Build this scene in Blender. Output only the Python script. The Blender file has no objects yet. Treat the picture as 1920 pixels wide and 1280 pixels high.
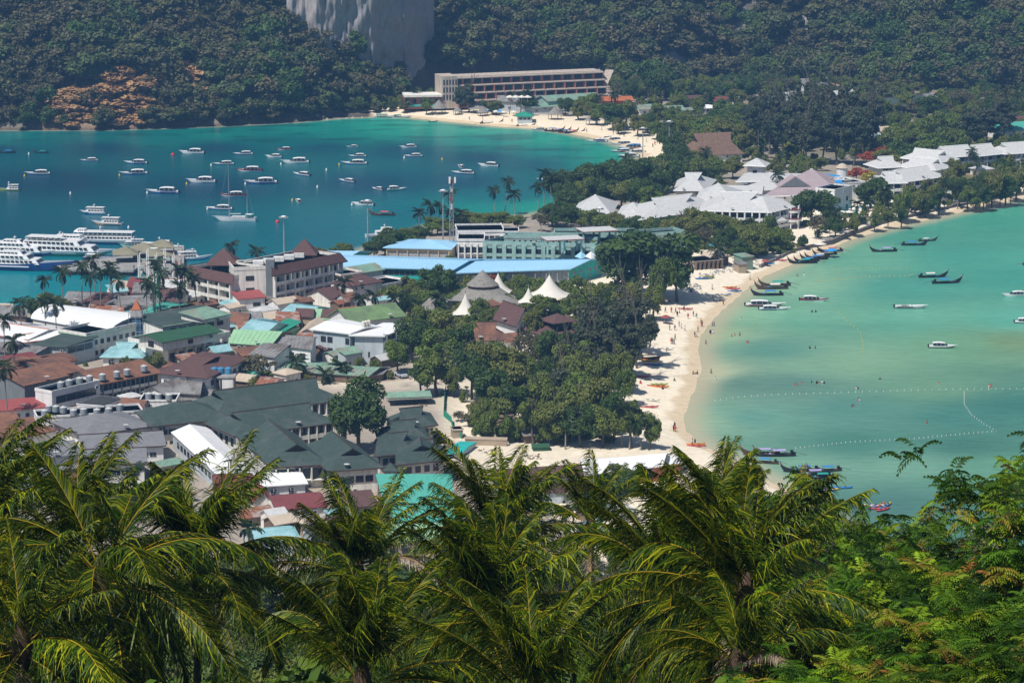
import bpy, math, random
import numpy as np
from mathutils import Vector, Matrix, noise as mn
R = math.radians
random.seed(7); rng = np.random.default_rng(7)
sc = bpy.context.scene
COL = sc.collection
# ------------------------------------------------------------------ camera, sky, sun, exposure
FPX = 5200.0; CAMH = 160.0; PITCH = R(11.4)
cam = bpy.data.cameras.new('camera'); camo = bpy.data.objects.new('camera', cam); COL.objects.link(camo)
camo.location = (0, 0, CAMH); camo.rotation_euler = (math.pi/2-PITCH, 0, 0)
cam.sensor_width = 36; cam.lens = 36*FPX/1920; cam.clip_start = 1; cam.clip_end = 9000
sc.camera = camo
wd = bpy.data.worlds.new('World'); sc.world = wd; wd.use_nodes = True
nt = wd.node_tree; nt.nodes.clear()
wo = nt.nodes.new('ShaderNodeOutputWorld'); wb = nt.nodes.new('ShaderNodeBackground'); ws = nt.nodes.new('ShaderNodeTexSky')
SUN = Vector((-0.34, -0.42, 0.84)).normalized()
ws.sky_type = 'NISHITA'; ws.sun_disc = False
ws.sun_elevation = math.asin(SUN.z); ws.sun_rotation = math.atan2(SUN.x, SUN.y)
ws.air_density = 1.0; ws.dust_density = 1.0
wb.inputs['Strength'].default_value = 0.075
nt.links.new(ws.outputs[0], wb.inputs[0]); nt.links.new(wb.outputs[0], wo.inputs[0])
sl = bpy.data.lights.new('sun', 'SUN'); sl.energy = 5.0; sl.angle = R(0.53); sl.color = (1, 0.965, 0.91)
slo = bpy.data.objects.new('sun', sl); COL.objects.link(slo); slo.rotation_euler = SUN.to_track_quat('Z', 'Y').to_euler(); slo.location = (-300, 0, 900)
sc.view_settings.view_transform = 'Standard'; sc.view_settings.look = 'None'; sc.view_settings.exposure = 0.0
sc.view_settings.gamma = 1; sc.view_settings.use_curve_mapping = False
try:
    sc.cycles.max_bounces = 6; sc.cycles.diffuse_bounces = 2; sc.cycles.glossy_bounces = 2; sc.cycles.transmission_bounces = 3
    sc.cycles.transparent_max_bounces = 4; sc.cycles.volume_bounces = 0; sc.cycles.use_denoising = True
except Exception: pass
# ------------------------------------------------------------------ pixel <-> place
cp, sp = math.cos(PITCH), math.sin(PITCH)
def ray(px, py):
    a = (px-960)/FPX; b = (640-py)/FPX
    return Vector((a, cp+b*sp, -sp+b*cp))
def W(px, py, z=2.0):
    d = ray(px, py); t = (z-CAMH)/d.z
    return Vector((d.x*t, d.y*t, z))
def D(px, py, dist):
    d = ray(px, py); t = dist/d.y
    return Vector((d.x*t, d.y*t, CAMH+d.z*t))
def pj(x, y, z):
    dz = z-CAMH; dep = y*cp-dz*sp; up = y*sp+dz*cp
    return 960+FPX*x/dep, 640-FPX*up/dep
# ------------------------------------------------------------------ materials
MATS = {}
def newmat(name):
    m = bpy.data.materials.new(name); m.use_nodes = True
    n = m.node_tree; n.nodes.clear(); return m, n
def M(name, col, rough=0.75, var=0.12, scale=0.35, streak=0.0, metal=0.0, spec=0.3, bump=0.0, objvar=0.0, col2=None, patch=0.0, pscale=0.15):
    if name in MATS: return MATS[name]
    m, n = newmat(name); L = n.links
    o = n.nodes.new('ShaderNodeOutputMaterial'); b = n.nodes.new('ShaderNodeBsdfPrincipled')
    b.inputs['Roughness'].default_value = rough; b.inputs['Metallic'].default_value = metal
    b.inputs['Specular IOR Level'].default_value = spec
    tc = n.nodes.new('ShaderNodeTexCoord'); ge = n.nodes.new('ShaderNodeNewGeometry')
    no = n.nodes.new('ShaderNodeTexNoise'); no.inputs['Scale'].default_value = scale; no.inputs['Detail'].default_value = 6; no.inputs['Roughness'].default_value = .7
    L.new(ge.outputs['Position'], no.inputs['Vector'])
    mr = n.nodes.new('ShaderNodeMapRange'); mr.inputs[1].default_value = .3; mr.inputs[2].default_value = .7
    mr.inputs[3].default_value = 1-var; mr.inputs[4].default_value = 1+var
    L.new(no.outputs['Fac'], mr.inputs[0])
    base = n.nodes.new('ShaderNodeRGB'); base.outputs[0].default_value = (*col, 1)
    src = base.outputs[0]
    if col2 is not None:
        n2 = n.nodes.new('ShaderNodeTexNoise'); n2.inputs['Scale'].default_value = pscale; n2.inputs['Detail'].default_value = 5; n2.inputs['Roughness'].default_value = .75
        L.new(ge.outputs['Position'], n2.inputs['Vector'])
        r2 = n.nodes.new('ShaderNodeMapRange'); r2.inputs[1].default_value = .5-patch*.12; r2.inputs[2].default_value = .62-patch*.12
        L.new(n2.outputs['Fac'], r2.inputs[0])
        mx = n.nodes.new('ShaderNodeMix'); mx.data_type = 'RGBA'; L.new(r2.outputs[0], mx.inputs[0]); L.new(src, mx.inputs[6]); mx.inputs[7].default_value = (*col2, 1)
        src = mx.outputs[2]
    mu = n.nodes.new('ShaderNodeMix'); mu.data_type = 'RGBA'; mu.blend_type = 'MULTIPLY'; mu.inputs[0].default_value = 1
    L.new(src, mu.inputs[6]); L.new(mr.outputs[0], mu.inputs[7]); src = mu.outputs[2]
    if streak > 0:
        mp = n.nodes.new('ShaderNodeMapping'); mp.inputs['Scale'].default_value = (1.3, 1.3, 0.12)
        L.new(ge.outputs['Position'], mp.inputs['Vector'])
        n3 = n.nodes.new('ShaderNodeTexNoise'); n3.inputs['Scale'].default_value = 1.0; n3.inputs['Detail'].default_value = 4; L.new(mp.outputs[0], n3.inputs['Vector'])
        r3 = n.nodes.new('ShaderNodeMapRange'); r3.inputs[1].default_value = .45; r3.inputs[2].default_value = .75; r3.inputs[3].default_value = 1; r3.inputs[4].default_value = 1-streak
        L.new(n3.outputs['Fac'], r3.inputs[0])
        m3 = n.nodes.new('ShaderNodeMix'); m3.data_type = 'RGBA'; m3.blend_type = 'MULTIPLY'; m3.inputs[0].default_value = 1
        L.new(src, m3.inputs[6]); L.new(r3.outputs[0], m3.inputs[7]); src = m3.outputs[2]
    if objvar > 0:
        oi = n.nodes.new('ShaderNodeObjectInfo'); r4 = n.nodes.new('ShaderNodeMapRange'); r4.inputs[3].default_value = 1-objvar; r4.inputs[4].default_value = 1+objvar
        L.new(oi.outputs['Random'], r4.inputs[0])
        m4 = n.nodes.new('ShaderNodeMix'); m4.data_type = 'RGBA'; m4.blend_type = 'MULTIPLY'; m4.inputs[0].default_value = 1
        L.new(src, m4.inputs[6]); L.new(r4.outputs[0], m4.inputs[7]); src = m4.outputs[2]
    L.new(src, b.inputs['Base Color'])
    if bump > 0:
        bp = n.nodes.new('ShaderNodeBump'); bp.inputs['Strength'].default_value = bump; bp.inputs['Distance'].default_value = .3
        L.new(no.outputs['Fac'], bp.inputs['Height']); L.new(bp.outputs[0], b.inputs['Normal'])
    L.new(b.outputs[0], o.inputs[0]); MATS[name] = m; return m
def leafmat(name, c1, c2, c3=None, trans=0.25, rough=.55, hue=0.35, spec=.25):
    """c1..c2 leaf to leaf, c3 tree to tree"""
    m, n = newmat(name); L = n.links
    o = n.nodes.new('ShaderNodeOutputMaterial'); b = n.nodes.new('ShaderNodeBsdfPrincipled'); b.inputs['Roughness'].default_value = rough
    b.inputs['Specular IOR Level'].default_value = spec
    at = n.nodes.new('ShaderNodeAttribute'); at.attribute_name = 'v'
    mx = n.nodes.new('ShaderNodeMix'); mx.data_type = 'RGBA'; mx.inputs[6].default_value = (*c1, 1); mx.inputs[7].default_value = (*c2, 1)
    L.new(at.outputs['Fac'], mx.inputs[0]); src = mx.outputs[2]
    oi = n.nodes.new('ShaderNodeObjectInfo')
    if c3:
        m2 = n.nodes.new('ShaderNodeMix'); m2.data_type = 'RGBA'; m2.inputs[7].default_value = (*c3, 1)
        mm = n.nodes.new('ShaderNodeMath'); mm.operation = 'MULTIPLY'; mm.inputs[1].default_value = hue*2
        L.new(oi.outputs['Random'], mm.inputs[0]); L.new(mm.outputs[0], m2.inputs[0]); L.new(src, m2.inputs[6]); src = m2.outputs[2]
    L.new(src, b.inputs['Base Color'])
    t = n.nodes.new('ShaderNodeBsdfTranslucent'); L.new(src, t.inputs['Color'])
    ms = n.nodes.new('ShaderNodeMixShader'); ms.inputs[0].default_value = trans
    L.new(b.outputs[0], ms.inputs[1]); L.new(t.outputs[0], ms.inputs[2]); L.new(ms.outputs[0], o.inputs[0])
    MATS[name] = m; return m
# ------------------------------------------------------------------ mesh builder
class MB:
    def __init__(s): s.v = []; s.f = []; s.m = []; s.mats = []
    def mi(s, m):
        if m not in s.mats: s.mats.append(m)
        return s.mats.index(m)
    def poly(s, pts, m=None):
        i = len(s.v); s.v += [tuple(p) for p in pts]; s.f.append(tuple(range(i, i+len(pts)))); s.m.append(s.mi(m) if m else 0)
    def add(s, vs, fs, m=None):
        i = len(s.v); s.v += [tuple(p) for p in vs]; k = s.mi(m) if m else 0
        for f in fs: s.f.append(tuple(i+j for j in f)); s.m.append(k)
    def box(s, x0, y0, z0, x1, y1, z1, m=None, T=None):
        vs = [(x0,y0,z0),(x1,y0,z0),(x1,y1,z0),(x0,y1,z0),(x0,y0,z1),(x1,y0,z1),(x1,y1,z1),(x0,y1,z1)]
        if T: vs = [T(v) for v in vs]
        s.add(vs, [(0,3,2,1),(4,5,6,7),(0,1,5,4),(1,2,6,5),(2,3,7,6),(3,0,4,7)], m)
    def prism(s, base, z0, z1, m=None):
        n = len(base); vs = [(p[0],p[1],z0) for p in base]+[(p[0],p[1],z1) for p in base]
        s.add(vs, [tuple(range(n-1,-1,-1)), tuple(range(n,2*n))]+[(i,(i+1)%n,n+(i+1)%n,n+i) for i in range(n)], m)
    def tube(s, pts, rad, n=6, m=None, cap=True):
        pts = [Vector(p) for p in pts]
        if not hasattr(rad, '__len__'): rad = [rad]*len(pts)
        vs = []; up = Vector((0,0,1))
        for i, p in enumerate(pts):
            d = (pts[min(i+1,len(pts)-1)]-pts[max(i-1,0)]).normalized()
            a = d.cross(up if abs(d.z) < .95 else Vector((1,0,0))).normalized(); b = d.cross(a)
            for k in range(n):
                t = 2*math.pi*k/n; vs.append(p+(a*math.cos(t)+b*math.sin(t))*rad[i])
        fs = []
        for i in range(len(pts)-1):
            for k in range(n):
                fs.append((i*n+k, i*n+(k+1)%n, (i+1)*n+(k+1)%n, (i+1)*n+k))
        if cap: fs += [tuple(range(n)), tuple((len(pts)-1)*n+k for k in range(n-1,-1,-1))]
        s.add(vs, fs, m)
    def lathe(s, prof, n=12, c=(0,0,0), m=None, sx=1, sy=1):
        vs = []; fs = []
        for r, z in prof:
            for k in range(n):
                t = 2*math.pi*k/n; vs.append((c[0]+r*sx*math.cos(t), c[1]+r*sy*math.sin(t), c[2]+z))
        for i in range(len(prof)-1):
            for k in range(n): fs.append((i*n+k, i*n+(k+1)%n, (i+1)*n+(k+1)%n, (i+1)*n+k))
        fs += [tuple(range(n-1,-1,-1)), tuple((len(prof)-1)*n+k for k in range(n))]
        s.add(vs, fs, m)
    def mesh(s, name, mat=None, smooth=False):
        me = bpy.data.meshes.new(name); me.from_pydata([tuple(v) for v in s.v], [], s.f)
        ms = s.mats if s.mats else [mat]
        for x in ms: me.materials.append(x)
        if len(ms) > 1: me.polygons.foreach_set('material_index', s.m)
        if smooth: me.polygons.foreach_set('use_smooth', [True]*len(me.polygons))
        me.update(); return me
    def obj(s, name, mat=None, parent=None, smooth=False, loc=(0,0,0), rz=0):
        return link(name, s.mesh(name, mat, smooth), parent, loc, rz)
def link(name, data, parent=None, loc=(0,0,0), rz=0):
    o = bpy.data.objects.new(name, data); COL.objects.link(o); o.location = loc
    if rz: o.rotation_euler = (0,0,rz)
    if parent is not None: o.parent = parent
    return o
def tag(o, label=None, cat=None, group=None, kind=None):
    if label: o['label'] = label
    if cat: o['category'] = cat
    if group: o['group'] = group
    if kind: o['kind'] = kind
    return o
def thing(name, label, cat, loc=(0,0,0), rz=0, group=None):
    o = bpy.data.objects.new(name, None); COL.objects.link(o); o.location = loc; o.rotation_euler = (0,0,rz); o.empty_display_size = .5
    return tag(o, label, cat, group)
CH = {}
def kids(o):
    return [c for c in COL.objects if c.parent == o]
def proto_tree(o):
    return (o, [proto_tree(c) for c in kids(o)])
def dup(pt, loc, rz=0, label=None, group=None, scale=1, parent=None, tilt=(0,0)):
    o, ch = pt; c = o.copy(); COL.objects.link(c)
    if parent is None:
        c.location = loc; c.rotation_euler = (tilt[0], tilt[1], rz); c.scale = (scale,)*3 if not hasattr(scale, '__len__') else scale
        if label: c['label'] = label
        if group: c['group'] = group
    else: c.parent = parent
    for k in ch: dup(k, None, parent=c)
    return c
def kill(pt):
    for k in pt[1]: kill(k)
    bpy.data.objects.remove(pt[0])
ORD = ['leftmost','second from left','third from left','fourth from left','fifth from left','sixth from left','seventh from left','eighth from left','ninth from left','tenth from left',
       'eleventh from left','twelfth from left']+[w+' from left' for w in '13th 14th 15th 16th 17th 18th 19th 20th 21st 22nd 23rd 24th 25th 26th 27th 28th 29th 30th'.split()]
def npmesh(name, V, F, mat, v=None, smooth=False, col=None):
    """fast mesh from numpy: V (n,3), F (m,3|4)"""
    me = bpy.data.meshes.new(name); n = len(V); m = len(F); k = F.shape[1]
    me.vertices.add(n); me.vertices.foreach_set('co', V.astype(np.float32).ravel())
    me.loops.add(m*k); me.loops.foreach_set('vertex_index', F.astype(np.int32).ravel())
    me.polygons.add(m); me.polygons.foreach_set('loop_start', np.arange(0, m*k, k, dtype=np.int32))
    if smooth: me.polygons.foreach_set('use_smooth', np.ones(m, dtype=bool))
    for x in (mat if isinstance(mat, list) else [mat]): me.materials.append(x)
    me.update(calc_edges=True)
    if v is not None:
        a = me.attributes.new('v', 'FLOAT', 'POINT'); a.data.foreach_set('value', v.astype(np.float32))
    if col is not None:
        for key, arr in col.items():
            if arr.ndim == 1:
                a = me.attributes.new(key, 'FLOAT', 'POINT'); a.data.foreach_set('value', arr.astype(np.float32))
            else:
                a = me.attributes.new(key, 'FLOAT_COLOR', 'POINT'); a.data.foreach_set('color', np.c_[arr, np.ones(len(arr))].astype(np.float32).ravel())
    return me
# ------------------------------------------------------------------ shore lines, terrain
def wp(pts, z=0.0): return [(lambda p: (p.x, p.y))(W(x, y, z)) for x, y in pts]
T_FAR = [(-160,243),(0,243),(190,243),(300,240),(430,235),(560,228),(640,221),(700,219),(770,221),(850,229),(940,238),(1000,241),(1060,249),(1110,259),(1150,267),(1185,280),(1200,292)]
T_NEAR = [(1190,306),(1150,330),(1090,366),(1060,392),(1000,404),(900,412),(820,422),(770,440),(720,460),(650,480),(560,492),(450,500),(360,505),(290,522),(230,556),(150,576),(70,590),(0,590),(-160,586)]
L_SH = [(2150,310),(2000,350),(1920,372),(1850,387),(1750,410),(1650,433),(1590,452),(1540,474),(1480,498),(1430,520),(1400,543),(1378,562),(1352,585),(1335,602),(1318,625),(1308,655),(1316,690),(1306,725),(1290,760),(1284,785),(1292,812),(1320,836),(1370,858),(1410,884),(1470,915),(1520,945),(1560,985),(1640,1040),(1760,1090),(1900,1110)]
def polyT():
    f = wp(T_FAR); n = wp(T_NEAR)
    return [(-4500, f[0][1]+300)] + f + n + [(-4500, n[-1][1]-200)]
def polyL():
    l = wp(L_SH); return [(4500, l[0][1]+900)] + l + [(220, 490), (400, 470), (4500, 430)]
PT, PL = np.array(polyT()), np.array(polyL())
def inside(x, y, P):
    r = np.zeros(x.shape, bool); n = len(P)
    for i in range(n):
        x0, y0 = P[i]; x1, y1 = P[(i+1)%n]
        c = ((y0 > y) != (y1 > y)); xi = (x1-x0)*(y-y0)/((y1-y0) if y1 != y0 else 1e-9)+x0
        r ^= c & (x < xi)
    return r
def dist(x, y, P):
    d = np.full(x.shape, 1e9); n = len(P)
    for i in range(n):
        a = P[i]; b = P[(i+1)%n]; ab = b-a; L2 = (ab**2).sum()+1e-9
        t = np.clip(((x-a[0])*ab[0]+(y-a[1])*ab[1])/L2, 0, 1)
        d = np.minimum(d, np.hypot(x-a[0]-t*ab[0], y-a[1]-t*ab[1]))
    return d
def vnoise(x, y, s, seed=0, oct=4):
    """value noise in numpy"""
    r = np.zeros_like(x); amp = 1; tot = 0
    rr = np.random.default_rng(seed); tab = rr.random((256, 256))
    fx, fy = x/s+1000, y/s+1000
    for o in range(oct):
        xi, yi = np.floor(fx).astype(int), np.floor(fy).astype(int); tx, ty = fx-xi, fy-yi
        tx = tx*tx*(3-2*tx); ty = ty*ty*(3-2*ty)
        g = lambda a, b: tab[a % 256, b % 256]
        r += amp*((g(xi,yi)*(1-tx)+g(xi+1,yi)*tx)*(1-ty)+(g(xi,yi+1)*(1-tx)+g(xi+1,yi+1)*tx)*ty)
        tot += amp; amp *= .5; fx = fx*2.03+17; fy = fy*2.03+31
    return r/tot
FOOT = [(-160,240),(0,240),(190,240),(430,231),(560,224),(640,213),(700,205),(800,186),(900,176),(1000,168),(1150,168),(1250,172),(1330,162),(1420,160),(1550,163),(1700,168),(1800,172),(1920,176),(2150,176)]
FW = np.array(wp(FOOT, 1.5)); o_ = np.argsort(FW[:,0]); FW = FW[o_]
CL = [(540,60),(600,90),(660,118),(700,132),(760,134),(800,112),(815,80)]   # foot of the limestone wall
def hills(x, y):
    fy = np.interp(x, FW[:,0], FW[:,1], left=FW[0,1]+40, right=FW[-1,1]); d = y-fy
    n = vnoise(x, y, 70, 3); n2 = vnoise(x, y, 18, 5, 3); n3 = vnoise(x, y*.5, 38, 7, 2)
    sl = .78+.5*(n-.5)
    h = np.where(d > 0, np.minimum(d*sl*(np.clip(d/25, .45, 1)), 230+60*n), 0)
    h = h+np.where(d > 0, (n2-.5)*np.clip(d*.3, 0, 9)+(n3-.5)*np.clip(d*.5, 0, 22), 0)
    return h
def camhill(x, y):
    f0 = 478-.03*x
    z = np.interp(y, [-400, -60, 0, 30, 85, 120, 300, 468, 500], [175, 172, 157, 146, 124.5, 111.5, 54, 5.0, 2.0])
    z = z+(vnoise(x, y, 22, 9, 3)-.5)*np.clip((470-y)*.02, 0, 3)
    return np.where(y < 500, z, 0)
def H(x, y, full=False):
    x = np.atleast_1d(np.asarray(x, float)); y = np.atleast_1d(np.asarray(y, float))
    iT = inside(x, y, PT); iL = inside(x, y, PL); dT = dist(x, y, PT); dL = dist(x, y, PL); dd = np.minimum(dT, dL)
    w = iT | iL
    land = 2.0*np.clip(dd/16, 0, 1)**.8+.25*(vnoise(x, y, 12, 1, 3)-.5)*np.clip(dd/20, 0, 1)
    z = np.where(w, -.15-np.minimum(dd*.12, 5), land)
    hh = hills(x, y); z = np.where(hh > 0, np.maximum(z, np.where(w, z, 1.2+hh)), z)
    ch = camhill(x, y); z = np.maximum(z, np.where(w, -9, ch))
    if full: return z, w, dT, dL, hh
    return z
def hz(x, y): return float(H(x, y)[0])
def hit(px, py, t0=300, t1=2600, step=4.0):
    """first point where the sight line through a pixel meets the terrain"""
    d = ray(px, py); ts = np.arange(t0, t1, step)
    X = d.x*ts; Y = d.y*ts; Z = CAMH+d.z*ts; h = H(X, Y); k = np.argmax(h > Z)
    if not (h > Z).any(): return None
    t = ts[k]; return Vector((d.x*t, d.y*t, float(h[k])))
# ================================================================== ground and water
def lin(c): 
    c = np.asarray(c, float)/255.; return np.where(c <= .04045, c/12.92, ((c+.055)/1.055)**2.4)
def fan(ys, nu=250, wide=8):
    u = np.concatenate([-1-np.geomspace(.05, wide, 12)[::-1], np.linspace(-1, 1, nu), 1+np.geomspace(.05, wide, 12)])
    Y, U = np.meshgrid(ys, u, indexing='ij'); X = U*(.235*np.maximum(Y, 0)+110)
    nr, nc = Y.shape; i = np.arange(nr*nc).reshape(nr, nc)
    F = np.stack([i[:-1,:-1], i[:-1,1:], i[1:,1:], i[1:,:-1]], -1).reshape(-1, 4)
    return X.ravel(), Y.ravel(), F
ys = np.concatenate([np.arange(-120, 40, 16), np.arange(40, 500, 10), np.arange(500, 1300, 3.2), np.arange(1300, 1640, 4), np.geomspace(1645, 3600, 40)])
X, Y, F = fan(ys); Z, w_, dT, dL, hh = H(X, Y, True)
PXX, PYY = pj(X, Y, Z)
def blobmask(pts, soft=40):   # soft union of ellipses given in picture units over the slope
    r = np.zeros_like(X)
    for cx, cy, rx, ry in pts: r = np.maximum(r, np.clip(1.5-np.hypot((PXX-cx)/rx, (PYY-cy)/ry), 0, 1))
    return r
sand = np.array([.82,.72,.56]); soil = np.array([.40,.335,.27]); lawn = np.array([.12,.13,.05]); floor_ = np.array([.07,.06,.038]); rockc = np.array([.30,.28,.29])
g = np.tile(soil, (len(X),1))
def mixc(c, m): 
    global g
    g = g*(1-m[:,None])+np.asarray(c)*m[:,None]
mixc([.27,.25,.22], np.clip((vnoise(X, Y, 14, 21)-.45)*6, 0, 1)*.6)
west = blobmask([(1650,395,330,60),(1850,360,200,60),(1500,440,120,40),(1700,230,400,60)])
mixc(lawn*.8, west*np.clip((vnoise(X, Y, 9, 23)-.22)*6, 0, 1)*.95); mixc([.40,.25,.13], west*np.clip((vnoise(X, Y, 12, 29)-.55)*8, 0, 1)*.55)
bw = np.interp(X, [60, 95, 150, 200, 330], [60, 60, 40, 22, 6])
mixc(sand, np.clip((bw-dL)/8+.5, 0, 1)*(dL < dT)); mixc(sand*np.array([1,.97,.93]), np.clip((42-dT)/10, 0, 1)*(dT < dL)*(Y > 1080)*(X > -80))
mixc(sand*.85, blobmask([(1060,730,110,90),(930,850,90,40),(850,700,70,60),(1120,830,150,45),(700,715,130,14)])*.85*np.clip((vnoise(X, Y, 8, 31)-.3)*6, 0, 1))
hm = np.clip(hh/3, 0, 1); mixc(floor_, hm)
mixc([.20,.115,.055], hm*np.clip((vnoise(X, Y, 26, 33)-.5)*6, 0, 1)*.7)
mixc(rockc, hm*np.clip(blobmask([(1300,140,60,30),(1440,90,60,90),(1390,130,70,50),(1500,60,40,60),(1275,100,30,30)])*1.3*np.clip((vnoise(X, Y, 7, 35)-.33)*6, .1, 1), 0, 1))
tanm = blobmask([(215,196,120,32),(345,165,60,28),(150,190,50,22),(210,160,26,30),(255,180,100,20),(360,160,40,22)])
tp_ = np.array([(85,236),(95,190),(150,170),(190,175),(200,140),(225,135),(235,165),(280,160),(300,140),(345,130),(395,150),(390,178),(330,186),(300,200),(275,236),(160,240)], float); mixc([.36,.20,.09], inside(PXX, PYY, tp_)*hm)
mixc([.12,.10,.08], (w_ | (Z < 1.6))*(dT < 9)*(X < -70)*(Y > 1150)*1.0)
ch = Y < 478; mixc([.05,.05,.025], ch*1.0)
tm, n = newmat('ground'); L = n.links
o = n.nodes.new('ShaderNodeOutputMaterial'); b = n.nodes.new('ShaderNodeBsdfPrincipled'); b.inputs['Roughness'].default_value = .95; b.inputs['Specular IOR Level'].default_value = .08
at = n.nodes.new('ShaderNodeAttribute'); at.attribute_name = 'gcol'; ge = n.nodes.new('ShaderNodeNewGeometry')
no = n.nodes.new('ShaderNodeTexNoise'); no.inputs['Scale'].default_value = .5; no.inputs['Detail'].default_value = 7; no.inputs['Roughness'].default_value = .7; L.new(ge.outputs['Position'], no.inputs['Vector'])
mr = n.nodes.new('ShaderNodeMapRange'); mr.inputs[1].default_value = .3; mr.inputs[2].default_value = .7; mr.inputs[3].default_value = .84; mr.inputs[4].default_value = 1.12; L.new(no.outputs['Fac'], mr.inputs[0])
sx = n.nodes.new('ShaderNodeSeparateXYZ'); L.new(ge.outputs['Position'], sx.inputs[0])
nz = n.nodes.new('ShaderNodeTexNoise'); nz.inputs['Scale'].default_value = .12; L.new(ge.outputs['Position'], nz.inputs['Vector'])
ad = n.nodes.new('ShaderNodeMath'); ad.operation = 'MULTIPLY_ADD'; ad.inputs[1].default_value = -.7; L.new(nz.outputs['Fac'], ad.inputs[0]); L.new(sx.outputs[2], ad.inputs[2])
wet = n.nodes.new('ShaderNodeMapRange'); wet.inputs[1].default_value = .18; wet.inputs[2].default_value = .42; L.new(ad.outputs[0], wet.inputs[0])
mu = n.nodes.new('ShaderNodeMix'); mu.data_type = 'RGBA'; mu.blend_type = 'MULTIPLY'; mu.inputs[0].default_value = 1; L.new(at.outputs['Color'], mu.inputs[6]); L.new(mr.outputs[0], mu.inputs[7])
wm_ = n.nodes.new('ShaderNodeMix'); wm_.data_type = 'RGBA'; wm_.blend_type = 'MULTIPLY'; wm_.inputs[0].default_value = 1; L.new(mu.outputs[2], wm_.inputs[6]); wm_.inputs[7].default_value = (.80,.73,.64,1); mw = n.nodes.new('ShaderNodeMix'); mw.data_type = 'RGBA'; L.new(wet.outputs[0], mw.inputs[0]); L.new(wm_.outputs[2], mw.inputs[6]); L.new(mu.outputs[2], mw.inputs[7])
L.new(mw.outputs[2], b.inputs['Base Color']); bp = n.nodes.new('ShaderNodeBump'); bp.inputs['Strength'].default_value = .5; bp.inputs['Distance'].default_value = .5; L.new(no.outputs['Fac'], bp.inputs['Height']); L.new(bp.outputs[0], b.inputs['Normal']); L.new(b.outputs[0], o.inputs[0])
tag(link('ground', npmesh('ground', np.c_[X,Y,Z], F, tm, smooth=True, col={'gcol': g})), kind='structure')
# ---- water
ysw = np.concatenate([np.arange(430, 1400, 4.0), [1420, 1500, 1700, 2100]])
X, Y, F = fan(ysw, 230, 14); q0, q1 = pj(X, Y, 0); q0 = np.clip(q0, -300, 2200)
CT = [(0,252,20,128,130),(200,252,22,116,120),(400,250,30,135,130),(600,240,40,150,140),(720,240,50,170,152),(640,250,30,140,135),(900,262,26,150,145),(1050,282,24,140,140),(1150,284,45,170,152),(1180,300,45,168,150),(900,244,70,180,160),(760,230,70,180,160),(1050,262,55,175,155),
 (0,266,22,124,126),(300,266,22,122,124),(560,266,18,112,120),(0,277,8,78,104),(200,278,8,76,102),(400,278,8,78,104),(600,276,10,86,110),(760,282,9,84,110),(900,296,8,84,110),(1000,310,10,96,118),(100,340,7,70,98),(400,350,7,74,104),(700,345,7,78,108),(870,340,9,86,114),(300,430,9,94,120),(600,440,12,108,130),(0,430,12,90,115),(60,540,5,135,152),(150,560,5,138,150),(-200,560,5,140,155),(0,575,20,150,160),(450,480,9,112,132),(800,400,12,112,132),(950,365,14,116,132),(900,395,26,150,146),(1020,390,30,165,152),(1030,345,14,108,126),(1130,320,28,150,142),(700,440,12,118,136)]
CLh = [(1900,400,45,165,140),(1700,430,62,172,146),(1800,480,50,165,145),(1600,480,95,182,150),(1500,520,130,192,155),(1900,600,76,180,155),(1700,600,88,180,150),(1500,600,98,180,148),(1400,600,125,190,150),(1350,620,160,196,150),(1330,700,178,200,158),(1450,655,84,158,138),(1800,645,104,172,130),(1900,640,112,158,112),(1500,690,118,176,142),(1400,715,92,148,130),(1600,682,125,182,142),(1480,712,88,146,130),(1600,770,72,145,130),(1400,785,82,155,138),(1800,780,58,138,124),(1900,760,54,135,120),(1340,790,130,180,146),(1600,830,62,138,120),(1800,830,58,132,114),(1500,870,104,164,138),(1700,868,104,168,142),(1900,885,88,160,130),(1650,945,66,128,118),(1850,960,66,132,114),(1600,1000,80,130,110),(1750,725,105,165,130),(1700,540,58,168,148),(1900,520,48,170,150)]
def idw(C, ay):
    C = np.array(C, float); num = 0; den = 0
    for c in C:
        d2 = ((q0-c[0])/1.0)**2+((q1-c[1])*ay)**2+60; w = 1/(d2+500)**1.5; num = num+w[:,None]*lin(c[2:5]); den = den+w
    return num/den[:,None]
side = dist(X, Y, PT) < dist(X, Y, PL); side = np.where(inside(X, Y, PT), True, np.where(inside(X, Y, PL), False, side))
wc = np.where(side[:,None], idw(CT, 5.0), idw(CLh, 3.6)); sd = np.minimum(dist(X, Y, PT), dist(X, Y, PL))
reef = np.clip((vnoise(X*.45, Y*1.0, 9, 41)-.52)*7, 0, 1)*side*np.clip((Y-1080)/160, 0, 1)*(wc[:,1] > .16)
wc = wc*(1-.5*reef[:,None]*np.array([1,.75,.6])[None])
st = (vnoise(X*.35+Y*.15, Y, 22, 43)-.5)*(~side)*.55; wc = wc*(1+st[:,None]*np.array([1.4,.8,.7]))
wc = np.clip(wc, 0, 1)
wmt, n = newmat('sea_water'); L = n.links
o = n.nodes.new('ShaderNodeOutputMaterial'); b = n.nodes.new('ShaderNodeBsdfPrincipled'); b.inputs['Roughness'].default_value = .22; b.inputs['IOR'].default_value = 1.33; b.inputs['Specular IOR Level'].default_value = .16
at = n.nodes.new('ShaderNodeAttribute'); at.attribute_name = 'wcol'; as_ = n.nodes.new('ShaderNodeAttribute'); as_.attribute_name = 'sd'; ge = n.nodes.new('ShaderNodeNewGeometry')
mp = n.nodes.new('ShaderNodeMapping'); mp.inputs['Rotation'].default_value = (0,0,.35); mp.inputs['Scale'].default_value = (.22,.6,1); L.new(ge.outputs['Position'], mp.inputs[0])
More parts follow.
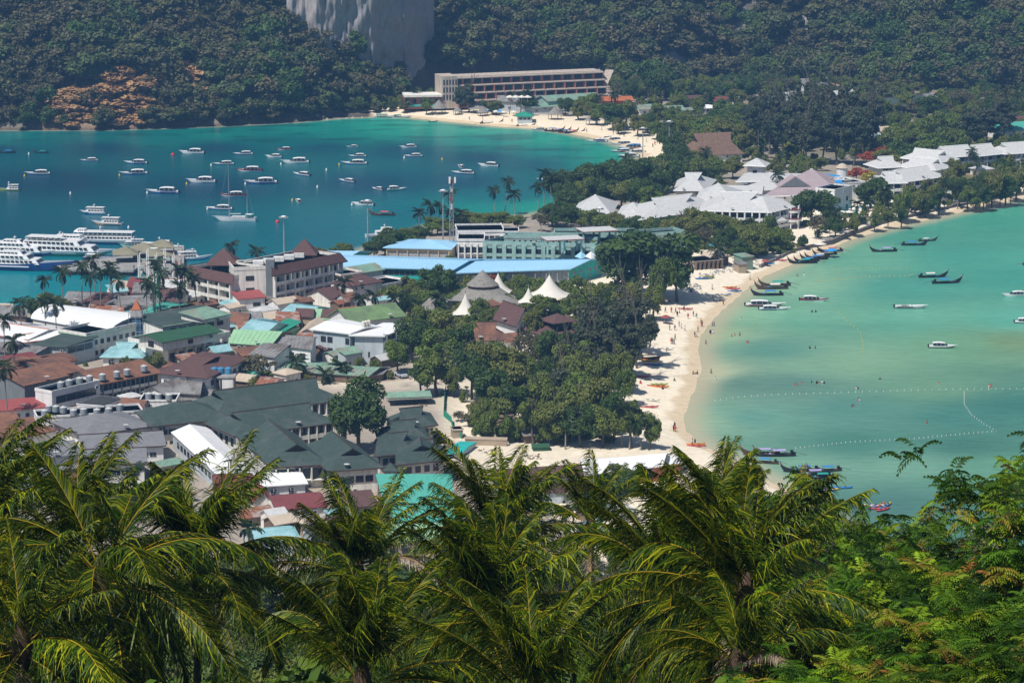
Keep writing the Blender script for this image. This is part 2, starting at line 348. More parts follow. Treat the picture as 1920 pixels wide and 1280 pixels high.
no = n.nodes.new('ShaderNodeTexNoise'); no.inputs['Scale'].default_value = .8; no.inputs['Detail'].default_value = 6; no.inputs['Roughness'].default_value = .65; L.new(mp.outputs[0], no.inputs['Vector'])
mr = n.nodes.new('ShaderNodeMapRange'); mr.inputs[1].default_value = .3; mr.inputs[2].default_value = .7; mr.inputs[3].default_value = .86; mr.inputs[4].default_value = 1.1; L.new(no.outputs['Fac'], mr.inputs[0])
mu = n.nodes.new('ShaderNodeMix'); mu.data_type = 'RGBA'; mu.blend_type = 'MULTIPLY'; mu.inputs[0].default_value = 1; L.new(at.outputs['Color'], mu.inputs[6]); L.new(mr.outputs[0], mu.inputs[7])
sm = n.nodes.new('ShaderNodeMapRange'); sm.interpolation_type = 'SMOOTHSTEP'; sm.inputs[1].default_value = 0; sm.inputs[2].default_value = 9; sm.inputs[3].default_value = .85; sm.inputs[4].default_value = 0
nf = n.nodes.new('ShaderNodeMath'); nf.operation = 'MULTIPLY_ADD'; nf.inputs[1].default_value = 4; nf.inputs[2].default_value = -2; L.new(no.outputs['Fac'], nf.inputs[0]); ad = n.nodes.new('ShaderNodeMath'); L.new(nf.outputs[0], ad.inputs[0]); L.new(as_.outputs['Fac'], ad.inputs[1]); L.new(ad.outputs[0], sm.inputs[0])
ms = n.nodes.new('ShaderNodeMix'); ms.data_type = 'RGBA'; L.new(sm.outputs[0], ms.inputs[0]); L.new(mu.outputs[2], ms.inputs[6]); ms.inputs[7].default_value = (.50,.44,.29,1)
L.new(ms.outputs[2], b.inputs['Base Color'])
bp = n.nodes.new('ShaderNodeBump'); bp.inputs['Strength'].default_value = .5; bp.inputs['Distance'].default_value = .35; L.new(no.outputs['Fac'], bp.inputs['Height']); L.new(bp.outputs[0], b.inputs['Normal']); L.new(b.outputs[0], o.inputs[0])
tag(link('sea_water', npmesh('sea_water', np.c_[X,Y,0*X], F, wmt, smooth=True, col={'wcol': np.where(side[:,None], wc*np.array([.35,.80,.72]), (wc*.84+wc.mean(1)[:,None]*.16)*np.array([.98,.90,.86])), 'sd': sd})), kind='structure')
# ---- limestone wall above the wood
rock = M('limestone', (.36,.35,.37), rough=.9, var=.35, scale=.09, streak=.3, col2=(.26,.235,.225), patch=0.6, pscale=.09, bump=1.0)
cx = np.array([c[0] for c in CL]); cyb = np.array([c[1] for c in CL])
base = [hit(a, b+10) for a, b in CL]; bx = np.array([p.x for p in base]); by = np.array([p.y for p in base]); bz = np.array([p.z for p in base])
nu, nv = 170, 70; gx = np.linspace(bx[0], bx[-1], nu); gy = np.interp(gx, bx, by)-4; gz = np.interp(gx, bx, bz)-8
V = np.zeros((nv, nu, 3)); fl = vnoise(gx*1.0, gx*0, 5, 51, 4)-.5
for j in range(nv):
    t = j/(nv-1); zz = gz+(150-gz)*t
    a = vnoise(gx, zz*.22, 7, 53, 5)-.5; c = vnoise(gx, zz, 22, 55, 4)-.5+.35*(vnoise(gx, zz*.35, 3.2, 57, 3)-.5)
    V[j,:,0] = gx; V[j,:,1] = gy+t*16+fl*7+a*9-c*14-4*np.sin(t*5); V[j,:,2] = zz
i = np.arange(nu*nv).reshape(nv, nu); F = np.stack([i[:-1,:-1], i[:-1,1:], i[1:,1:], i[1:,:-1]], -1).reshape(-1,4)
tag(link('limestone_cliff', npmesh('limestone_cliff', V.reshape(-1,3), F, rock, smooth=False)), kind='structure')
# ---- haze over the bay
def haze():
    m, n = newmat('haze'); o = n.nodes.new('ShaderNodeOutputMaterial'); v = n.nodes.new('ShaderNodeVolumePrincipled')
    v.inputs['Color'].default_value = (.24,.54,1,1); v.inputs['Density'].default_value = .00015; v.inputs['Anisotropy'].default_value = .1
    n.links.new(v.outputs[0], o.inputs['Volume'])
    mb = MB(); mb.box(-5200, -420, -9, 5200, 3700, 330); tag(mb.obj('haze', m), kind='stuff')
HAZE = True
if HAZE: haze()
# ================================================================== plants: meshes
G1 = leafmat('foliage_dark', (.024,.060,.014), (.115,.185,.034), (.065,.105,.024), trans=.3)
G2 = leafmat('foliage_green', (.045,.095,.016), (.22,.29,.045), (.19,.20,.045), trans=.35, hue=.5)
G3 = leafmat('foliage_yellow_green', (.06,.11,.015), (.17,.24,.04), (.11,.14,.03))
G4 = leafmat('foliage_grey_brown', (.070,.062,.030), (.17,.145,.065), (.09,.10,.045))
G5 = leafmat('foliage_dry_tan', (.26,.15,.07), (.55,.33,.15), (.42,.25,.11), trans=.1)
G6 = leafmat('foliage_casuarina', (.038,.058,.034), (.11,.14,.065), (.10,.10,.06), trans=.3)
G7 = leafmat('foliage_hill', (.028,.062,.022), (.13,.17,.048), (.14,.115,.050), hue=.45)
GP = leafmat('foliage_palm', (.018,.042,.010), (.060,.095,.020), (.040,.055,.018), rough=.4)
GF = leafmat('flame_blossom', (.30,.05,.02), (.45,.12,.04)); GY = leafmat('yellow_foliage', (.35,.30,.03), (.5,.42,.06))
BARK = M('bark', (.10,.085,.065), rough=.95, var=.3, scale=2); BARKG = M('bark_grey', (.22,.20,.17), rough=.95, var=.3, scale=2)
DEAD = M('bare_twigs', (.17,.14,.12), rough=.95)
def leaves(P, N, size, rg, aspect=1.6, jit=.6):
    """quads at P facing roughly N"""
    n = len(P); N = N+rg.normal(0, jit, (n,3)); N /= np.linalg.norm(N, axis=1)[:,None]+1e-9
    A = np.cross(N, rg.normal(0,1,(n,3))); A /= np.linalg.norm(A, axis=1)[:,None]+1e-9; B = np.cross(N, A)
    s = size*(.6+.8*rg.random(n))[:,None]; A = A*s*aspect*.5; B = B*s*.5
    V = np.stack([P-A, P+B, P+A, P-B], 1).reshape(-1,3); F = np.arange(n*4).reshape(n,4)
    return V, F
def crown(name, mat, n, rx, rz, z0, seed, size=.5, lobes=14, lobe_r=.38, flat=1.0, top=0.0, hollow=.6):
    rg = np.random.default_rng(seed)
    u = rg.normal(0,1,(lobes,3)); u /= np.linalg.norm(u, axis=1)[:,None]; rr = rg.random(lobes)**.4*.78
    u[:,2] = u[:,2]*.9+top; C = u*rr[:,None]*np.array([rx, rx, rz]); C[:,2] += z0+rz
    lr = (lobe_r*(.6+.7*rg.random(lobes)))*rx
    k = rg.choice(lobes, n, p=lr**2/(lr**2).sum()); q = rg.normal(0,1,(n,3)); q[:,2] += .25; q /= np.linalg.norm(q, axis=1)[:,None]
    rad = (hollow+(1-hollow)*rg.random(n)**.5)*lr[k]*(1+.12*rg.normal(0,1,n)); P = C[k]+q*rad[:,None]*np.array([1,1,.75*flat])
    keep = P[:,2] > z0*.55; P = P[keep]; q = q[keep]; k = k[keep]
    V, F = leaves(P, q*.9+np.array([0,0,.5]), size, rg); v = np.repeat(np.clip(.15+.5*rg.random(len(P))+.35*rg.random(lobes)[k], 0, 1), 4)
    return npmesh(name, V, F, mat, v=v)
def branches(mb, p, d, L, r, rg, depth, n=5, spread=.6, up=.25):
    p = Vector(p); d = Vector(d).normalized(); q = p+d*L*.5+Vector(rg.normal(0,.06,3))*L; e = q+(d+Vector(rg.normal(0,.15,3))+Vector((0,0,up*.3))).normalized()*L*.5
    mb.tube([p, q, e], [r, r*.8, r*.6], n=n); ends = [e]
    if depth > 0:
        ends = []
        for k in range(int(rg.integers(2, 4))):
            nd = (d+Vector(rg.normal(0, spread, 3))+Vector((0,0,up))).normalized(); ends += branches(mb, e if k else q*.3+e*.7, nd, L*.72, r*.55, rg, depth-1, max(3, n-1), spread, up)
    return ends
def trunk(name, h, r, seed, mat, depth=2, spread=.5, lean=.05):
    rg = np.random.default_rng(seed); mb = MB(); branches(mb, (0,0,-.4), (rg.normal(0,lean), rg.normal(0,lean), 1), h, r, rg, depth, 6, spread); return mb.mesh(name, mat)
PROT = {}
def mk(kind, name, crowns, trunks):
    PROT[kind] = (name, crowns, trunks)
mk('green', 'broadleaf_tree', [crown('crown', G2, 5200, 5, 3.9, .9, 100+i, .36, lobes=26, lobe_r=.27, hollow=.45) for i in range(4)], [trunk('trunk', 4, .32, 200+i, BARK) for i in range(2)])
mk('dark', 'broadleaf_tree', [crown('crown', G1, 5200, 5, 4.2, 1.1, 110+i, .36, lobes=22, lobe_r=.31, hollow=.5) for i in range(4)], [trunk('trunk', 4, .34, 210+i, BARK) for i in range(2)])
mk('light', 'broadleaf_tree', [crown('crown', G3, 3400, 5, 3.4, 1.2, 120+i, .38, lobes=18, lobe_r=.3) for i in range(3)], [trunk('trunk', 4, .26, 220+i, BARK) for i in range(2)])
mk('dry', 'sparse_tree', [crown('crown', G4, 1100, 5, 3.4, 2.6, 130+i, .42, lobes=20, lobe_r=.28, hollow=.2) for i in range(3)], [trunk('trunk', 4.2, .22, 230+i, BARKG, 3, .6) for i in range(2)])
mk('cas', 'casuarina_tree', [crown('crown', G6, 5600, 3.8, 6.6, 1.6, 140+i, .36, lobes=34, lobe_r=.30, hollow=.1) for i in range(4)], [trunk('trunk', 9, .25, 240+i, BARK, 2, .3) for i in range(2)])
mk('hill', 'hillside_tree', [crown('crown', G7, 1700, 4.6, 3.8, 1.6, 150+i, .62, lobes=16, lobe_r=.34) for i in range(5)], [trunk('trunk', 3.6, .25, 250+i, BARK, 1) for i in range(2)])
mk('hilldark', 'hillside_tree', [crown('crown', G1, 1500, 4.6, 3.6, 2.0, 160+i, .62, lobes=10) for i in range(3)], [trunk('trunk', 3.6, .25, 260+i, BARK, 1) for i in range(2)])
mk('hilldry', 'bare_tree', [crown('crown', G4, 800, 4.4, 3.4, 2.0, 170+i, .5, lobes=20, lobe_r=.3, hollow=.1) for i in range(3)], [trunk('trunk', 4, .2, 270+i, BARKG, 2, .6) for i in range(2)])
mk('tan', 'dry_bush', [crown('crown', G5, 800, 4.0, 2.0, .3, 180+i, .8, lobes=22, lobe_r=.25) for i in range(3)], [trunk('stem', 1.6, .14, 280, BARKG, 1)])
mk('bush', 'leafy_bush', [crown('crown', G2, 700, 2.2, 1.2, .1, 190+i, .4, lobes=8, lobe_r=.45) for i in range(3)], [trunk('stem', .8, .08, 290, BARK, 1)])
mk('flame', 'flame_tree', [crown('crown', GF, 1500, 4.2, 2.0, 3, 195, .4, lobes=16, lobe_r=.3)], [trunk('trunk', 4, .22, 291, BARK, 2)])
mk('yellow', 'yellow_tree', [crown('crown', GY, 1200, 3, 2.4, 2, 196, .4, lobes=12)], [trunk('trunk', 3, .2, 292, BARK, 1)])
EMIT = []   # (px, py, obj) placed, for labels
def tree(kind, p, w, h, label=None, group=None, rg=random):
    """one tree: crown w metres wide, whole tree h metres tall, foot at p"""
    name, cr, tr = PROT[kind]; c = rg.choice(cr); t = rg.choice(tr)
    cz = max(v[2] for v in (c.vertices[0].co, c.vertices[-1].co)) if False else CZ[c.name][1]; cw = CZ[c.name][0]
    e = thing(name, label or '', 'tree', (p[0], p[1], p[2]), rg.uniform(0, 6.28), group)
    a = w/cw; b = h/cz
    o = link('crown', c, e); o.scale = (a, a, b); o2 = link('trunk', t, e); o2.scale = (min(a,b)*1.05, min(a,b)*1.05, b*1.0)
    if kind == 'bush' or kind == 'tan': e['category'] = 'bush'; o2.name = 'stem'
    return e
CZ = {}
for k, (nm, cr, tr) in PROT.items():
    for c in cr:
        co = np.empty(len(c.vertices)*3); c.vertices.foreach_get('co', co); co = co.reshape(-1,3); CZ[c.name] = (np.percentile(np.hypot(co[:,0], co[:,1]), 97)*2, np.percentile(co[:,2], 99))
# ---- small coconut palms for the town (leaflets as strips)
def frond(seed, L=4.6, nl=26, lw=.10, ll=1.0, droop=1.25, el=.9, m=None, twist=0, dead=False, mw=1.0, wild=0.0):
    """one frond leaving the origin along +X; returns V, F, v"""
    rg = np.random.default_rng(seed); V = []; Fc = []; val = []
    n = 14; p = np.zeros(3); th = el; P = [p.copy()]; T = []
    for i in range(n):
        t = i/n; th = el-droop*(t**1.35)*1.25; d = np.array([math.cos(th), math.sin(twist)*.25*t, math.sin(th)]); T.append(d); p = p+d*L/n; P.append(p.copy())
    T.append(T[-1]); P = np.array(P); T = np.array(T)
    def at(t): 
        i = min(int(t*n), n-1); f = t*n-i; return P[i]*(1-f)+P[i+1]*f, T[i]*(1-f)+T[i+1]*f
    for i in range(n):      # midrib, flat strip pair (ridge)
        w0 = mw*(.07*(1-i/n)+.012); w1 = mw*(.07*(1-(i+1)/n)+.012); k = len(V)
        for q, w in ((P[i], w0), (P[i+1], w1)): V += [q+[0,-w,0], q+[0,0,w*.9], q+[0,w,0]]
        Fc += [(k,k+1,k+4,k+3), (k+1,k+2,k+5,k+4), (k+2,k,k+3,k+5)]; val += [1.0]*6
    for i in range(nl):
        t = .16+.83*(i+.5)/nl
        for s in (-1, 1):
            q, d = at(t+rg.uniform(-.008,.008)); l = ll*(math.sin(math.pi*min(1, (t*.86+.14))**.8)*.85+.25)*rg.uniform(.85,1.1)
            if dead: l *= rg.uniform(.5,1)
            side = np.array([0,s,0.])-d*0; upf = max(0., d[2])*wild; a = side*(.80-.22*upf)+d*(.55+.25*t+.35*upf)+np.array([0,0,.12]); a /= np.linalg.norm(a)
            dn = np.array([rg.normal(0,.35)*wild,rg.normal(0,.35)*wild+.25*wild,-1.]); 
            if wild: l *= rg.uniform(.75,1.15)
            w = lw*rg.uniform(.8,1.2); wd_ = np.cross(a, dn); wd_ /= np.linalg.norm(wd_)+1e-9; wd_ = wd_*.5+d*.7; wd_ /= np.linalg.norm(wd_)
            b = q+a*l*(.45-.12*wild*(1-upf))-np.array([0,0,l*.06]); c = b+(a*.75+dn*.65*rg.uniform(.6,1.5))*l*.35; e = c+(a*.35+dn*1.0)*l*.3*rg.uniform(.6,1.3)
            k = len(V); V += [q-wd_*w*.5, q+wd_*w*.5, b-wd_*w*.6, b+wd_*w*.6, c-wd_*w*.42, c+wd_*w*.42, e-wd_*.004, e+wd_*.004]
            Fc += [(k,k+1,k+3,k+2), (k+2,k+3,k+5,k+4), (k+4,k+5,k+7,k+6)]; vv = rg.uniform(.0,.62); val += [vv]*8
    return np.array(V), np.array(Fc), np.array(val)
def rotY(V, a): c, s = math.cos(a), math.sin(a); return np.c_[V[:,0]*c+V[:,2]*s, V[:,1], -V[:,0]*s+V[:,2]*c]
def rotZ(V, a): c, s = math.cos(a), math.sin(a); return np.c_[V[:,0]*c-V[:,1]*s, V[:,0]*s+V[:,1]*c, V[:,2]]
def palm_crown(seed, nf=20):
    rg = np.random.default_rng(seed); Vs = []; Fs = []; vs = []; k = 0
    for i in range(nf):
        el = rg.uniform(-.9, 1.25) if i % 3 else rg.uniform(.2, 1.3)
        V, F_, v = frond(seed*50+i, L=rg.uniform(3.2,4.2), nl=11, lw=.26, ll=1.0, el=el, droop=rg.uniform(.9,1.5)); V = rotZ(V, i*2.4+rg.uniform(-.3,.3))
        Vs.append(V); Fs.append(F_+k); vs.append(v*.8*(1 if el > -.4 else .6)); k += len(V)
    return npmesh('crown', np.concatenate(Vs), np.concatenate(Fs), GP, v=np.concatenate(vs))
PCR = [palm_crown(300+i) for i in range(4)]
def ptrunk(seed):
    rg = np.random.default_rng(seed); mb = MB(); b = rg.uniform(-.6,.6); mb.tube([(b*(1-t)**2*1.4-b*1.4, b*.5*(t**2)-b*.5, t) for t in np.linspace(0,1,8)], [.02,.016,.014,.0135,.013,.0125,.012,.012], n=6)
    s = mb; # unit height, top at origin xy
    for i, v in enumerate(s.v):
        pass
    return mb.mesh('trunk', BARKG)
PTR = []
for sd_ in range(4):
    rg = np.random.default_rng(sd_+70); mb = MB(); b = rg.uniform(-1.6,1.6); c_ = rg.uniform(-1,1)
    pts = [((b*((1-t)**2)), c_*(1-t)**2, t) for t in np.linspace(0,1,8)]
    mb.tube([(p[0]-pts[0][0], p[1]-pts[0][1], p[2]*12) for p in pts], [.26,.19,.17,.155,.15,.14,.135,.13], n=6); me = mb.mesh('trunk', BARKG); PTR.append((me, (-pts[0][0], -pts[0][1])))
def palm(p, h, w=7.5, label='', group='coconut palms in the town', rg=random):
    e = thing('coconut_palm', label, 'palm tree', tuple(p), rg.uniform(0,6.28), group); t, off = rg.choice(PTR); s = h/12
    o = link('trunk', t, e); o.scale = (1, 1, s); c = link('crown', rg.choice(PCR), e, (off[0], off[1], h-.1), rg.uniform(0,6.28)); k = w/7.5; c.scale = (k,k,k); return e
# ------------------------------------------------------------------ labels for repeats
LM = [(520,525,'the brown-roofed seafront hotel'),(120,600,'the white warehouse roofs'),(370,620,'the cream hotel with the green roof'),(675,640,'the pale grey hotel block'),(1215,480,'the great fig tree by the beach'),(675,770,'the big round tree among green roofs'),
      (950,505,'the sky-blue market roofs'),(1030,455,'the sage-green flat-roofed hotel'),(930,550,'the white tent roofs'),(1060,610,'the brown two-tier pavilion'),(1330,385,'the long white-roofed resort hall'),(1520,340,'the pink-roofed hall'),(1100,390,'the small white-roofed pavilion'),
      (1700,320,'the stacked white villa roofs'),(1850,285,'the far right white villas'),(985,160,'the terraced hillside hotel'),(1340,190,'the red-roofed far houses'),(1350,275,'the big brown thatched hall'),(1700,190,'the dark green far roofs'),(1895,235,'the turquoise far roof'),
      (540,840,'the dark green hotel roofs'),(770,830,'the green-roofed villas'),(200,700,'the terracotta lodge'),(1170,860,'the long white shed roof'),(1380,480,'the beach bar huts'),(620,690,'the shanty roofs'),(840,760,'the sandy yard'),(1270,640,'the bend of the beach'),
      (200,470,'the ferry pier'),(300,540,'the rusty waterfront roofs'),(1200,240,'the far beach'),(740,130,'the grey cliff'),(230,190,'the tan dry slope'),(1440,110,'the pale rocky slope'),(1700,90,'the top right hill'),(500,180,'the wooded point'),(60,180,'the far left slope'),(980,60,'the slope above the terraced hotel'),
      (1580,400,'the resort pool'),(1820,350,'the seaside lawn'),(1120,760,'the seafront grove'),(920,690,'the middle grove'),(810,610,'the garden by the grey hotel'),(370,80,'the upper left wood'),(1220,110,'the gully by the cliff foot'),(130,90,'the dark upper left slope')]
def autolabel(items, base, fam, lms=None):
    """items: (object, px, py, adjective); the label names the nearest landmark, the side of it and the order along it"""
    by = {}
    for o, x, y, a in items:
        lx, ly, nm = min(lms or LM, key=lambda l: math.hypot(l[0]-x, (l[1]-y)*1.7)); dx, dy = x-lx, (y-ly)*1.7
        rel = ('left of' if dx < 0 else 'right of') if abs(dx) > abs(dy) else ('beyond' if dy < 0 else 'in front of')
        by.setdefault((a, rel, nm), []).append((x, y, o))
    for (a, rel, nm), L_ in by.items():
        L_.sort(key=lambda q: q[0]); many = len(L_) > 1
        for i, (x, y, o) in enumerate(L_):
            pos = '' if not many else ', '+(ORD[i] if i < len(ORD) else 'far right')
            o['label'] = ' '.join(f'{a} {base} {rel} {nm}{pos}'.split()); o['group'] = fam
# ================================================================== planting
def s_at(z_y): return (FPX*sp+(z_y-640)*cp)/CAMH   # px per metre on flat ground seen at row y
TL = {}
ADJ = {'green':'green spreading','dark':'dark green','light':'light green','dry':'thin brownish','cas':'tall feathery casuarina','hill':'dull green','hilldark':'dark','hilldry':'leafless brown','tan':'dry tan','bush':'low green','flame':'red-flowered','yellow':'yellow-leaved'}
fam_of = lambda k: {'cas':'casuarina trees','hill':'trees on the far hillside','hilldark':'trees on the far hillside','hilldry':'trees on the far hillside','tan':'dry bushes on the far slope','bush':'bushes by the shore'}.get(k, 'trees in the town and along the beaches')
def put(kind, px, pytop, pybase, wpx, z=None):
    p = W(px, pybase, 2.0)
    if z is None:
        zz = hz(p.x, p.y)
        if zz < .3: zz = 1.0
        p = Vector((p.x, p.y, zz))
    s = s_at(pybase); e = tree(kind, p, wpx/s, max((pybase-pytop)/s*1.0, 1.2)); TL.setdefault(kind, []).append((e, px, (pytop+pybase)/2, ADJ[kind])); return e
# big single trees  (kind, centre x, top y, foot y, width) read off the photograph, placed on the ground there
for a in [('dark',675,712,850,118),('dark',640,755,845,40),('dark',1215,436,562,172),('dark',1160,455,548,80),('dark',1270,470,565,70),('light',1240,482,572,50),
 ('cas',1165,545,665,60),('cas',1120,560,690,70),('cas',1195,560,690,60),('cas',1145,580,710,60),('cas',1090,600,700,60),('cas',1185,610,712,56),('cas',1130,620,730,66),('cas',1060,640,730,50),('cas',1215,590,665,40),
 ('green',1180,533,610,70),('green',1225,538,600,50),('green',1120,533,590,70),('green',1085,545,600,60),('dark',1150,536,600,60),('green',1010,555,610,56),('green',1000,580,640,40),('dark',1040,570,610,40),
 ('dark',830,500,560,60),('dark',800,505,560,50),('green',770,540,590,50),('light',760,560,600,40),('dark',700,583,620,44),('green',790,575,650,60),('green',825,580,650,70),('dark',775,600,680,64),('green',850,590,680,80),('green',815,620,700,90),('dark',865,610,690,60),('green',890,575,620,44),
 ('light',900,560,605,36),('light',980,540,570,34),('light',1100,545,575,30),('light',860,545,575,60),('light',800,545,575,50),('green',745,640,700,50),('green',820,663,742,82),('dark',790,675,740,50),('green',850,690,745,40),
 ('green',905,640,745,70),('dark',885,655,750,66),('green',950,650,750,80),('green',985,670,745,50),('dark',920,690,775,80),('light',930,640,700,50),('dark',1040,620,720,70),('green',1070,650,740,80),('green',1105,640,720,70),('green',1130,665,745,60),('dark',1020,670,750,50),('green',1160,650,740,50),('light',1085,675,740,60),
 ('green',935,725,800,60),('green',900,750,815,40),('dark',960,720,800,60),('green',1010,700,800,70),('cas',1050,690,790,60),('green',1080,700,800,80),('green',1120,710,815,80),('dark',1150,735,830,60),('green',1040,740,832,80),('green',1000,750,832,60),('dark',1090,755,838,80),('green',1130,760,838,70),('light',1100,700,790,60),('green',915,770,828,44),('light',900,790,830,30),('light',950,780,830,36),('green',1185,760,840,50),('green',1220,775,842,40),('light',1170,690,760,40),
 ('green',1030,790,834,40),('light',970,795,828,30),('dry',985,620,690,50),('dry',1005,640,700,40),('dry',880,775,800,36),('dry',860,770,790,30),
 ('light',610,860,905,50),('green',615,865,912,36),('dry',480,665,714,70),('green',675,670,705,22),('green',1160,872,925,60),('dark',1180,885,930,40),('dark',1145,890,935,40),
 ('green',295,662,705,40),('dark',280,668,705,30),('light',145,655,672,14),('green',75,610,642,20),('light',335,710,730,14),
 ('green',95,548,592,50),('dark',60,560,600,30),('green',120,560,592,36),('green',640,452,480,40),('green',600,458,480,30),('light',655,455,478,24),('dark',720,440,482,50),('dark',745,430,476,60),('green',765,428,470,44),('dark',700,455,485,40),('dark',790,425,460,40),('light',650,487,508,24),
 ('green',810,405,440,40),('green',830,410,440,50),('light',860,405,436,50),('green',880,398,432,60),('green',910,400,430,50),('green',940,398,430,54),('dry',1015,400,435,36),('light',970,405,428,30),('dark',1070,385,432,50),('dark',1045,392,430,44),('green',1090,395,432,50),('dark',1065,355,400,60),('dark',1035,385,425,50),
 ('dark',1050,318,380,60),('dark',1080,310,375,66),('dark',1110,305,372,60),('dark',1140,308,374,66),('dark',1170,300,372,66),('dark',1200,298,368,60),('green',1225,300,362,60),('dark',1250,296,360,60),('green',1095,330,385,50),('dark',1130,335,390,60),('green',1165,340,392,60),('dark',1195,335,395,50),('green',1215,350,398,50),('dark',1060,340,392,44),('dark',1240,320,380,40),('dark',1280,290,345,50),('green',1300,300,350,50),('green',1330,300,345,50),('light',1345,330,352,32),('green',1375,300,335,40),('dark',1270,270,330,40),('dark',1260,250,320,40),('light',1180,392,420,30),
 ('green',1120,395,440,50),('green',1150,402,440,50),('dark',1190,405,448,60),('green',1220,408,450,50),('dark',1250,405,455,60),('green',1290,398,460,80),('green',1260,415,460,50),('dry',1320,425,468,34),('light',1300,390,440,40),('green',1330,400,455,50),('green',1365,405,450,50),('green',1390,415,470,70),('dark',1360,425,478,50),('green',1420,420,480,60),('light',1440,405,450,30),('green',1455,425,470,40),('dark',1385,450,485,40),('green',1420,440,482,40),
 ('dark',1520,358,420,70),('dark',1545,365,420,60),('dark',1500,370,425,40),('dry',1530,400,445,34),('dark',1640,335,385,60),('dark',1620,345,390,44),('green',1655,355,395,40),('dark',1565,400,440,40),('green',1600,400,435,30),('green',1640,395,425,30),('green',1690,350,410,40),('green',1715,345,400,50),('dark',1735,360,400,40),('green',1745,335,390,40),('dark',1505,435,462,20),('dark',1690,385,420,30),('green',1665,390,420,26),
 ('green',1775,325,372,50),('dark',1800,330,376,40),('green',1790,300,360,40),('dark',1830,325,385,40),('green',1860,318,380,50),('dark',1885,325,378,40),('green',1905,320,370,50),('dark',1845,340,388,34),('green',1815,345,388,36),('dark',1875,345,380,30),('green',1935,325,370,50),('dark',1760,345,395,30),('light',1830,365,390,24),
 ('cas',1430,175,270,44),('cas',1460,165,265,44),('cas',1490,175,280,46),('cas',1520,160,275,50),('cas',1550,165,285,50),('cas',1580,165,290,50),('cas',1610,170,290,50),('cas',1635,180,290,40),('cas',1500,200,305,50),('cas',1540,200,310,50),('cas',1570,205,310,50),('cas',1600,205,312,50),('cas',1470,205,300,46),('cas',1445,205,290,44),('cas',1420,190,285,40),('cas',1620,210,300,40),('cas',1515,225,312,40),('cas',1405,200,262,30),
 ('cas',1850,205,270,60),('cas',1880,190,262,50),('cas',1820,215,275,44),('cas',880,160,212,36),('cas',865,165,212,30),('green',800,180,212,26),
 ('green',1700,235,290,60),('light',1755,210,270,50),('green',1670,240,300,60),('green',1720,225,280,50),('light',1785,245,300,60),('green',1740,255,305,70),('dark',1690,265,315,60),('green',1660,280,320,50),('light',1760,225,280,40),('green',1810,265,300,40),('green',1780,215,260,50),('dark',1740,180,225,50),('green',1680,215,262,40),('green',1840,270,300,60),('light',1880,265,290,40),('dark',1910,255,290,50),('light',1820,290,315,26),('flame',1608,316,345,46),('yellow',1630,322,350,30),('flame',1025,503,530,40),('flame',1000,508,530,26),('flame',920,515,545,24),('flame',1630,285,315,50),('flame',1660,275,310,40),
 ('green',1290,215,265,50),('light',1320,222,270,60),('green',1350,225,275,60),('green',1300,245,290,50),('light',1370,215,260,40),('green',1270,225,275,40),('dark',1250,230,290,40),('green',1390,235,285,50),('light',1340,250,285,30),
 ('light',905,188,210,24),('green',930,190,214,34),('dark',925,200,216,20),('dark',985,175,212,40),('green',1085,190,225,40),('green',1100,178,215,50),('dark',1060,185,218,30),('green',1120,195,235,40),('dark',1150,195,245,50),('green',1175,190,240,50),('green',1195,215,255,40),('dark',1215,215,250,40),('green',1160,220,250,30),('green',1235,195,235,40),('dark',1180,150,195,30),('green',1205,215,245,30),('green',1230,228,262,34),('dark',1255,235,270,30),
 ('dark',1240,130,190,50),('green',1290,150,185,40),('dark',1350,155,190,40),('dark',1405,150,185,50),('green',1450,155,190,40),('green',1380,170,200,36),('dark',1330,185,205,24),('green',1270,180,205,30)]: put(*a)
# loose fill inside areas of the photograph that read as mixed trees and scrub
def fill(poly, n, kinds, h, w, seed, avoid=()):
    rg = random.Random(seed); P = np.array(poly, float); x0, y0 = P.min(0); x1, y1 = P.max(0); k = 0
    for _ in range(n*12):
        if k >= n: break
        x, y = rg.uniform(x0,x1), rg.uniform(y0,y1)
        if not inside(np.array([x]), np.array([y]), P)[0]: continue
        p = W(x, y, 2); zz = hz(p.x, p.y)
        if zz < 1.0: continue
        kd = rg.choice(kinds); q = rg.uniform(.75,1.25); e = tree(kd, (p.x, p.y, zz), rg.uniform(*w)*q, rg.uniform(*h)*q, rg=rg); TL.setdefault(kd, []).append((e, x, y-15, ADJ[kd])); k += 1
fill([(1230,205),(1400,190),(1400,260),(1270,290),(1240,260)], 26, ['green','dark','light','cas'], (5,9), (6,10), 1)
fill([(1640,175),(1920,180),(2000,260),(1920,262),(1700,262),(1640,230)], 42, ['green','dark','hill','green','dry'], (5,10), (6,11), 2)
fill([(1180,170),(1400,165),(1640,165),(1640,185),(1300,185),(1180,182)], 34, ['green','dark','hill','light'], (5,9), (6,10), 3)
fill([(650,200),(760,190),(860,180),(860,190),(770,205),(690,215)], 22, ['hill','hilldark','green'], (4,7), (5,8), 4)
fill([(1500,405),(1620,385),(1740,370),(1900,355),(1900,372),(1740,395),(1600,425),(1520,450)], 30, ['bush','bush','green'], (1.5,3), (2.5,4.5), 5)
fill([(1380,470),(1500,455),(1570,440),(1560,450),(1440,482)], 14, ['bush'], (1.2,2), (2.4,4), 6)
fill([(1640,290),(1920,285),(1920,318),(1800,325),(1660,318)], 16, ['green','dark','bush'], (3,6), (5,8), 7)
fill([(880,770),(1000,800),(1160,825),(1150,838),(900,828)], 22, ['bush','bush','light'], (1.5,3.2), (2.5,5), 8)
fill([(830,690),(900,740),(890,800),(850,790),(800,720)], 8, ['bush','dry'], (1.2,3), (2,4), 9)
fill([(440,640),(560,700),(620,720),(500,725)], 8, ['bush','green'], (2,4), (3,5), 10)
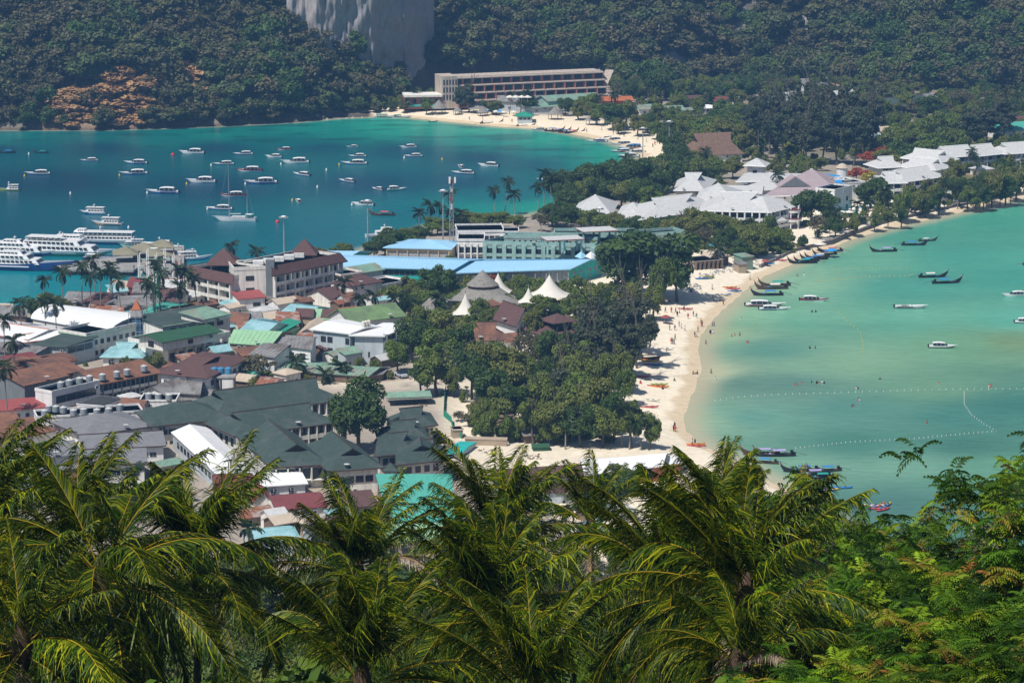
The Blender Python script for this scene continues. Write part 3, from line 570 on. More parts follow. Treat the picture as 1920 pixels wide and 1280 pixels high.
# coconut palms: crown centre x, crown centre y, foot y
PL_ = [(45,570,650),(10,600,690),(82,525,600),(118,510,595),(108,570,655),(85,565,640),(155,500,590),(170,520,600),(190,510,590),(215,510,585),(230,525,600),(182,488,580),(205,500,580),(275,530,605),(290,545,610),(310,515,590),(330,505,590),(345,510,590),(300,495,580),(374,522,585),(335,540,600),
 (440,463,530),(482,472,535),(642,530,590),(930,352,400),(945,335,395),(968,365,410),(785,395,440),(805,380,432),(820,385,435),(848,365,428),(840,400,440),(862,400,440),
 (1020,320,380),(1035,325,385),(1010,345,395),(1085,320,375),(1125,315,380),(1168,300,360),(1220,315,370),(1055,330,385),(700,555,600),(740,560,605),(685,560,600),(770,565,612),(830,575,620),(825,560,600),(560,680,712),(640,690,716),(610,700,718),(1240,515,560),(1230,505,556),(1180,770,842),(1205,790,842),(1165,765,838),(1060,780,842),(965,790,822),
 (1430,275,318),(1460,260,310),(1465,290,320),(1440,245,300),(1445,385,425),(1405,420,470),(1455,330,372),(1555,385,435),(1575,395,430),(1630,375,410),(1610,380,420),(1655,360,400),(1680,375,408),(1820,285,320),(1830,300,330),(1795,350,385),(1765,340,380),(1730,345,388),(1850,330,375),(1895,340,376),(1325,325,352),(1320,285,330),
 (955,178,215),(975,182,216),(990,175,214),(1195,175,215),(1210,165,210),(1330,175,210),(1370,180,215),(1420,240,300),(1745,160,190),(1870,165,210),(1885,175,215),(1855,180,215),(1910,180,220),(1290,250,290),(1150,180,215),(30,640,720),(18,690,800),(1345,470,500),(1260,235,275),(1475,130,170),(1630,120,165),(780,170,205),(1125,185,222)]
for x, yc, yb in PL_:
    p = W(x, yb, 2); zz = max(hz(p.x, p.y), .6); s = s_at(yb); e = palm((p.x, p.y, zz), (yb-yc)/s/cp, w=random.uniform(6.4,8.2)); TL.setdefault('palm', []).append((e, x, (yc+yb)/2, 'coconut'))
# wooded slopes: sample the slope by picture area so the density is even
rg = random.Random(5); hillpts = []
def hcol(x, y, t):
    if tanp(x, y): return rg.choice(['tan']*26+['hilldry','hill'])
    rocky = math.hypot((x-1300)/70, (y-140)/34) < 1 or math.hypot((x-1430)/80, (y-90)/95) < 1 or math.hypot((x-1500)/50, (y-70)/70) < 1
    if rocky and rg.random() < .84: return 'hilldry' if rg.random() < .35 else None
    brown = t > .53
    if brown and x < 1560 and rg.random() < .85: return rg.choice(['hilldry','hilldry','hilldry','hill'])
    return rg.choice(['hill','hill','hill','light'] if t < .45 else ['hilldark','hilldark','hilldark','hill'] if t < .5 else ['hill','hilldry','hill','hilldark'])
TP = np.array([(85,232),(95,190),(150,170),(190,175),(200,140),(225,135),(235,165),(280,160),(300,140),(345,130),(395,150),(390,178),(330,186),(300,200),(275,232),(160,240)], float)
def tanp(x, y): return inside(np.array([float(x)]), np.array([float(y)]), TP)[0]
cand = []
for gx_ in np.arange(-260, 2180, 20):
    for gy_ in np.arange(-150, 245, 11):
        cand.append((gx_+rg.uniform(-8,8), gy_+rg.uniform(-5,5)))
ds = []
cx_ = np.array([c[0] for c in CL]); cy_ = np.array([c[1] for c in CL])
tsamp = np.arange(1150, 2300, 2.5)
for x, y in cand:
    if 560 < x < 806 and y < np.interp(x, cx_, cy_)+22: continue
    d = ray(x, y); XX = d.x*tsamp/d.y; YY = tsamp; ZZ = CAMH+d.z*tsamp/d.y; fy = np.interp(XX, FW[:,0], FW[:,1])
    h = hills(XX, YY)+1.2; k = np.argmax((h > ZZ) & (YY > fy))
    if not ((h > ZZ) & (YY > fy)).any() or h[k] < 1.5: continue
    if 760 < x < 1150 and y > 140: continue
    t = float(vnoise(np.array([XX[k]]), np.array([YY[k]*.6]), 24, 33, 3)[0]); kd = hcol(x, y, t)
    if kd: hillpts.append((x, y, XX[k], YY[k], h[k]-1.0, kd))
rg.shuffle(hillpts)
vis = [p for p in hillpts if -20 < p[0] < 1940 and 4 < p[1]]; vis.sort(key=lambda p: -p[1]-rg.uniform(0, 120)); solo = set(id(p) for p in vis[:290]); rest = []
for p in hillpts:
    x, y, a, b, c, kd = p; big = rg.uniform(.6, 1.5) if kd != 'tan' else rg.uniform(.7,1.2)
    if y > 222: big *= .7
    
    if id(p) in solo:
        e = tree(kd, (a, b, c), (12.0 if kd != 'tan' else 14.5)*big, (11 if kd != 'tan' else 4.6)*big, rg=rg); TL.setdefault(kd, []).append((e, x, y, ADJ[kd]))
    else: rest.append((a, b, c, kd, big))
def scatter(name, pts, label, emb=0.0):
    """a wood or scrub nobody could count: one object, points carrying copies of a few trees"""
    col = bpy.data.collections.new(name+'_kinds'); kinds = []; src = []
    for kd in dict.fromkeys(p[3] for p in pts):
        nm, cr, tr = PROT[kd]
        for c in cr[:3]:
            mb_ = bpy.data.objects.new('%02d_%s' % (len(src), kd), c); src.append(mb_); kinds.append(kd); col.objects.link(mb_)
    me = bpy.data.meshes.new(name); me.vertices.add(len(pts)); me.vertices.foreach_set('co', np.array([p[:3] for p in pts], np.float32).ravel())
    def A(k, t, arr): a = me.attributes.new(k, t, 'POINT'); a.data.foreach_set('value' if t != 'FLOAT_VECTOR' else 'vector', arr)
    idx = []; scl = []; rot = []
    for p in pts:
        o_ = [i for i, k in enumerate(kinds) if k == p[3]]; i = rg.choice(o_); cw, cz = CZ[src[i].data.name]; idx.append(i)
        w = p[4]*(p[5] if len(p) > 5 else 12.0); f_ = 1.25 if p[3] == 'tan' else 1; h = w*(rg.uniform(.75,1.15) if p[3] != 'tan' else .42); scl += [f_*w/cw*rg.uniform(.8,1.3), f_*w/cw*rg.uniform(.8,1.3), h/cz]; rot += [0, 0, rg.uniform(0, 6.28)]
    A('idx', 'INT', np.array(idx, np.int32)); A('scl', 'FLOAT_VECTOR', np.array(scl, np.float32)); A('rot', 'FLOAT_VECTOR', np.array(rot, np.float32))
    ob = tag(link(name, me), label, None, None, 'stuff')
    ng = bpy.data.node_groups.new(name, 'GeometryNodeTree'); ng.interface.new_socket('Geometry', in_out='INPUT', socket_type='NodeSocketGeometry'); ng.interface.new_socket('Geometry', in_out='OUTPUT', socket_type='NodeSocketGeometry')
    gi = ng.nodes.new('NodeGroupInput'); go = ng.nodes.new('NodeGroupOutput'); ip = ng.nodes.new('GeometryNodeInstanceOnPoints'); ci = ng.nodes.new('GeometryNodeCollectionInfo')
    ci.inputs['Collection'].default_value = col; ci.inputs['Separate Children'].default_value = True; ci.inputs['Reset Children'].default_value = True; ip.inputs['Pick Instance'].default_value = True
    def na(k, dt): a = ng.nodes.new('GeometryNodeInputNamedAttribute'); a.data_type = dt; a.inputs['Name'].default_value = k; return a.outputs[0]
    mp_ = ng.nodes.new('GeometryNodeMeshToPoints'); ng.links.new(gi.outputs[0], mp_.inputs[0]); ng.links.new(mp_.outputs[0], ip.inputs['Points']); ng.links.new(ci.outputs[0], ip.inputs['Instance'])
    ng.links.new(na('idx', 'INT'), ip.inputs['Instance Index']); ng.links.new(na('scl', 'FLOAT_VECTOR'), ip.inputs['Scale']); ng.links.new(na('rot', 'FLOAT_VECTOR'), ip.inputs['Rotation'])
    ng.links.new(ip.outputs[0], go.inputs[0]); md = ob.modifiers.new('scatter', 'NODES'); md.node_group = ng
    return ob
scatter('hillside_forest', rest, 'dense mixed wood and scrub covering the far slopes')
for kd, L_ in TL.items():
    base = {'palm':'palm', 'cas':'', 'tan':'bush', 'bush':'bush'}.get(kd, 'tree')
    autolabel(L_, base, 'coconut palms in the town' if kd == 'palm' else fam_of(kd))
# ================================================================== buildings
CREAM = M('cream_render', (.80,.77,.70), rough=.85, var=.1, streak=.3, bump=.1); WHITE = M('white_render', (.80,.79,.77), rough=.8, var=.08, streak=.25)
GREYW = M('pale_grey_render', (.48,.53,.56), rough=.8, var=.08, streak=.15); DGREY = M('dark_grey_render', (.17,.19,.20), rough=.8, streak=.2); TEALW = M('sage_render', (.30,.47,.43), rough=.8, streak=.25)
TURQ = M('turquoise_paint', (.03,.42,.38), rough=.6, streak=.2); CONC = M('raw_concrete', (.32,.31,.29), rough=.95, var=.2, streak=.5, bump=.3); YELW = M('yellow_trim', (.58,.48,.30), rough=.8)
BRW = M('brown_roof_tile', (.115,.062,.055), rough=.85, var=.18, scale=.8, streak=.15, bump=.25); TERR = M('terracotta_shingle', (.22,.105,.065), rough=.9, var=.2, scale=.7, col2=(.14,.075,.055), patch=.3, pscale=.2, bump=.25)
DGR = M('dark_green_tile', (.045,.070,.060), rough=.8, var=.16, scale=.7, col2=(.065,.085,.078), patch=.2, pscale=.12, bump=.25); GRN = M('deep_green_sheet', (.035,.10,.05), rough=.6, var=.15)
LGR = M('mint_sheet', (.30,.52,.31), rough=.55, var=.1, streak=.12); OLG = M('moss_green_sheet', (.16,.25,.11), rough=.7, var=.2, col2=(.13,.19,.10), patch=.4); SEAG = M('faded_green_sheet', (.20,.33,.25), rough=.65, var=.22, streak=.2, col2=(.26,.25,.20), patch=.2)
LBL = M('sky_blue_sheet', (.34,.60,.80), rough=.45, var=.05, streak=.08); PBL = M('pale_blue_sheet', (.30,.50,.53), rough=.6, var=.12, col2=(.22,.42,.44), patch=.4); TQR = M('turquoise_sheet', (.09,.40,.31), rough=.5, var=.08, streak=.12); TQD = M('sea_green_sheet', (.03,.27,.18), rough=.6, var=.1)
GRT = M('grey_roof_tile', (.185,.185,.195), rough=.85, var=.18, scale=.7, bump=.25); GRC = M('weathered_grey_sheet', (.24,.235,.23), rough=.85, var=.22, streak=.25, col2=(.15,.13,.12), patch=.3)
RUST = M('rusty_sheet', (.26,.10,.055), rough=.85, var=.3, scale=.6, col2=(.34,.28,.26), patch=.25, pscale=.25); RED = M('red_sheet', (.30,.075,.07), rough=.6, var=.12); MAR = M('maroon_sheet', (.19,.055,.055), rough=.6, var=.12)
WHR = M('white_sheet', (.80,.80,.79), rough=.5, var=.04, streak=.06); LGT = M('light_grey_tile', (.53,.53,.52), rough=.8, var=.12, scale=.8, streak=.12, bump=.2); PNK = M('pinkish_grey_tile', (.36,.29,.30), rough=.8, var=.1); CRR = M('cream_sheet', (.52,.43,.33), rough=.7, var=.1)
THA = M('thatch_grey', (.24,.225,.20), rough=1, var=.3, scale=1.2, bump=.6); THB = M('thatch_brown', (.19,.12,.085), rough=1, var=.3, scale=1, bump=.6); TENT = M('tent_canvas', (.68,.64,.57), rough=.8, var=.06); TANV = M('tan_wall', (.38,.30,.22), rough=.9, var=.15)
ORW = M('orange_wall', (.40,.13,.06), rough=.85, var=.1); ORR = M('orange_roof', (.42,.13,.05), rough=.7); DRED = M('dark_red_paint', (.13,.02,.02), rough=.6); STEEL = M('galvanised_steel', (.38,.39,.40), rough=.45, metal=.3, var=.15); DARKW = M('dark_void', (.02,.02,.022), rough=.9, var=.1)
GLASS = M('window_glass', (.025,.035,.045), rough=.12, spec=.6, var=.3, scale=.3); FRAME = M('window_frame', (.45,.44,.42), rough=.6); FRD = M('dark_frame', (.07,.05,.045), rough=.6); TANKG = M('grey_tank', (.26,.29,.31), rough=.5, var=.1); TANKB = M('blue_tank', (.07,.24,.42), rough=.45); GRNM = M('green_mesh', (.02,.25,.16), rough=.7); STONE = M('sea_wall_stone', (.20,.18,.165), rough=.95, var=.35, scale=1.3, bump=.8); WOOD = M('weathered_wood', (.17,.12,.085), rough=.9, var=.25, scale=1.5)
BLM = M('blue_market_panel', (.40,.42,.46), rough=.7, var=.1); POOL = M('pool_water', (.05,.30,.34), rough=.1, var=.05); TARP = M('blue_tarp', (.03,.28,.62), rough=.5); TRIM = M('dark_trim', (.055,.035,.03), rough=.7)
_wc = {}
def winmesh(w, h, fm, style=0):
    k = (round(w,2), round(h,2), fm.name, style)
    if k in _wc: return _wc[k]
    mb = MB(); t = .09; f = .07
    mb.box(-w/2, -f, 0, w/2, 0, t, fm); mb.box(-w/2, -f, h-t, w/2, 0, h, fm); mb.box(-w/2, -f, t, -w/2+t, 0, h-t, fm); mb.box(w/2-t, -f, t, w/2, 0, h-t, fm)
    if w > 1.1: mb.box(-.04, -f+.01, t, .04, 0, h-t, fm)
    fr = mb.mesh('window', fm); mb = MB(); mb.box(-w/2+t, -.035, t, w/2-t, -.004, h-t, GLASS); _wc[k] = (fr, mb.mesh('pane', GLASS)); return _wc[k]
def addwin(root, org, u, s, z, w, h, fm=FRAME, name='window', pane=True, off=.01):
    fr, pn = winmesh(w, h, fm); n = Vector((u.y, -u.x, 0)); p = org+u*s+n*off; o = link(name, fr, root, (p.x, p.y, z), math.atan2(u.y, u.x)); q = link('pane', pn, o); return o
def thick(name, faces, t, mat, root, smooth=False):
    """sheet of polygons -> solid of thickness t"""
    mb = MB(); idx = {}
    def k(p): return (round(p[0],3), round(p[1],3), round(p[2],3))
    V = []; F = []
    for f in faces:
        g_ = []
        for p in f:
            kk = k(p)
            if kk not in idx: idx[kk] = len(V); V.append(Vector(p))
            g_.append(idx[kk])
        F.append(g_)
    n = len(V); E = {}
    for f in F:
        for a, b in zip(f, f[1:]+f[:1]): E[(a,b)] = E.get((a,b), 0)+1
    vs = V+[v-Vector((0,0,t)) for v in V]; fs = [tuple(f) for f in F]+[tuple(n+i for i in reversed(f)) for f in F]
    for (a, b) in E:
        if (b, a) not in E: fs.append((b, a, n+a, n+b))
    mb.add(vs, fs, mat); return mb.obj(name, mat, root, smooth)
def offset(P, o):
    r = []; n = len(P)
    for i in range(n):
        a = (P[i]-P[i-1]).normalized(); b = (P[(i+1)%n]-P[i]).normalized(); na = Vector((a.y,-a.x,0)); nb = Vector((b.y,-b.x,0)); m = na+nb; d = m.dot(na); r.append(P[i]+m*(o/max(d, .35)))
    return r
def lerp(a, b, t): return a*(1-t)+b*t
def roof(root, P, z, kind, rh, oh, mat, t=.22, trim=None, wallm=None, name='roof'):
    E = offset(P, oh); E = [Vector((p.x, p.y, z)) for p in E]; up = Vector((0,0,rh)); f = []; ridge = None
    sw = kind.endswith('y'); k = kind[:-1] if kind[-1] in 'xy' else kind
    e = E[1:]+E[:1] if sw else E          # ridge runs along e0->e1
    P2 = P[1:]+P[:1] if sw else P
    if k == 'g':
        a, b = lerp(e[0],e[3],.5)+up, lerp(e[1],e[2],.5)+up; f = [(e[0],e[1],b,a), (e[2],e[3],a,b)]; ridge = (a, b)
        if wallm:
            mb = MB()
            for p, q in ((P2[0],P2[3]), (P2[1],P2[2])):
                m_ = lerp(p,q,.5); hh_ = rh*.96; dd = (lerp(P2[0],P2[3],.5)-lerp(P2[1],P2[2],.5)).normalized()*(.15 if p is P2[1] else -.15); v = [Vector((p.x,p.y,z)), Vector((q.x,q.y,z)), Vector((m_.x,m_.y,z+hh_-.2))]; v2 = [x+dd for x in v]; mb.add(v+v2, [(0,1,2),(5,4,3),(0,3,4,1),(1,4,5,2),(2,5,3,0)], wallm)
            mb.obj('gable', wallm, root)
    elif k == 'h' or k == 'pyr':
        L1 = (e[1]-e[0]).length; L2 = (e[3]-e[0]).length; i = min(.48, .5*L2/max(L1,.1)) if k == 'h' else .499
        a, b = lerp(lerp(e[0],e[3],.5), lerp(e[1],e[2],.5), i)+up, lerp(lerp(e[0],e[3],.5), lerp(e[1],e[2],.5), 1-i)+up
        f = [(e[0],e[1],b,a), (e[1],e[2],b), (e[2],e[3],a,b), (e[3],e[0],a)]; ridge = (a, b)
    elif k == 't':      # hipped skirt with a small gable above each end
        L1 = (e[1]-e[0]).length; L2 = (e[3]-e[0]).length; c = .58; i = min(.34, .5*c*L2/L1)
        g0, g3 = lerp(e[0],e[3],.5*c), lerp(e[3],e[0],.5*c); g1, g2 = lerp(e[1],e[2],.5*c), lerp(e[2],e[1],.5*c); A0, A3 = lerp(g0,g1,i)+up*c, lerp(g3,g2,i)+up*c; A1, A2 = lerp(g1,g0,i)+up*c, lerp(g2,g3,i)+up*c
        ia = i*.75; a = lerp(lerp(e[0],e[3],.5), lerp(e[1],e[2],.5), ia)+up; b = lerp(lerp(e[0],e[3],.5), lerp(e[1],e[2],.5), 1-ia)+up
        f = [(e[0],e[1],A1,A0), (A0,A1,b,a), (e[2],e[3],A3,A2), (A2,A3,a,b), (e[1],e[2],A2,A1), (e[3],e[0],A0,A3)]; ridge = (a, b)
        mb = MB()
        for (x, y, w) in ((A0,A3,a), (A2,A1,b)):
            c0 = lerp(lerp(x,y,.5), w, .55); v = [x+Vector((0,0,-.05)), y+Vector((0,0,-.05)), lerp(w, c0, .2)]; d = (b-a).normalized()*(.12 if w is b else -.12)*-1; v2 = [q+d for q in v]; mb.add(v+v2, [(0,1,2),(5,4,3),(0,3,4,1),(1,4,5,2),(2,5,3,0)], trim or TRIM)
        mb.obj('gable_panel', trim or TRIM, root)
    elif k == 's': f = [(e[0],e[1],e[2]+up,e[3]+up)]
    elif k == 'barrel':
        n = 9; rows = []
        for j in range(n+1):
            t_ = j/n; hgt = Vector((0,0,rh*math.sin(math.pi*t_))); q = .5-.5*math.cos(math.pi*t_); rows.append((lerp(e[0],e[3],q)+hgt, lerp(e[1],e[2],q)+hgt))
        f = [(rows[j][0],rows[j][1],rows[j+1][1],rows[j+1][0]) for j in range(n)]
        if wallm:
            for k_ in (0, 1):
                mb = MB(); a = [r[k_] for r in rows]; d = (rows[4][0]-rows[4][1]).normalized()*(-.8 if k_ == 0 else .8); v = [x+d-Vector((0,0,.15)) for x in a]; v2 = [x+d*.2 for x in v]; m_ = len(v); mb.add(v+v2, [tuple(range(m_)), tuple(range(2*m_-1, m_-1, -1))]+[(j,m_+j,m_+(j+1)%m_,(j+1)%m_) for j in range(m_)], wallm); mb.obj('end_wall', wallm, root)
    elif k == 'flat':
        f = [tuple(E)]
    o = thick(name, f, t, mat, root)
    if k == 'flat' and rh > 0:
        In = offset(P, oh-.25)
        mb = MB()
        for i in range(4):
            a, b, c, d = E[i], E[(i+1)%4], In[(i+1)%4], In[i]; q = [(p.x,p.y) for p in (a,b,c,d)]; mb.prism(q, z, z+rh, wallm or mat)
        mb.obj('parapet', wallm or mat, root)
    if ridge and trim and (ridge[1]-ridge[0]).length > .5:
        mb = MB(); mb.tube([ridge[0]+Vector((0,0,.05)), ridge[1]+Vector((0,0,.05))], .16, n=4, m=trim); mb.obj('ridge_cap', trim, root)
    if trim:
        mb = MB()
        for i in range(4):
            a, b = E[i], E[(i+1)%4]
            if k == 's' and i: continue
            if (k == 'g' and i % 2 == (1 if not sw else 0)) : continue
            mb.tube([a-Vector((0,0,t*.6)), b-Vector((0,0,t*.6))], .17, n=4, m=trim)
        mb.obj('fascia', trim, root)
    return o
def quad(A, B, d, z, C=None, Dd=None):
    """plan of a building from the picture: A,B = the two ends of its near eave; d = depth, or C,Dd = the far eave corners"""
    a = W(A[0], A[1], z); b = W(B[0], B[1], z)
    if C is None:
        u = (b-a).normalized(); n = Vector((-u.y, u.x, 0)); c = b+n*d; e = a+n*d
    else:
        c = W(C[0], C[1], z); e = W(Dd[0], Dd[1], z)
    return [Vector((p.x, p.y, 0)) for p in (a, b, c, e)]
HOUSES = {}
def house(label, A, B, h, rk, rh, wm, rm, d=10, C=None, E=None, oh=.6, wins=(), trim=None, name='house', cat='building', g=1.6, t=.22, base=None, bays=(), group=None, P=None, pane=True, wallbase=None):
    """h = eave height above ground"""
    if P is None: P = quad(A, B, d, g+h, C, E)
    root = thing(name, label, cat, (P[0].x, P[0].y, g), 0, group); o = P[0].copy(); Q = [p-o for p in P]
    Q[0] = Vector((0,0,0)); mb = MB(); mb.prism([(p.x, p.y) for p in Q], -1.2 if wallbase is None else wallbase, h, wm); wl = mb.obj('wall', wm, root)
    roof(root, Q, h, rk, rh, oh, rm, t, trim, wm)
    for wn in wins:
        f, cols, rows, w, hh_, z0 = wn[:6]; fm = wn[6] if len(wn) > 6 else FRAME; dz = wn[7] if len(wn) > 7 else 3.0; mg = wn[8] if len(wn) > 8 else .08
        a, b = Q[f], Q[(f+1)%4]; u = (b-a).normalized(); L_ = (b-a).length
        for r in range(rows):
            for c in range(cols): addwin(root, a, u, L_*(mg+(1-2*mg)*((c+.5)/cols)), z0+r*dz, w, hh_, fm, pane=pane)
    for by in bays: bay_front(root, Q, *by)
    HOUSES[label] = (root, Q, h); return root
def bay_front(root, Q, f, cols, rows, z0, dz, wallm, dep=1.3, ww=1.5, wh=2.0, slab=True, rail=None, pier=.35, fm=FRAME, z1=None):
    """balconied front: piers and slabs standing proud, a window in every bay"""
    a, b = Q[f], Q[(f+1)%4]; u = (b-a).normalized(); n = Vector((u.y, -u.x, 0)); L_ = (b-a).length; rz = math.atan2(u.y, u.x); top = z0+rows*dz
    mb = MB(); mb.box(-pier/2, -dep, 0, pier/2, 0, top-z0+.3 if z1 is None else z1-z0, wallm); pm = mb.mesh('pier', wallm)
    for c in range(cols+1): p = a+u*(pier/2+(L_-pier)*c/cols); link('pier', pm, root, (p.x, p.y, z0-.3), rz)
    mb = MB(); mb.box(.03, -dep+.06, 0, L_-.03, -.003, .18, wallm); sm_ = mb.mesh('balcony_slab', wallm)
    bwid = (L_-pier)/cols
    if rail: mb = MB(); mb.box(-bwid/2+.2, -dep+.1, .18, bwid/2-.2, -dep+.2, 1.0, rail); rm_ = mb.mesh('balustrade', rail)
    for r in range(rows):
        if slab: link('balcony_slab', sm_, root, (a.x, a.y, z0+r*dz-.02), rz)
        for c in range(cols):
            addwin(root, a, u, pier/2+(L_-pier)*(c+.5)/cols, z0+r*dz+.2, ww, wh, fm)
            if rail: p = a+u*(pier/2+(L_-pier)*(c+.5)/cols); link('balustrade', rm_, root, (p.x, p.y, z0+r*dz), rz)
# ---- brown-roofed seafront hotel, three joined blocks = one thing
def seafront_hotel():
    g = 1.6; P = quad((510,582), (637,555), 15, g); o = P[0]; root = thing('seafront_hotel', 'cream balconied hotel with brown mansard roof, two roof pavilions and a dark stair shaft', 'hotel', (o.x, o.y, g))
    Q = [p-o for p in P]
    def block(Q, h, mans, bays, par=.9):
        mb = MB(); mb.prism([(p.x,p.y) for p in Q], -1.2, h, CREAM); mb.obj('wall', CREAM, root); roof(root, Q, h, 'flat', par, .1, CREAM, .3, None, CREAM)
        for f in mans:
            a, b = offset(Q, 1.9)[f], offset(Q, 1.9)[(f+1)%4]; a2, b2 = offset(Q, .25)[f], offset(Q, .25)[(f+1)%4]; z = Vector((0,0,1))
            thick('mansard_roof', [(a+z*(h-1.5), b+z*(h-1.5), b2+z*(h+1.2), a2+z*(h+1.2))], .25, BRW, root)
        for by in bays: bay_front(root, Q, *by)
    block(Q, 12.6, (0,1), [(0, 7, 3, 1.6, 3.1, CREAM, 1.6, 1.9, 2.1, True, CREAM, .55)])
    P2 = quad((357,566), (440,584), 13, g); Q2 = [p-o for p in P2]; block(Q2, 10.4, (0,3), [(0, 4, 3, .3, 3.0, CREAM, 1.6, 1.9, 2.0, True, CREAM, .55)])
    P3 = quad((440,583), (506,580), 12, g); Q3 = [p-o for p in P3]; mb = MB(); mb.prism([(p.x,p.y) for p in Q3], -1.2, 12.8, CREAM); mb.obj('wall', CREAM, root); roof(root, Q3, 12.8, 'flat', .8, .1, CREAM, .3, None, CREAM)
    a, b = Q3[0], Q3[1]; u = (b-a).normalized()
    for z in (5.5, 9.2): addwin(root, a, u, (b-a).length*.45, z, 2.6, 1.5, FRD)
    p = lerp(Q3[1], Q[0], .5); mb = MB(); mb.box(p.x-1.3, p.y-1.2, -1, p.x+1.3, p.y+1.6, 15.6, DGREY); mb.obj('stair_shaft', DGREY, root)
    for (px, py, w, zz) in ((420,492,9.2,12.6), (571,474,7.6,13.4)):
        c = W(px, py, g+zz)-Vector((o.x,o.y,g)); c.z = zz; s = w/2; R_ = [Vector((c.x-s,c.y-s,0)), Vector((c.x+s,c.y-s,0)), Vector((c.x+s,c.y+s,0)), Vector((c.x-s,c.y+s,0))]; pv = None
        mb = MB()
        for dx in (-s*.8, s*.8):
            for dy in (-s*.8, s*.8): mb.box(c.x+dx-.25, c.y+dy-.25, zz-2.2, c.x+dx+.25, c.y+dy+.25, zz, CREAM)
        mb.obj('pavilion_posts', CREAM, root)['kind'] = 'stuff'
        roof(root, R_, zz, 'pyr', 4.6, .4, BRW, .25, None, None, 'pavilion_roof')
    # low annexe with red lean-to roof
    P4 = quad((449,592), (497,588), 6, g); Q4 = [q-o for q in P4]; mb = MB(); mb.prism([(q.x,q.y) for q in Q4], -1.2, 5.2, WHITE); mb.obj('annexe_wall', WHITE, root); roof(root, Q4, 5.2, 'sx', 1.2, .5, RED, .2, None, None, 'annexe_roof'); addwin(root, Q4[0], (Q4[1]-Q4[0]).normalized(), 5.6, 2.6, 2.4, 1.1, FRD)
    for k in range(5): pp = lerp(Q[0], Q[1], .12+.15*k)+Vector((-(Q[1]-Q[0]).y, (Q[1]-Q[0]).x, 0)).normalized()*9; mb = MB(); mb.box(pp.x-1.6, pp.y-1, 12.3, pp.x+1.6, pp.y+1, 14.0, WHITE); mb.obj('roof_plant', WHITE, root)
seafront_hotel()
house('small cream hotel wing with brown roof edge right of the brown-roofed hotel', (640,517), (676,512), 7.5, 'flat', .6, CREAM, BRW, d=12, oh=.7, bays=[(0,2,2,1.2,3,CREAM,1.2,1.8,2.0,True,CREAM)], trim=BRW)
house('long low brown-tiled roof beside the palms, right of the hotel foot', (620,560), (722,541), 3.2, 'gx', 2.4, CREAM, BRW, d=11)
house('low cream block with flat terrace in front of the blue market roof', (668,545), (765,527), 4.5, 'flat', .6, WHITE, CREAM, d=10, wins=[(0,6,1,1.4,1.2,2)])
house('brown gabled roof tucked behind the hotel’s right end', (662,536), (716,527), 6.5, 'hx', 2.2, CREAM, BRW, d=9)
house('small faded green roof left of the sky-blue market', (655,515), (718,505), 6.5, 'gx', 1.6, CREAM, SEAG, d=9)
# ---- far left warehouses
house('long white barrel-vaulted warehouse roof behind the palms', (62,596), (206,622), 6.5, 'barrelx', 2.6, WHITE, WHR, C=(290,599), E=(122,581), oh=.5, trim=None, name='warehouse', cat='warehouse')
house('broad flat white sheet roof of a warehouse at the left edge', (-70,618), (52,636), 6, 'gx', 1.4, GREYW, WHR, C=(128,617), E=(0,598), oh=.4, trim=ORW, name='warehouse', cat='warehouse', wins=[(0,8,1,1.6,1.2,3)])
house('narrow white sheet roof with terracotta edge, nearest of the three warehouses', (38,642), (153,628), 5.5, 'gx', 1.2, GREYW, WHR, C=(128,616), E=(20,632), oh=.4, trim=ORW, name='warehouse', cat='warehouse', wins=[(0,7,1,1.2,1.2,2)])
house('grey hall with dark green lean-to roof below the white warehouses', (62,646), (122,650), 6, 's', 1.0, GREYW, DGR, C=(178,637), E=(122,631), oh=.7, wins=[(1,3,1,3.0,1.6,3.9,FRD)], name='hall')
house('grey machine shed with corrugated roof at the left edge', (-20,655), (62,664), 5, 'gx', 1, DGREY, GRC, d=12)
house('pale teal hip-roofed shop with gablet between grey hall and cream hotel', (193,668), (264,669), 3.2, 'tx', 2.6, WHITE, PBL, d=13, oh=.8, trim=PBL, wins=[(0,3,1,1.6,1.6,.8)], name='shop')
house('cream hotel with dark green top roof and seven large dark windows', (310,652), (431,627), 5.8, 'flat', 1.0, CREAM, CREAM, d=15, oh=.1, bays=[(0,7,1,.6,4.4,CREAM,.9,2.5,3.2,False,None,.6,FRD)], wins=[(3,2,1,1.6,1.2,3)], name='hotel', cat='hotel')
house('dark green upper roof storey set back on top of the cream hotel', (305,640), (408,621), 8.6, 'gx', 1.2, CREAM, GRN, d=10, oh=1.2, wallbase=5.9, wins=[(0,1,1,1.8,1.2,6.6,FRD),(3,1,1,2.4,1.6,6.4,FRD)], name='roof_storey')
house('long cream building with green-trimmed roof behind the cream hotel', (305,611), (431,591), 8.2, 'sx', 1.2, CREAM, DGR, d=13, oh=.6, trim=SEAG, wins=[(0,6,1,2.2,1.3,5.8,FRD),(0,5,1,1.4,1.2,1.6)])
house('mint green terrace awning on the long cream building', (382,598), (430,588), 9.6, 'sx', 1.0, CREAM, SEAG, d=9, oh=.7, wallbase=8.4, name='terrace_awning', cat='awning')
house('cream terrace of guest rooms with green parapet left of the lattice mast', (162,630), (300,600), 7.2, 'flat', .8, CREAM, CREAM, d=11, oh=.1, trim=SEAG, wins=[(0,10,2,1.3,1.3,1.2,FRD,3)])
house('pale blue awning roof against the blue tower', (238,648), (275,640), 2.8, 'sx', .8, WHITE, PBL, d=6)
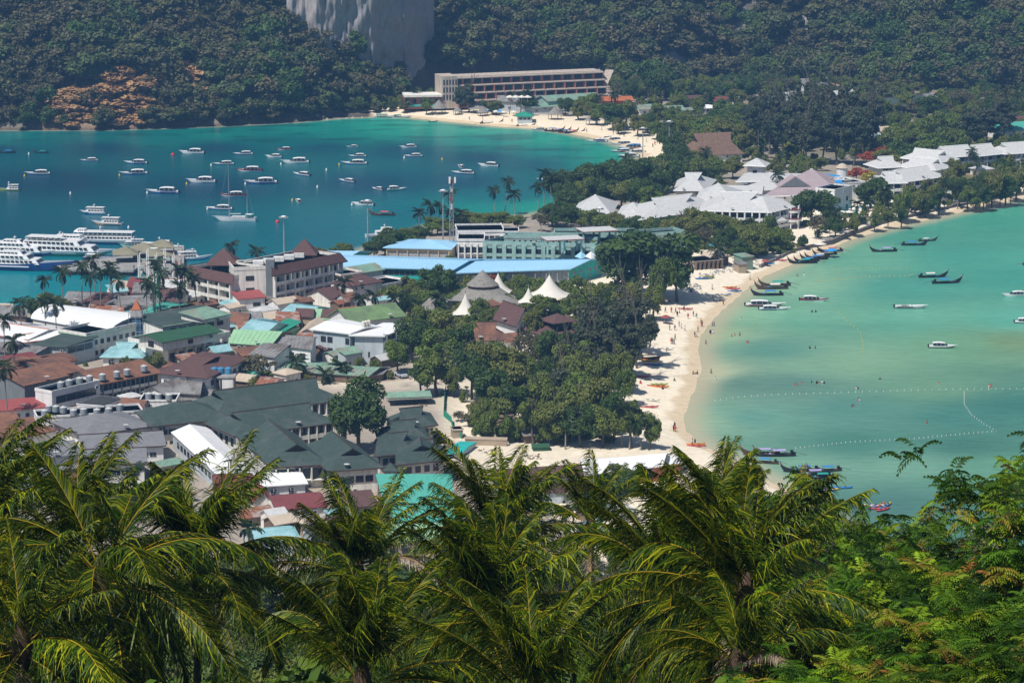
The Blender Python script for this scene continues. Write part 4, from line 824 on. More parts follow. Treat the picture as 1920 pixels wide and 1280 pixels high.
# ---- rusty waterfront roofs
for a in [('grey hip roof nearest the water left of the palms',(118,566),(166,568),3.4,'gx',1.6,WOOD,GRC,(188,548),(142,546)),
 ('brown hip roof among the waterfront palms',(152,566),(214,572),3.6,'hx',2.2,TANV,BRW,(232,552),(172,551)),
 ('rusty red corrugated roof beside the white barrel warehouse',(165,586),(232,592),3.2,'gx',1.5,WOOD,RUST,(224,574),(176,572)),
 ('wide grey corrugated roof with palm shadow in the waterfront row',(226,577),(300,574),3.8,'gx',1.8,TANV,GRC,(292,552),(222,555)),
 ('small grey gabled roof in front of the brown waterfront roof',(196,574),(226,578),3.4,'gy',1.6,TANV,GRC,(236,562),(206,560)),
 ('brown gabled house with cream end wall left of the hotel',(297,560),(334,565),4.6,'gx',2.4,CREAM,BRW,(352,548),(312,545)),
 ('turquoise sheet roof squeezed between rusty roofs',(264,585),(290,590),3.4,'gx',1.0,WOOD,TQR,(350,570),(330,565)),
 ('long rusty roof patched with silver sheets',(274,598),(330,606),3.2,'gx',1.3,WOOD,RUST,(392,584),(330,578)),
 ('silver and rust striped roof right of the lattice mast',(330,596),(372,602),3.4,'gx',1.2,WOOD,GRC,(395,584),(352,578)),
 ('dark red two-storey roof near the pier',(240,536),(264,542),4.6,'gx',2.0,MAR,MAR,(280,528),(252,524)),
 ('pale grey gabled roof behind the rusty waterfront roofs',(250,548),(300,550),4.4,'gx',2.0,WHITE,GRC,(306,536),(258,534)),
 ('grey ridge roof right behind the turquoise sheet roof',(286,540),(330,542),4,'gx',1.8,CREAM,LGT,(340,528),(296,526)),
 ('orange-red roof in front of the pier shelters',(296,535),(340,538),3.4,'gx',1.5,CREAM,RUST,(346,526),(304,524)),
 ('cream sheet roof edge at the shore below the pier',(204,543),(238,546),3.2,'sx',1.0,WHITE,CRR,(246,534),(214,530)),
 ('dark thatched shed at the left water edge',(-30,590),(48,592),3.2,'gx',2.0,WOOD,GRC,(50,578),(-20,576)),
 ('cream-roofed shore shed at the left edge',(-40,580),(20,582),3,'gx',1.3,WOOD,CRR,(24,572),(-30,570)),
 ('brown roof right of the cream hotel’s terrace',(430,602),(462,606),3.6,'gx',1.8,CREAM,TERR,(470,590),(438,588)),
 ('grey corrugated roof below the hotel annexe',(452,602),(490,600),3.6,'gx',1.6,WOOD,GRC,(484,586),(448,588)),
 ('tan sheet roof under the hotel annexe wall',(480,602),(520,596),3.2,'gx',1.4,WOOD,CRR,(512,586),(476,590))]:
    house(a[0], a[1], a[2], a[3], a[4], a[5], a[6], a[7], C=a[8], E=a[9], oh=.5)
# ---- mid town
T_ = [('pale turquoise roof in front of the brown-roofed hotel',(527,586),(572,590),4.2,'gx',1.4,WHITE,PBL,(618,577),(568,570)),
 ('faded green roof right of the pale turquoise roof',(565,596),(620,598),3.8,'gx',1.6,WHITE,LGR,(650,583),(596,579)),
 ('small brown gabled roof wedged before the faded green roof',(556,592),(585,594),4.6,'gx',1.6,TANV,BRW,(588,583),(560,582)),
 ('brown roof in front of the moss green gable',(604,594),(640,596),4.2,'gx',1.5,TANV,BRW,(648,584),(612,582)),
 ('large pale blue roof with streaked sheets in mid town',(445,625),(492,628),5.2,'gx',2.0,WHITE,PBL,(545,609),(500,598)),
 ('narrow sea green roof right of the streaked blue roof',(494,622),(520,627),4.6,'sx',1.4,LGR,TQD,(562,612),(540,606)),
 ('rusty ridge roof behind the streaked blue roof',(520,600),(560,600),4.2,'gx',1.6,TANV,RUST,(556,588),(520,588)),
 ('cream hipped roof left of the pale grey hotel',(560,626),(592,626),4.0,'gy',1.8,CREAM,CRR,(612,606),(582,604)),
 ('bright mint roof with dark green half in mid town',(431,642),(506,647),4.6,'gx',2.2,TANV,LGR,(548,624),(452,621)),
 ('rusty sheet roof by the cream hotel end',(452,618),(480,616),3.6,'sx',1.0,TANV,RUST,(476,608),(446,610)),
 ('grey sheet roof between mint roof and white house',(500,646),(540,650),4.0,'gx',1.4,TANV,GRC,(560,634),(520,632)),
 ('dark red shed roof below the cream hipped roof',(560,640),(590,640),3.6,'sx',1.0,TANV,RUST,(592,630),(562,630))]
for a in T_: house(a[0], a[1], a[2], a[3], a[4], a[5], a[6], a[7], C=a[8], E=a[9], oh=.5, wins=[(0,3,1,1.2,1.1,1.4)])
house('moss green gabled roof of a white house behind the pale grey hotel', (657,604), (757,592), 5.6, 'gx', 3.0, WHITE, OLG, d=12, oh=.7, wins=[(1,2,1,1.3,1.2,3.2),(0,5,1,1.2,1.1,3)])
house('white two-storey house with grey roof left of the pale grey hotel', (470,664), (514,669), 6.4, 'gx', 1.8, WHITE, GRC, C=(566,648), E=(524,645), oh=.5, wins=[(0,2,1,1.4,1.2,3.4)])
house('white two-storey house with grey roof and dark balcony beside the pale grey hotel', (532,648), (582,654), 7.6, 'gx', 1.6, WHITE, GRC, C=(592,632), E=(545,629), oh=.5, wins=[(0,2,2,1.7,1.7,1.2,FRD,3.2)])
def grey_hotel():
    g = 1.6; P = quad((587,616), (656,624), 0, g+9.0, (712,612), (642,599)); o = P[0]; root = thing('grey_hotel', 'pale grey three-storey hotel block with white roofs and balconies on its right side', 'hotel', (o.x,o.y,g)); Q = [p-o for p in P]
    mb = MB(); mb.prism([(p.x,p.y) for p in Q], -1.2, 9.0, GREYW); mb.obj('wall', GREYW, root); roof(root, Q, 9.0, 'gx', .9, .7, WHR, .35)
    P2 = quad((665,627), (718,628), 0, g+8.6, (771,611), (722,610)); Q2 = [p-o for p in P2]; mb = MB(); mb.prism([(p.x,p.y) for p in Q2], -1.2, 8.6, GREYW); mb.obj('wall', GREYW, root); roof(root, Q2, 8.6, 's', .6, 1.0, WHR, .35, None, None)
    u = (Q[1]-Q[0]).normalized(); L_ = (Q[1]-Q[0]).length
    for z in (5.6, 2.4):
        for s in (.27, .38, .49): 
            if s != .38: pass
        for s in (.28, .46): addwin(root, Q[0], u, L_*s, z, 1.7, 1.7, FRD)
        addwin(root, Q[0], u, L_*.93, z, 1.3, 1.8, FRD)
    u2 = (Q2[1]-Q2[0]).normalized(); addwin(root, Q2[0], u2, (Q2[1]-Q2[0]).length*.5, 2.2, .5, 1.6, FRD)
    bay_front(root, Q2, 1, 3, 3, .3, 2.85, DGREY, 1.5, 1.5, 2.1, True, GREYW, .3, FRD)
    for k in range(3): mb = MB(); mb.lathe([(.55,0),(.55,2.0),(.3,2.2)], 10, m=TENT); p = lerp(Q[1], Q[2], .45+.09*k); mb.obj('roof_tank', TENT, root, loc=(p.x, p.y, 9.3))
grey_hotel()
S_ = [('faded green shanty roof, left one of the row before the grey hotel',(522,694),(592,697),2.8,'gx',1.1,WOOD,SEAG,(630,680),(560,676)),
 ('rust-edged green shanty roof, right one of the row before the grey hotel',(594,698),(690,704),2.8,'gx',1.2,WOOD,SEAG,(728,689),(632,684)),
 ('small brown-roofed white hut right of the blue tanks',(480,723),(507,728),2.8,'gx',1.2,WHITE,RUST,(533,710),(502,706)),
 ('grey lean-to roof left of the rust-edged shanty roof',(690,704),(716,700),2.4,'sx',.6,WOOD,GRC,(728,692),(700,694)),
 ('tan sheet roof behind the brown hut',(440,712),(470,715),2.8,'gx',1,WOOD,CRR,(486,704),(454,700)),
 ('turquoise tarpaulin shelter below the blue tanks',(448,702),(480,704),2.8,'sx',.8,WOOD,TQR,(494,694),(462,692)),
 ('weathered shed with grey roof in the dark yard',(380,742),(412,745),2.6,'gx',1.0,WOOD,GRC,(428,733),(398,730))]
for a in S_: house(a[0], a[1], a[2], a[3], a[4], a[5], a[6], a[7], C=a[8], E=a[9], oh=.5, name='hut', cat='hut')
house('large purple-brown roofed hall with white side wall in the middle of town', (299,698), (386,707), 6.2, 'tx', 2.4, WHITE, BRW, C=(460,671), E=(382,660), oh=.8, trim=BRW, name='hall', wins=[(0,8,1,1.2,1.1,3.4),(1,6,1,2.0,1.6,3.2)])
house('small grey gabled shack with cream walls left of the tank tower', (268,735), (312,742), 4.4, 'gy', 2.0, CREAM, GRC, C=(352,728), E=(312,716), oh=.6, wins=[(0,2,1,.9,1.3,1.4),(1,2,1,1.1,1.1,1.6)])
house('dark gabled workshop behind the grey shack', (330,735), (372,738), 4.6, 'gx', 1.8, CONC, GRC, C=(380,718), E=(335,712), oh=.6)
# terracotta lodge (balcony wing + white block)
house('terracotta-roofed lodge wing with shaded balconies', (187,718), (290,698), 6.2, 'gx', 2.4, CREAM, TERR, d=14, oh=1.5, bays=[(0,6,2,.3,2.9,DGREY,1.4,1.8,2.1,True,CREAM,.25,FRD)], name='lodge', cat='lodge')
house('white flat-topped lodge block carrying grey tanks', (97,737), (187,716), 7.4, 'flat', .6, WHITE, WHITE, d=6, oh=.1, wins=[(0,4,2,3.4,1.9,1.0,FRD,3.4)], name='lodge', cat='lodge')
house('terracotta roof behind the white tank block', (46,722), (160,696), 6.8, 'gx', 2.0, DGREY, TERR, d=15, oh=.6, name='lodge', cat='lodge')
for i, (A, B, dd) in enumerate([((0,700),(40,690),10), ((28,693),(70,684),10), ((72,692),(112,682),10), ((104,684),(140,676),9)]):
    house(['lowest arched terracotta roof at the left edge','arched terracotta roof second from the left edge','arched terracotta roof with dark arch end, middle of its row','rightmost arched terracotta roof below the grey hall'][i], A, B, 4.4, 'barrelx', 1.6, CREAM, TERR, d=dd, oh=.6, name='bungalow', cat='bungalow', wins=[(0,2,1,1.4,1.6,1.5,FRD)])
house('low terracotta gable with white wall at the left edge', (-20,728), (52,716), 4.4, 'gx', 2.2, WHITE, TERR, d=12, oh=.8, wins=[(0,4,1,1.4,1.3,1.4)], name='bungalow', cat='bungalow')
house('long red sheet roof over a white wall at the left edge', (-40,772), (88,762), 3.8, 'gx', 1.6, WHITE, RED, d=10, oh=.8, wins=[(0,6,1,1.1,1.1,1.5)], name='bungalow', cat='bungalow')
house('small maroon roof behind the arched terracotta roofs', (20,680), (70,672), 5, 'gx', 1.4, WHITE, MAR, d=7, name='bungalow', cat='bungalow')
house('white-topped square house with brown roof skirts', (142,763), (197,768), 3.8, 'flat', 0, CREAM, TERR, C=(240,752), E=(190,744), oh=1.0, t=.5, wins=[(0,4,1,.8,1.1,1.5,FRD)], name='house')
house('bright white raised roof slab on the brown-skirted house', (144,756), (195,760), 4.9, 'flat', 0, WHR, WHR, C=(234,747), E=(190,741), oh=.1, t=.3, wallbase=3.9, name='roof_slab', cat='roof')
house('brown hipped roof right of the white-topped house', (226,763), (262,767), 3.8, 'gx', 1.4, CREAM, TERR, C=(280,752), E=(240,747), oh=.8, name='bungalow', cat='bungalow')
house('brown-roofed bungalow cluster at lower left edge', (-40,803), (36,795), 3.8, 'gx', 2.2, CREAM, TERR, d=10, oh=.7, name='bungalow', cat='bungalow')
house('lowest brown roof with dark gables at the left edge', (-30,833), (105,805), 4, 'tx', 2.8, CREAM, TERR, d=12, oh=.7, name='bungalow', cat='bungalow')
house('grey concrete flat roof strip carrying a row of tanks', (70,784), (268,772), 4.4, 'flat', .5, WHITE, CONC, d=8, oh=.1, wins=[(0,10,1,1.2,1.1,1.5)], name='service_block', cat='building')
house('short concrete roof with three grey tanks beside the dark green hotel', (262,752), (330,752), 4.6, 'flat', .4, WHITE, CONC, d=8, oh=.1, name='service_block', cat='building')
# grey tiled blocks
house('uppermost grey-tiled hip roof with white eaves below the tank row', (158,815), (284,797), 5.2, 'hx', 2.6, WHITE, GRT, d=17, oh=.9, trim=TRIM, wins=[(0,6,1,1.8,1.3,2.6),(1,2,1,2.0,1.3,2.6)], name='guest_house', cat='guest house')
house('middle grey-tiled roof with a dormer gap, second row', (158,842), (306,834), 4.8, 'gx', 2.0, WHITE, GRT, d=13, oh=.7, trim=TRIM, wins=[(0,8,1,1.6,1.2,2)], name='guest_house', cat='guest house')
house('lowest grey-tiled roof with white wall and blue-grey windows', (165,870), (270,866), 6.0, 'gx', 2.0, WHITE, GRT, d=12, oh=.8, trim=TRIM, wins=[(0,5,1,2.0,1.4,3.0),(0,5,1,1.6,1.2,.2)], name='guest_house', cat='guest house')
house('pale grey low roof half hidden behind the left palm', (0,905), (90,895), 4, 'gx', 1.6, WHITE, GRC, d=12, oh=.6, name='guest_house', cat='guest house')
house('grey roof at the lower left behind the big palm', (60,860), (150,850), 4.6, 'gx', 2.0, WHITE, GRT, d=12, oh=.6, name='guest_house', cat='guest house')
# dark green hotel complex
GW = M('ivory_render', (.74,.72,.64), rough=.85, streak=.25)
house('dark green hipped hotel roof with white storey of windows, left of the green complex', (286,797), (428,783), 5.6, 'hx', 3.6, GW, DGR, C=(408,764), E=(262,772), oh=1.0, trim=TRIM, wins=[(0,7,1,2.2,1.4,2.9),(0,7,1,1.6,1.6,-.3,FRD)], name='green_roof_hotel', cat='hotel')
house('longest dark green hotel roof at the back with propped verandah', (408,778), (636,748), 6.0, 'tx', 4.4, GW, DGR, d=15, oh=1.4, trim=TRIM, bays=[(0,16,1,2.6,3.2,GW,1.5,2.2,2.4,True,None,.25,FRD)], name='green_roof_hotel', cat='hotel')
house('second dark green hotel roof, middle of the long pair', (444,814), (622,790), 6.0, 'tx', 3.6, GW, DGR, d=14, oh=1.4, trim=TRIM, bays=[(0,11,2,-.2,3.0,GW,1.5,2.2,2.3,True,GW,.3,FRD)], wins=[(3,4,1,1.4,2.0,2.6,FRD)], name='green_roof_hotel', cat='hotel')
house('front dark green hotel roof with gablets and balconied left side', (515,873), (606,868), 6.0, 'ty', 4.4, GW, DGR, C=(548,815), E=(454,818), oh=1.2, trim=TRIM, bays=[(3,10,2,-.2,2.9,GW,1.5,1.6,2.2,True,GW,.3,FRD),(0,4,1,2.4,3,GW,1.3,3,2.4,True,None,.3,FRD)], name='green_roof_hotel', cat='hotel')
house('dark green gabled hotel roof joined to the front one on its right', (622,880), (708,874), 6.0, 'ty', 4.2, GW, DGR, C=(660,834), E=(575,838), oh=1.2, trim=TRIM, wins=[(0,4,1,1.8,1.5,2.6,DRED)], name='green_roof_hotel', cat='hotel')
V_ = [('farthest dark green villa roof by the sandy yard',(738,803),(812,795),5.6,(800,776),(735,783)),('dark green villa roof second from the sandy yard',(718,826),(798,820),5.4,(786,800),(712,808)),('dark green villa roof with spiky gablet, third from the sandy yard',(712,852),(770,846),5.8,(784,822),(715,828)),('nearest dark green villa roof with dark red windows',(752,868),(832,860),5.8,(824,838),(750,845))]
for i, (lb, A, B, h, C_, E_) in enumerate(V_):
    house(lb, A, B, h, 'tx' if i != 3 else 'ty', 3.4, GW, DGR, C=C_, E=E_, oh=1.1, trim=TRIM, wins=[(0,4,1,1.3,1.5,3.2,DRED),(1,2,1,1.4,1.6,3.2,FRD),(0,3,1,1.2,1.5,.4,DRED)], name='villa', cat='villa', group='green-roofed villas')
for i, (x, y) in enumerate([(716,828),(716,848),(706,862),(733,880),(752,892)]):
    house('small dark green porch roof of the green villas, '+ORD[i], (x-11,y+2), (x+9,y+2), 3.2, 'pyr', 1.6, GW, DGR, d=3, oh=.5, name='porch', cat='porch')
# white sheet roofs, teal roofs in front
house('long diagonal white sheet roof running down beside the green hotel', (418,897), (474,887), 4.8, 'gy', 1.4, GREYW, WHR, C=(389,802), E=(324,810), oh=.4, name='long_shed', cat='shed', wins=[(3,12,1,2.2,1.5,2,FRD)])
house('broad white sheet roof of a white hall below the diagonal roof', (452,913), (572,905), 4.4, 'gx', 1.2, WHITE, WHR, C=(552,885), E=(452,888), oh=.6, wins=[(0,3,1,1.0,2.2,.4,FRD),(0,3,1,1.2,1.0,2.4)], name='hall')
house('maroon sheet roof left of the white hall', (404,936), (478,934), 3.8, 'sx', 2.6, CREAM, MAR, C=(470,908), E=(404,910), oh=.5, wins=[(0,4,1,1.2,1.3,1.2)])
house('small pinkish red gabled roof between maroon roof and white hall', (478,938), (508,936), 3.6, 'gy', 2.2, CREAM, RED, d=7, oh=.6)
house('brick red roof seen between the palms below the white hall', (520,955), (610,948), 3.6, 'gx', 1.6, CREAM, MAR, d=12, oh=.5)
house('large bright sea-green sheet roof among the palms', (722,942), (846,942), 5.0, 'sx', 2.0, MAR, TQR, C=(845,905), E=(708,905), oh=.4, trim=DARKW, name='hall', wins=[(3,3,1,1.2,1.2,3)])
house('lower step of the bright sea-green roof', (728,975), (850,975), 3.6, 'sx', 1.2, WOOD, TQR, C=(848,953), E=(722,953), oh=.4, name='hall')
house('light green sheet roof with blue barrels among the palms', (694,1016), (828,1010), 4.4, 'sx', 1.2, TANV, LGR, C=(826,990), E=(690,993), oh=.4, name='hall', wins=[(0,5,1,1.6,1.4,1.6,FRD)])
house('dark purple roof left of the bright sea-green roof', (660,950), (706,946), 4.6, 'gx', 2.0, TANV, BRW, d=12, oh=.5)
house('long brown corrugated roof behind the centre palms', (928,903), (1102,889), 3.4, 'gx', 1.4, GREYW, BRW, C=(1092,870), E=(928,880), oh=.4)
house('second strip of brown corrugated roof in front of the first', (940,928), (1100,918), 3.2, 'gx', 1.2, GREYW, BRW, C=(1096,903), E=(936,914), oh=.4)
house('long white sheet roof with orange walls by the beach', (1100,889), (1238,872), 4.2, 'gx', 1.6, ORW, WHR, C=(1252,852), E=(1088,862), oh=.6, wins=[(0,7,1,2.0,1.4,1.6,FRD)], name='beach_hall', cat='hall')
house('low white canopy at the beach end of the orange hall', (1230,872), (1276,866), 3.4, 'gx', .9, ORW, WHR, C=(1272,852), E=(1236,856), oh=.4, name='canopy', cat='canopy')
house('grey sheet fence shed below the orange hall', (1100,915), (1200,905), 2.6, 'sx', .6, GREYW, GRC, d=7, oh=.3)
house('hidden grey roof glimpsed low between the centre palms', (960,1016), (1010,1012), 4, 'gx', 1.4, WHITE, GRC, d=10, oh=.4)
house('pale blue low shed seen between the left palms', (480,1015), (560,1008), 3.6, 'gx', 1.2, GREYW, PBL, d=10, oh=.4)
# ================================================================== market, sage hotel, tents, resort, far hotel, pier
def wall_panels(root, Q, f, n, z, h, mat, name='lattice_panel', dep=.12, gap=.12):
    a, b = Q[f], Q[(f+1)%4]; u = (b-a).normalized(); L_ = (b-a).length; w = L_/n
    mb = MB(); mb.box(-w/2+gap, -dep, 0, w/2-gap, 0, h, mat)
    for k in range(3): x = -w/2+gap+(w-2*gap)*(k+1)/4; mb.box(x-.05, -dep-.06, 0, x+.05, -dep-.002, h, FRAME)
    for k in range(2): zz = h*(k+1)/3; mb.box(-w/2+gap, -dep-.05, zz-.05, w/2-gap, -dep-.003, zz+.05, STEEL)
    pm = mb.mesh(name, mat)
    for i in range(n): p = a+u*(w*(i+.5)); link(name, pm, root, (p.x, p.y, z), math.atan2(u.y, u.x))
def posts(root, Q, f, n, z0, z1, mat, r=.12, out=.8, name='post'):
    a, b = Q[f], Q[(f+1)%4]; u = (b-a).normalized(); nn = Vector((u.y,-u.x,0)); mb = MB(); mb.box(-r, -r, 0, r, r, z1-z0, mat); pm = mb.mesh(name, mat)
    for i in range(n+1): p = lerp(a, b, i/n)+nn*out; link(name, pm, root, (p.x, p.y, z0))
r = house('long sky-blue market roof, left part, above a turquoise shop row', (650,499), (848,504), 7.0, 'gx', 1.2, TURQ, LBL, C=(900,486), E=(628,478), oh=1.0, t=.3, wins=[(0,16,1,1.6,1.4,4.6,FRD)], name='market_hall', cat='market hall')
Q = HOUSES['long sky-blue market roof, left part, above a turquoise shop row'][1]
r = house('lower sky-blue verandah roof strip under the turquoise shop row', (655,514), (852,512), 4.2, 'sx', .9, TURQ, LBL, d=5, oh=.7, t=.25, name='verandah', cat='verandah')
wall_panels(r, HOUSES['lower sky-blue verandah roof strip under the turquoise shop row'][1], 0, 18, .4, 3.4, BLM); posts(r, HOUSES['lower sky-blue verandah roof strip under the turquoise shop row'][1], 0, 18, -.5, 4.0, FRAME)
lb = 'wide sky-blue market roof, right part, over grey lattice walls'
r = house(lb, (856,510), (1064,503), 5.8, 'gx', 1.5, TURQ, LBL, C=(1128,487), E=(896,487), oh=1.6, t=.3, wins=[(1,4,1,1.2,1.0,3.2,FRAME)], name='market_hall', cat='market hall'); Q = HOUSES[lb][1]
wall_panels(r, Q, 0, 20, 1.2, 4.0, BLM); posts(r, Q, 0, 10, -.6, 5.6, FRAME, out=1.1)
lb = 'small sky-blue hipped roof over lattice walls, farthest of the market roofs'
r = house(lb, (726,463), (842,466), 5.0, 'hx', 1.6, YELW, LBL, C=(856,452), E=(760,449), oh=1.1, t=.3, wins=[], name='market_hall', cat='market hall'); wall_panels(r, HOUSES[lb][1], 0, 12, .2, 3.2, BLM); posts(r, HOUSES[lb][1], 0, 6, -.5, 4.9, YELW, out=.7)
house('pale blue roof end between the market roofs and the palms on the left', (598,482), (650,482), 6.0, 'gx', 1.2, TURQ, LBL, C=(690,472), E=(606,472), oh=.8, t=.3, name='market_hall', cat='market hall')
# white-and-blue awning on a steel frame beside the market
p = W(1128,520,2); root = thing('event_canopy', 'blue and white awning on a steel scaffold frame right of the market roof', 'canopy', tuple(p)); mb = MB()
for i in range(6):
    for j in range(3): mb.box(-8+i*3.2-.08, j*4-.08, -1, -8+i*3.2+.08, j*4+.08, 6, STEEL)
for j in range(3):
    for z in (2.2, 4.2, 6): mb.box(-8, j*4-.06, z, 8, j*4+.06, z+.12, STEEL)
mb.obj('scaffold_frame', STEEL, root)['kind'] = 'stuff'
for i in range(5):
    mb = MB(); x = -8+i*3.2; mb.lathe([(2.1,0),(.9,1.0),(.1,1.6)], 4, (x+1.4, 4, 6.2), WHR if i % 2 else LBL, 1, 2.2); mb.obj('awning', WHR if i % 2 else LBL, root)
# ---- sage hotel
g = 1.6; lb = 'long sage-green flat-roofed hotel with recessed windows behind the market'
r = house(lb, (906,458), (1134,464), 8.2, 'flat', 1.2, TEALW, CONC, C=(1180,447), E=(975,441), oh=.1, bays=[(0,12,2,.9,3.6,TEALW,1.2,2.6,2.3,True,TEALW,1.3,FRD)], name='flat_roof_hotel', cat='hotel')
for (A, B, h, d, l) in (((945,446),(1120,450),9.4,6,'low sage parapet wing running across the flat-roofed hotel'), ((1040,441),(1190,441),9.0,9,'sage rear wing with round vents behind the flat-roofed hotel'), ((1170,446),(1284,437),8.0,8,'pale sage end wing showing behind the great fig tree')):
    house(l, A, B, h, 'flat', 1.0, TEALW, CONC, d=d, oh=.1, wins=[(0,14,1,.9,.7,h-1.2,FRAME)], name='hotel_wing', cat='hotel wing', pane=False)
for (A, B, d, l) in (((1028,449),(1092,446),7,'left raised white canopy slab on the sage hotel roof'), ((1096,433),(1156,430),8,'right raised white canopy slab with antenna on the sage hotel roof')):
    P = quad(A, B, d, 14.2); o = P[0]; root = thing('roof_canopy', l, 'roof canopy', (o.x, o.y, 10.6)); Q = [p-o for p in P]; roof(root, Q, 3.4, 'flat', 0, .5, LGT, .4, TERR); posts(root, Q, 0, 2, -1.4, 3.0, TEALW, .3, -1); posts(root, Q, 2, 2, -1.4, 3.0, TEALW, .3, -1)
house('unfinished white concrete block with open frames left of the sage hotel', (858,452), (908,452), 8.6, 'flat', .8, WHITE, CONC, d=14, oh=.1, bays=[(0,4,2,1,3.4,WHITE,.9,1.8,2.0,True,None,.5,FRD)], name='unfinished_block')
house('white roof-top room block with green netting behind the unfinished block', (858,435), (945,434), 8.6, 'flat', .6, WHITE, LGT, d=14, oh=.2, wins=[(0,7,1,1.6,1.6,5.6,FRD)], name='unfinished_block')
house('open white concrete room with slab roof above the sage hotel end', (944,434), (972,434), 9.8, 'flat', .2, WHITE, WHITE, d=8, oh=.2, wins=[(0,3,1,1.6,2.0,6.4,GRNM)], name='unfinished_block')
# ---- tents
def tent(px, pyb, pyt, wpx, label):
    s = s_at(pyb); p = W(px, pyb, 6.0); w = wpx/s/2; h = (pyb-pyt)/s; root = thing('canvas_tent', label, 'tent', (p.x, p.y, 1.6), .6); V = []; F_ = []; n = 24; m = 12
    for j in range(m+1):
        t = j/m; rr = w*(1-t)**1.0; z = 4.2+h*t**1.9 if False else 4.4+h*(1-(1-t)**.55 if False else t**1.0)*1.0
        z = 4.4+h*(t**2.1*.62+t*.38)
        for k in range(n):
            a = 2*math.pi*k/n; sc_ = 1+.22*abs(math.cos(2*a))*(1-t); zz = z-(.9*(abs(math.sin(2*a)))*(1-t)**2)*-.4; V.append((rr*sc_*math.cos(a), rr*sc_*math.sin(a), zz))
    for j in range(m):
        for k in range(n): F_.append((j*n+k, j*n+(k+1)%n, (j+1)*n+(k+1)%n, (j+1)*n+k))
    mb = MB(); mb.add(V, F_, TENT); mb.obj('canopy', TENT, root, smooth=True)
    mb = MB(); mb.tube([(0,0,-.5),(0,0,4.4+h+.6)], .12, 6, STEEL); mb.obj('mast', STEEL, root)
    for k in range(4): a = k*math.pi/2; mb = MB(); mb.tube([(w*1.2*math.cos(a), w*1.2*math.sin(a), -.6),(w*1.18*math.cos(a), w*1.18*math.sin(a), 4.4)], .12, 5, STEEL); mb.obj('pole', STEEL, root)
tent(934,547,512,46,'white peaked tent behind the grey round thatched hall'); tent(1030,553,515,66,'largest white peaked tent with sweeping skirts, right of the round thatch'); tent(873,588,549,44,'white peaked tent in front of the round thatched hall'); tent(991,566,539,34,'smallest white peaked tent between the big tent and the brown house')
p = W(905,575,2); root = thing('round_thatched_hall', 'round grey thatched hall with two-tier roof among white tents', 'hall', tuple(p))
mb = MB(); mb.lathe([(10.2,3.0),(9.8,3.1),(5.2,6.0)], 16, m=THA); mb.obj('lower_roof', THA, root); mb = MB(); mb.lathe([(5.0,6.9),(4.9,7.1),(2.4,9.2),(.2,11.4)], 16, m=THA); mb.obj('upper_roof', THA, root); mb = MB(); mb.lathe([(4.4,5.2),(4.4,7.0)], 16, m=WOOD); mb.obj('clerestory', WOOD, root); mb = MB(); mb.lathe([(8.2,-1),(8.2,3.2)], 16, m=TANV); mb.obj('wall', TANV, root)
p = W(940,583,2); root = thing('round_thatched_wing', 'lower grey thatched skirt roof right of the round hall', 'hall', tuple(p)); mb = MB(); mb.lathe([(6.5,2.6),(2.0,4.6),(.2,5.0)], 14, m=THA); mb.obj('roof', THA, root); mb = MB(); mb.lathe([(5,-1),(5,2.8)], 12, m=TANV); mb.obj('wall', TANV, root)
for a in [('grey thatched long roof left of the round hall',(785,583),(812,586),3.4,(862,565),(832,560)),('grey thatched gable farther left behind the palms',(735,570),(768,577),3.2,(790,565),(758,562))]: house(a[0], a[1], a[2], a[3], 'gx', 2.0, TANV, THA, C=a[4], E=a[5], oh=.8)
house('dark brown gabled house with white side wall by the garden', (930,598), (966,610), 5.0, 'gx', 3.8, WHITE, BRW, C=(995,592), E=(962,578), oh=.9, trim=TRIM, wins=[(1,4,1,1.2,1.8,1.6,FRD)])
house('light brown shingled house in front of the dark brown gable', (887,638), (948,636), 3.4, 'tx', 4.2, WHITE, TERR, d=10, oh=1.0, trim=TRIM, name='house')
house('small brown gabled roof projecting right of the light brown house', (950,640), (972,638), 3.0, 'gx', 1.8, WHITE, TERR, d=6, oh=.7)
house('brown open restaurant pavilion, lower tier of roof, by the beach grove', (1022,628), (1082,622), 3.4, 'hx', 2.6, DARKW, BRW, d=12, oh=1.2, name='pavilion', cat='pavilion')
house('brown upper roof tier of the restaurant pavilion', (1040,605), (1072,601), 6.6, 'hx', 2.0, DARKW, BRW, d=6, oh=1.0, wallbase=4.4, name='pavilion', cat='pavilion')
def parasol(px, py, w, label, mat=TENT, z=2.3, group='parasols'):
    p = W(px, py, 2); p.z = max(hz(p.x, p.y), .5); root = thing('parasol', label, 'parasol', tuple(p), 0, group); mb = MB(); mb.lathe([(w/2,z-.25),(w/2-.05,z-.2),(w*.22,z+.25),(.05,z+.5)], 8, m=mat); mb.obj('canopy', mat, root); mb = MB(); mb.tube([(0,0,0),(0,0,z+.3)], .05, 5, WOOD); mb.obj('pole', WOOD, root); return root
for i, (x, y) in enumerate([(977,628),(993,628),(1058,625),(980,645),(1072,634),(1000,640),(1046,636)]): parasol(x, y, 3.4, 'white parasol on the restaurant terrace, '+ORD[sorted([977,993,1058,980,1072,1000,1046]).index(x)], TENT, group='restaurant parasols')
for i, (x, y) in enumerate([(1564,412),(1580,408),(1600,402),(1612,404),(1632,396),(1640,390),(1593,408),(1660,392),(1672,388)]): parasol(x, y, 3.8, 'white parasol by the resort pool, '+ORD[i], TENT, group='pool parasols')
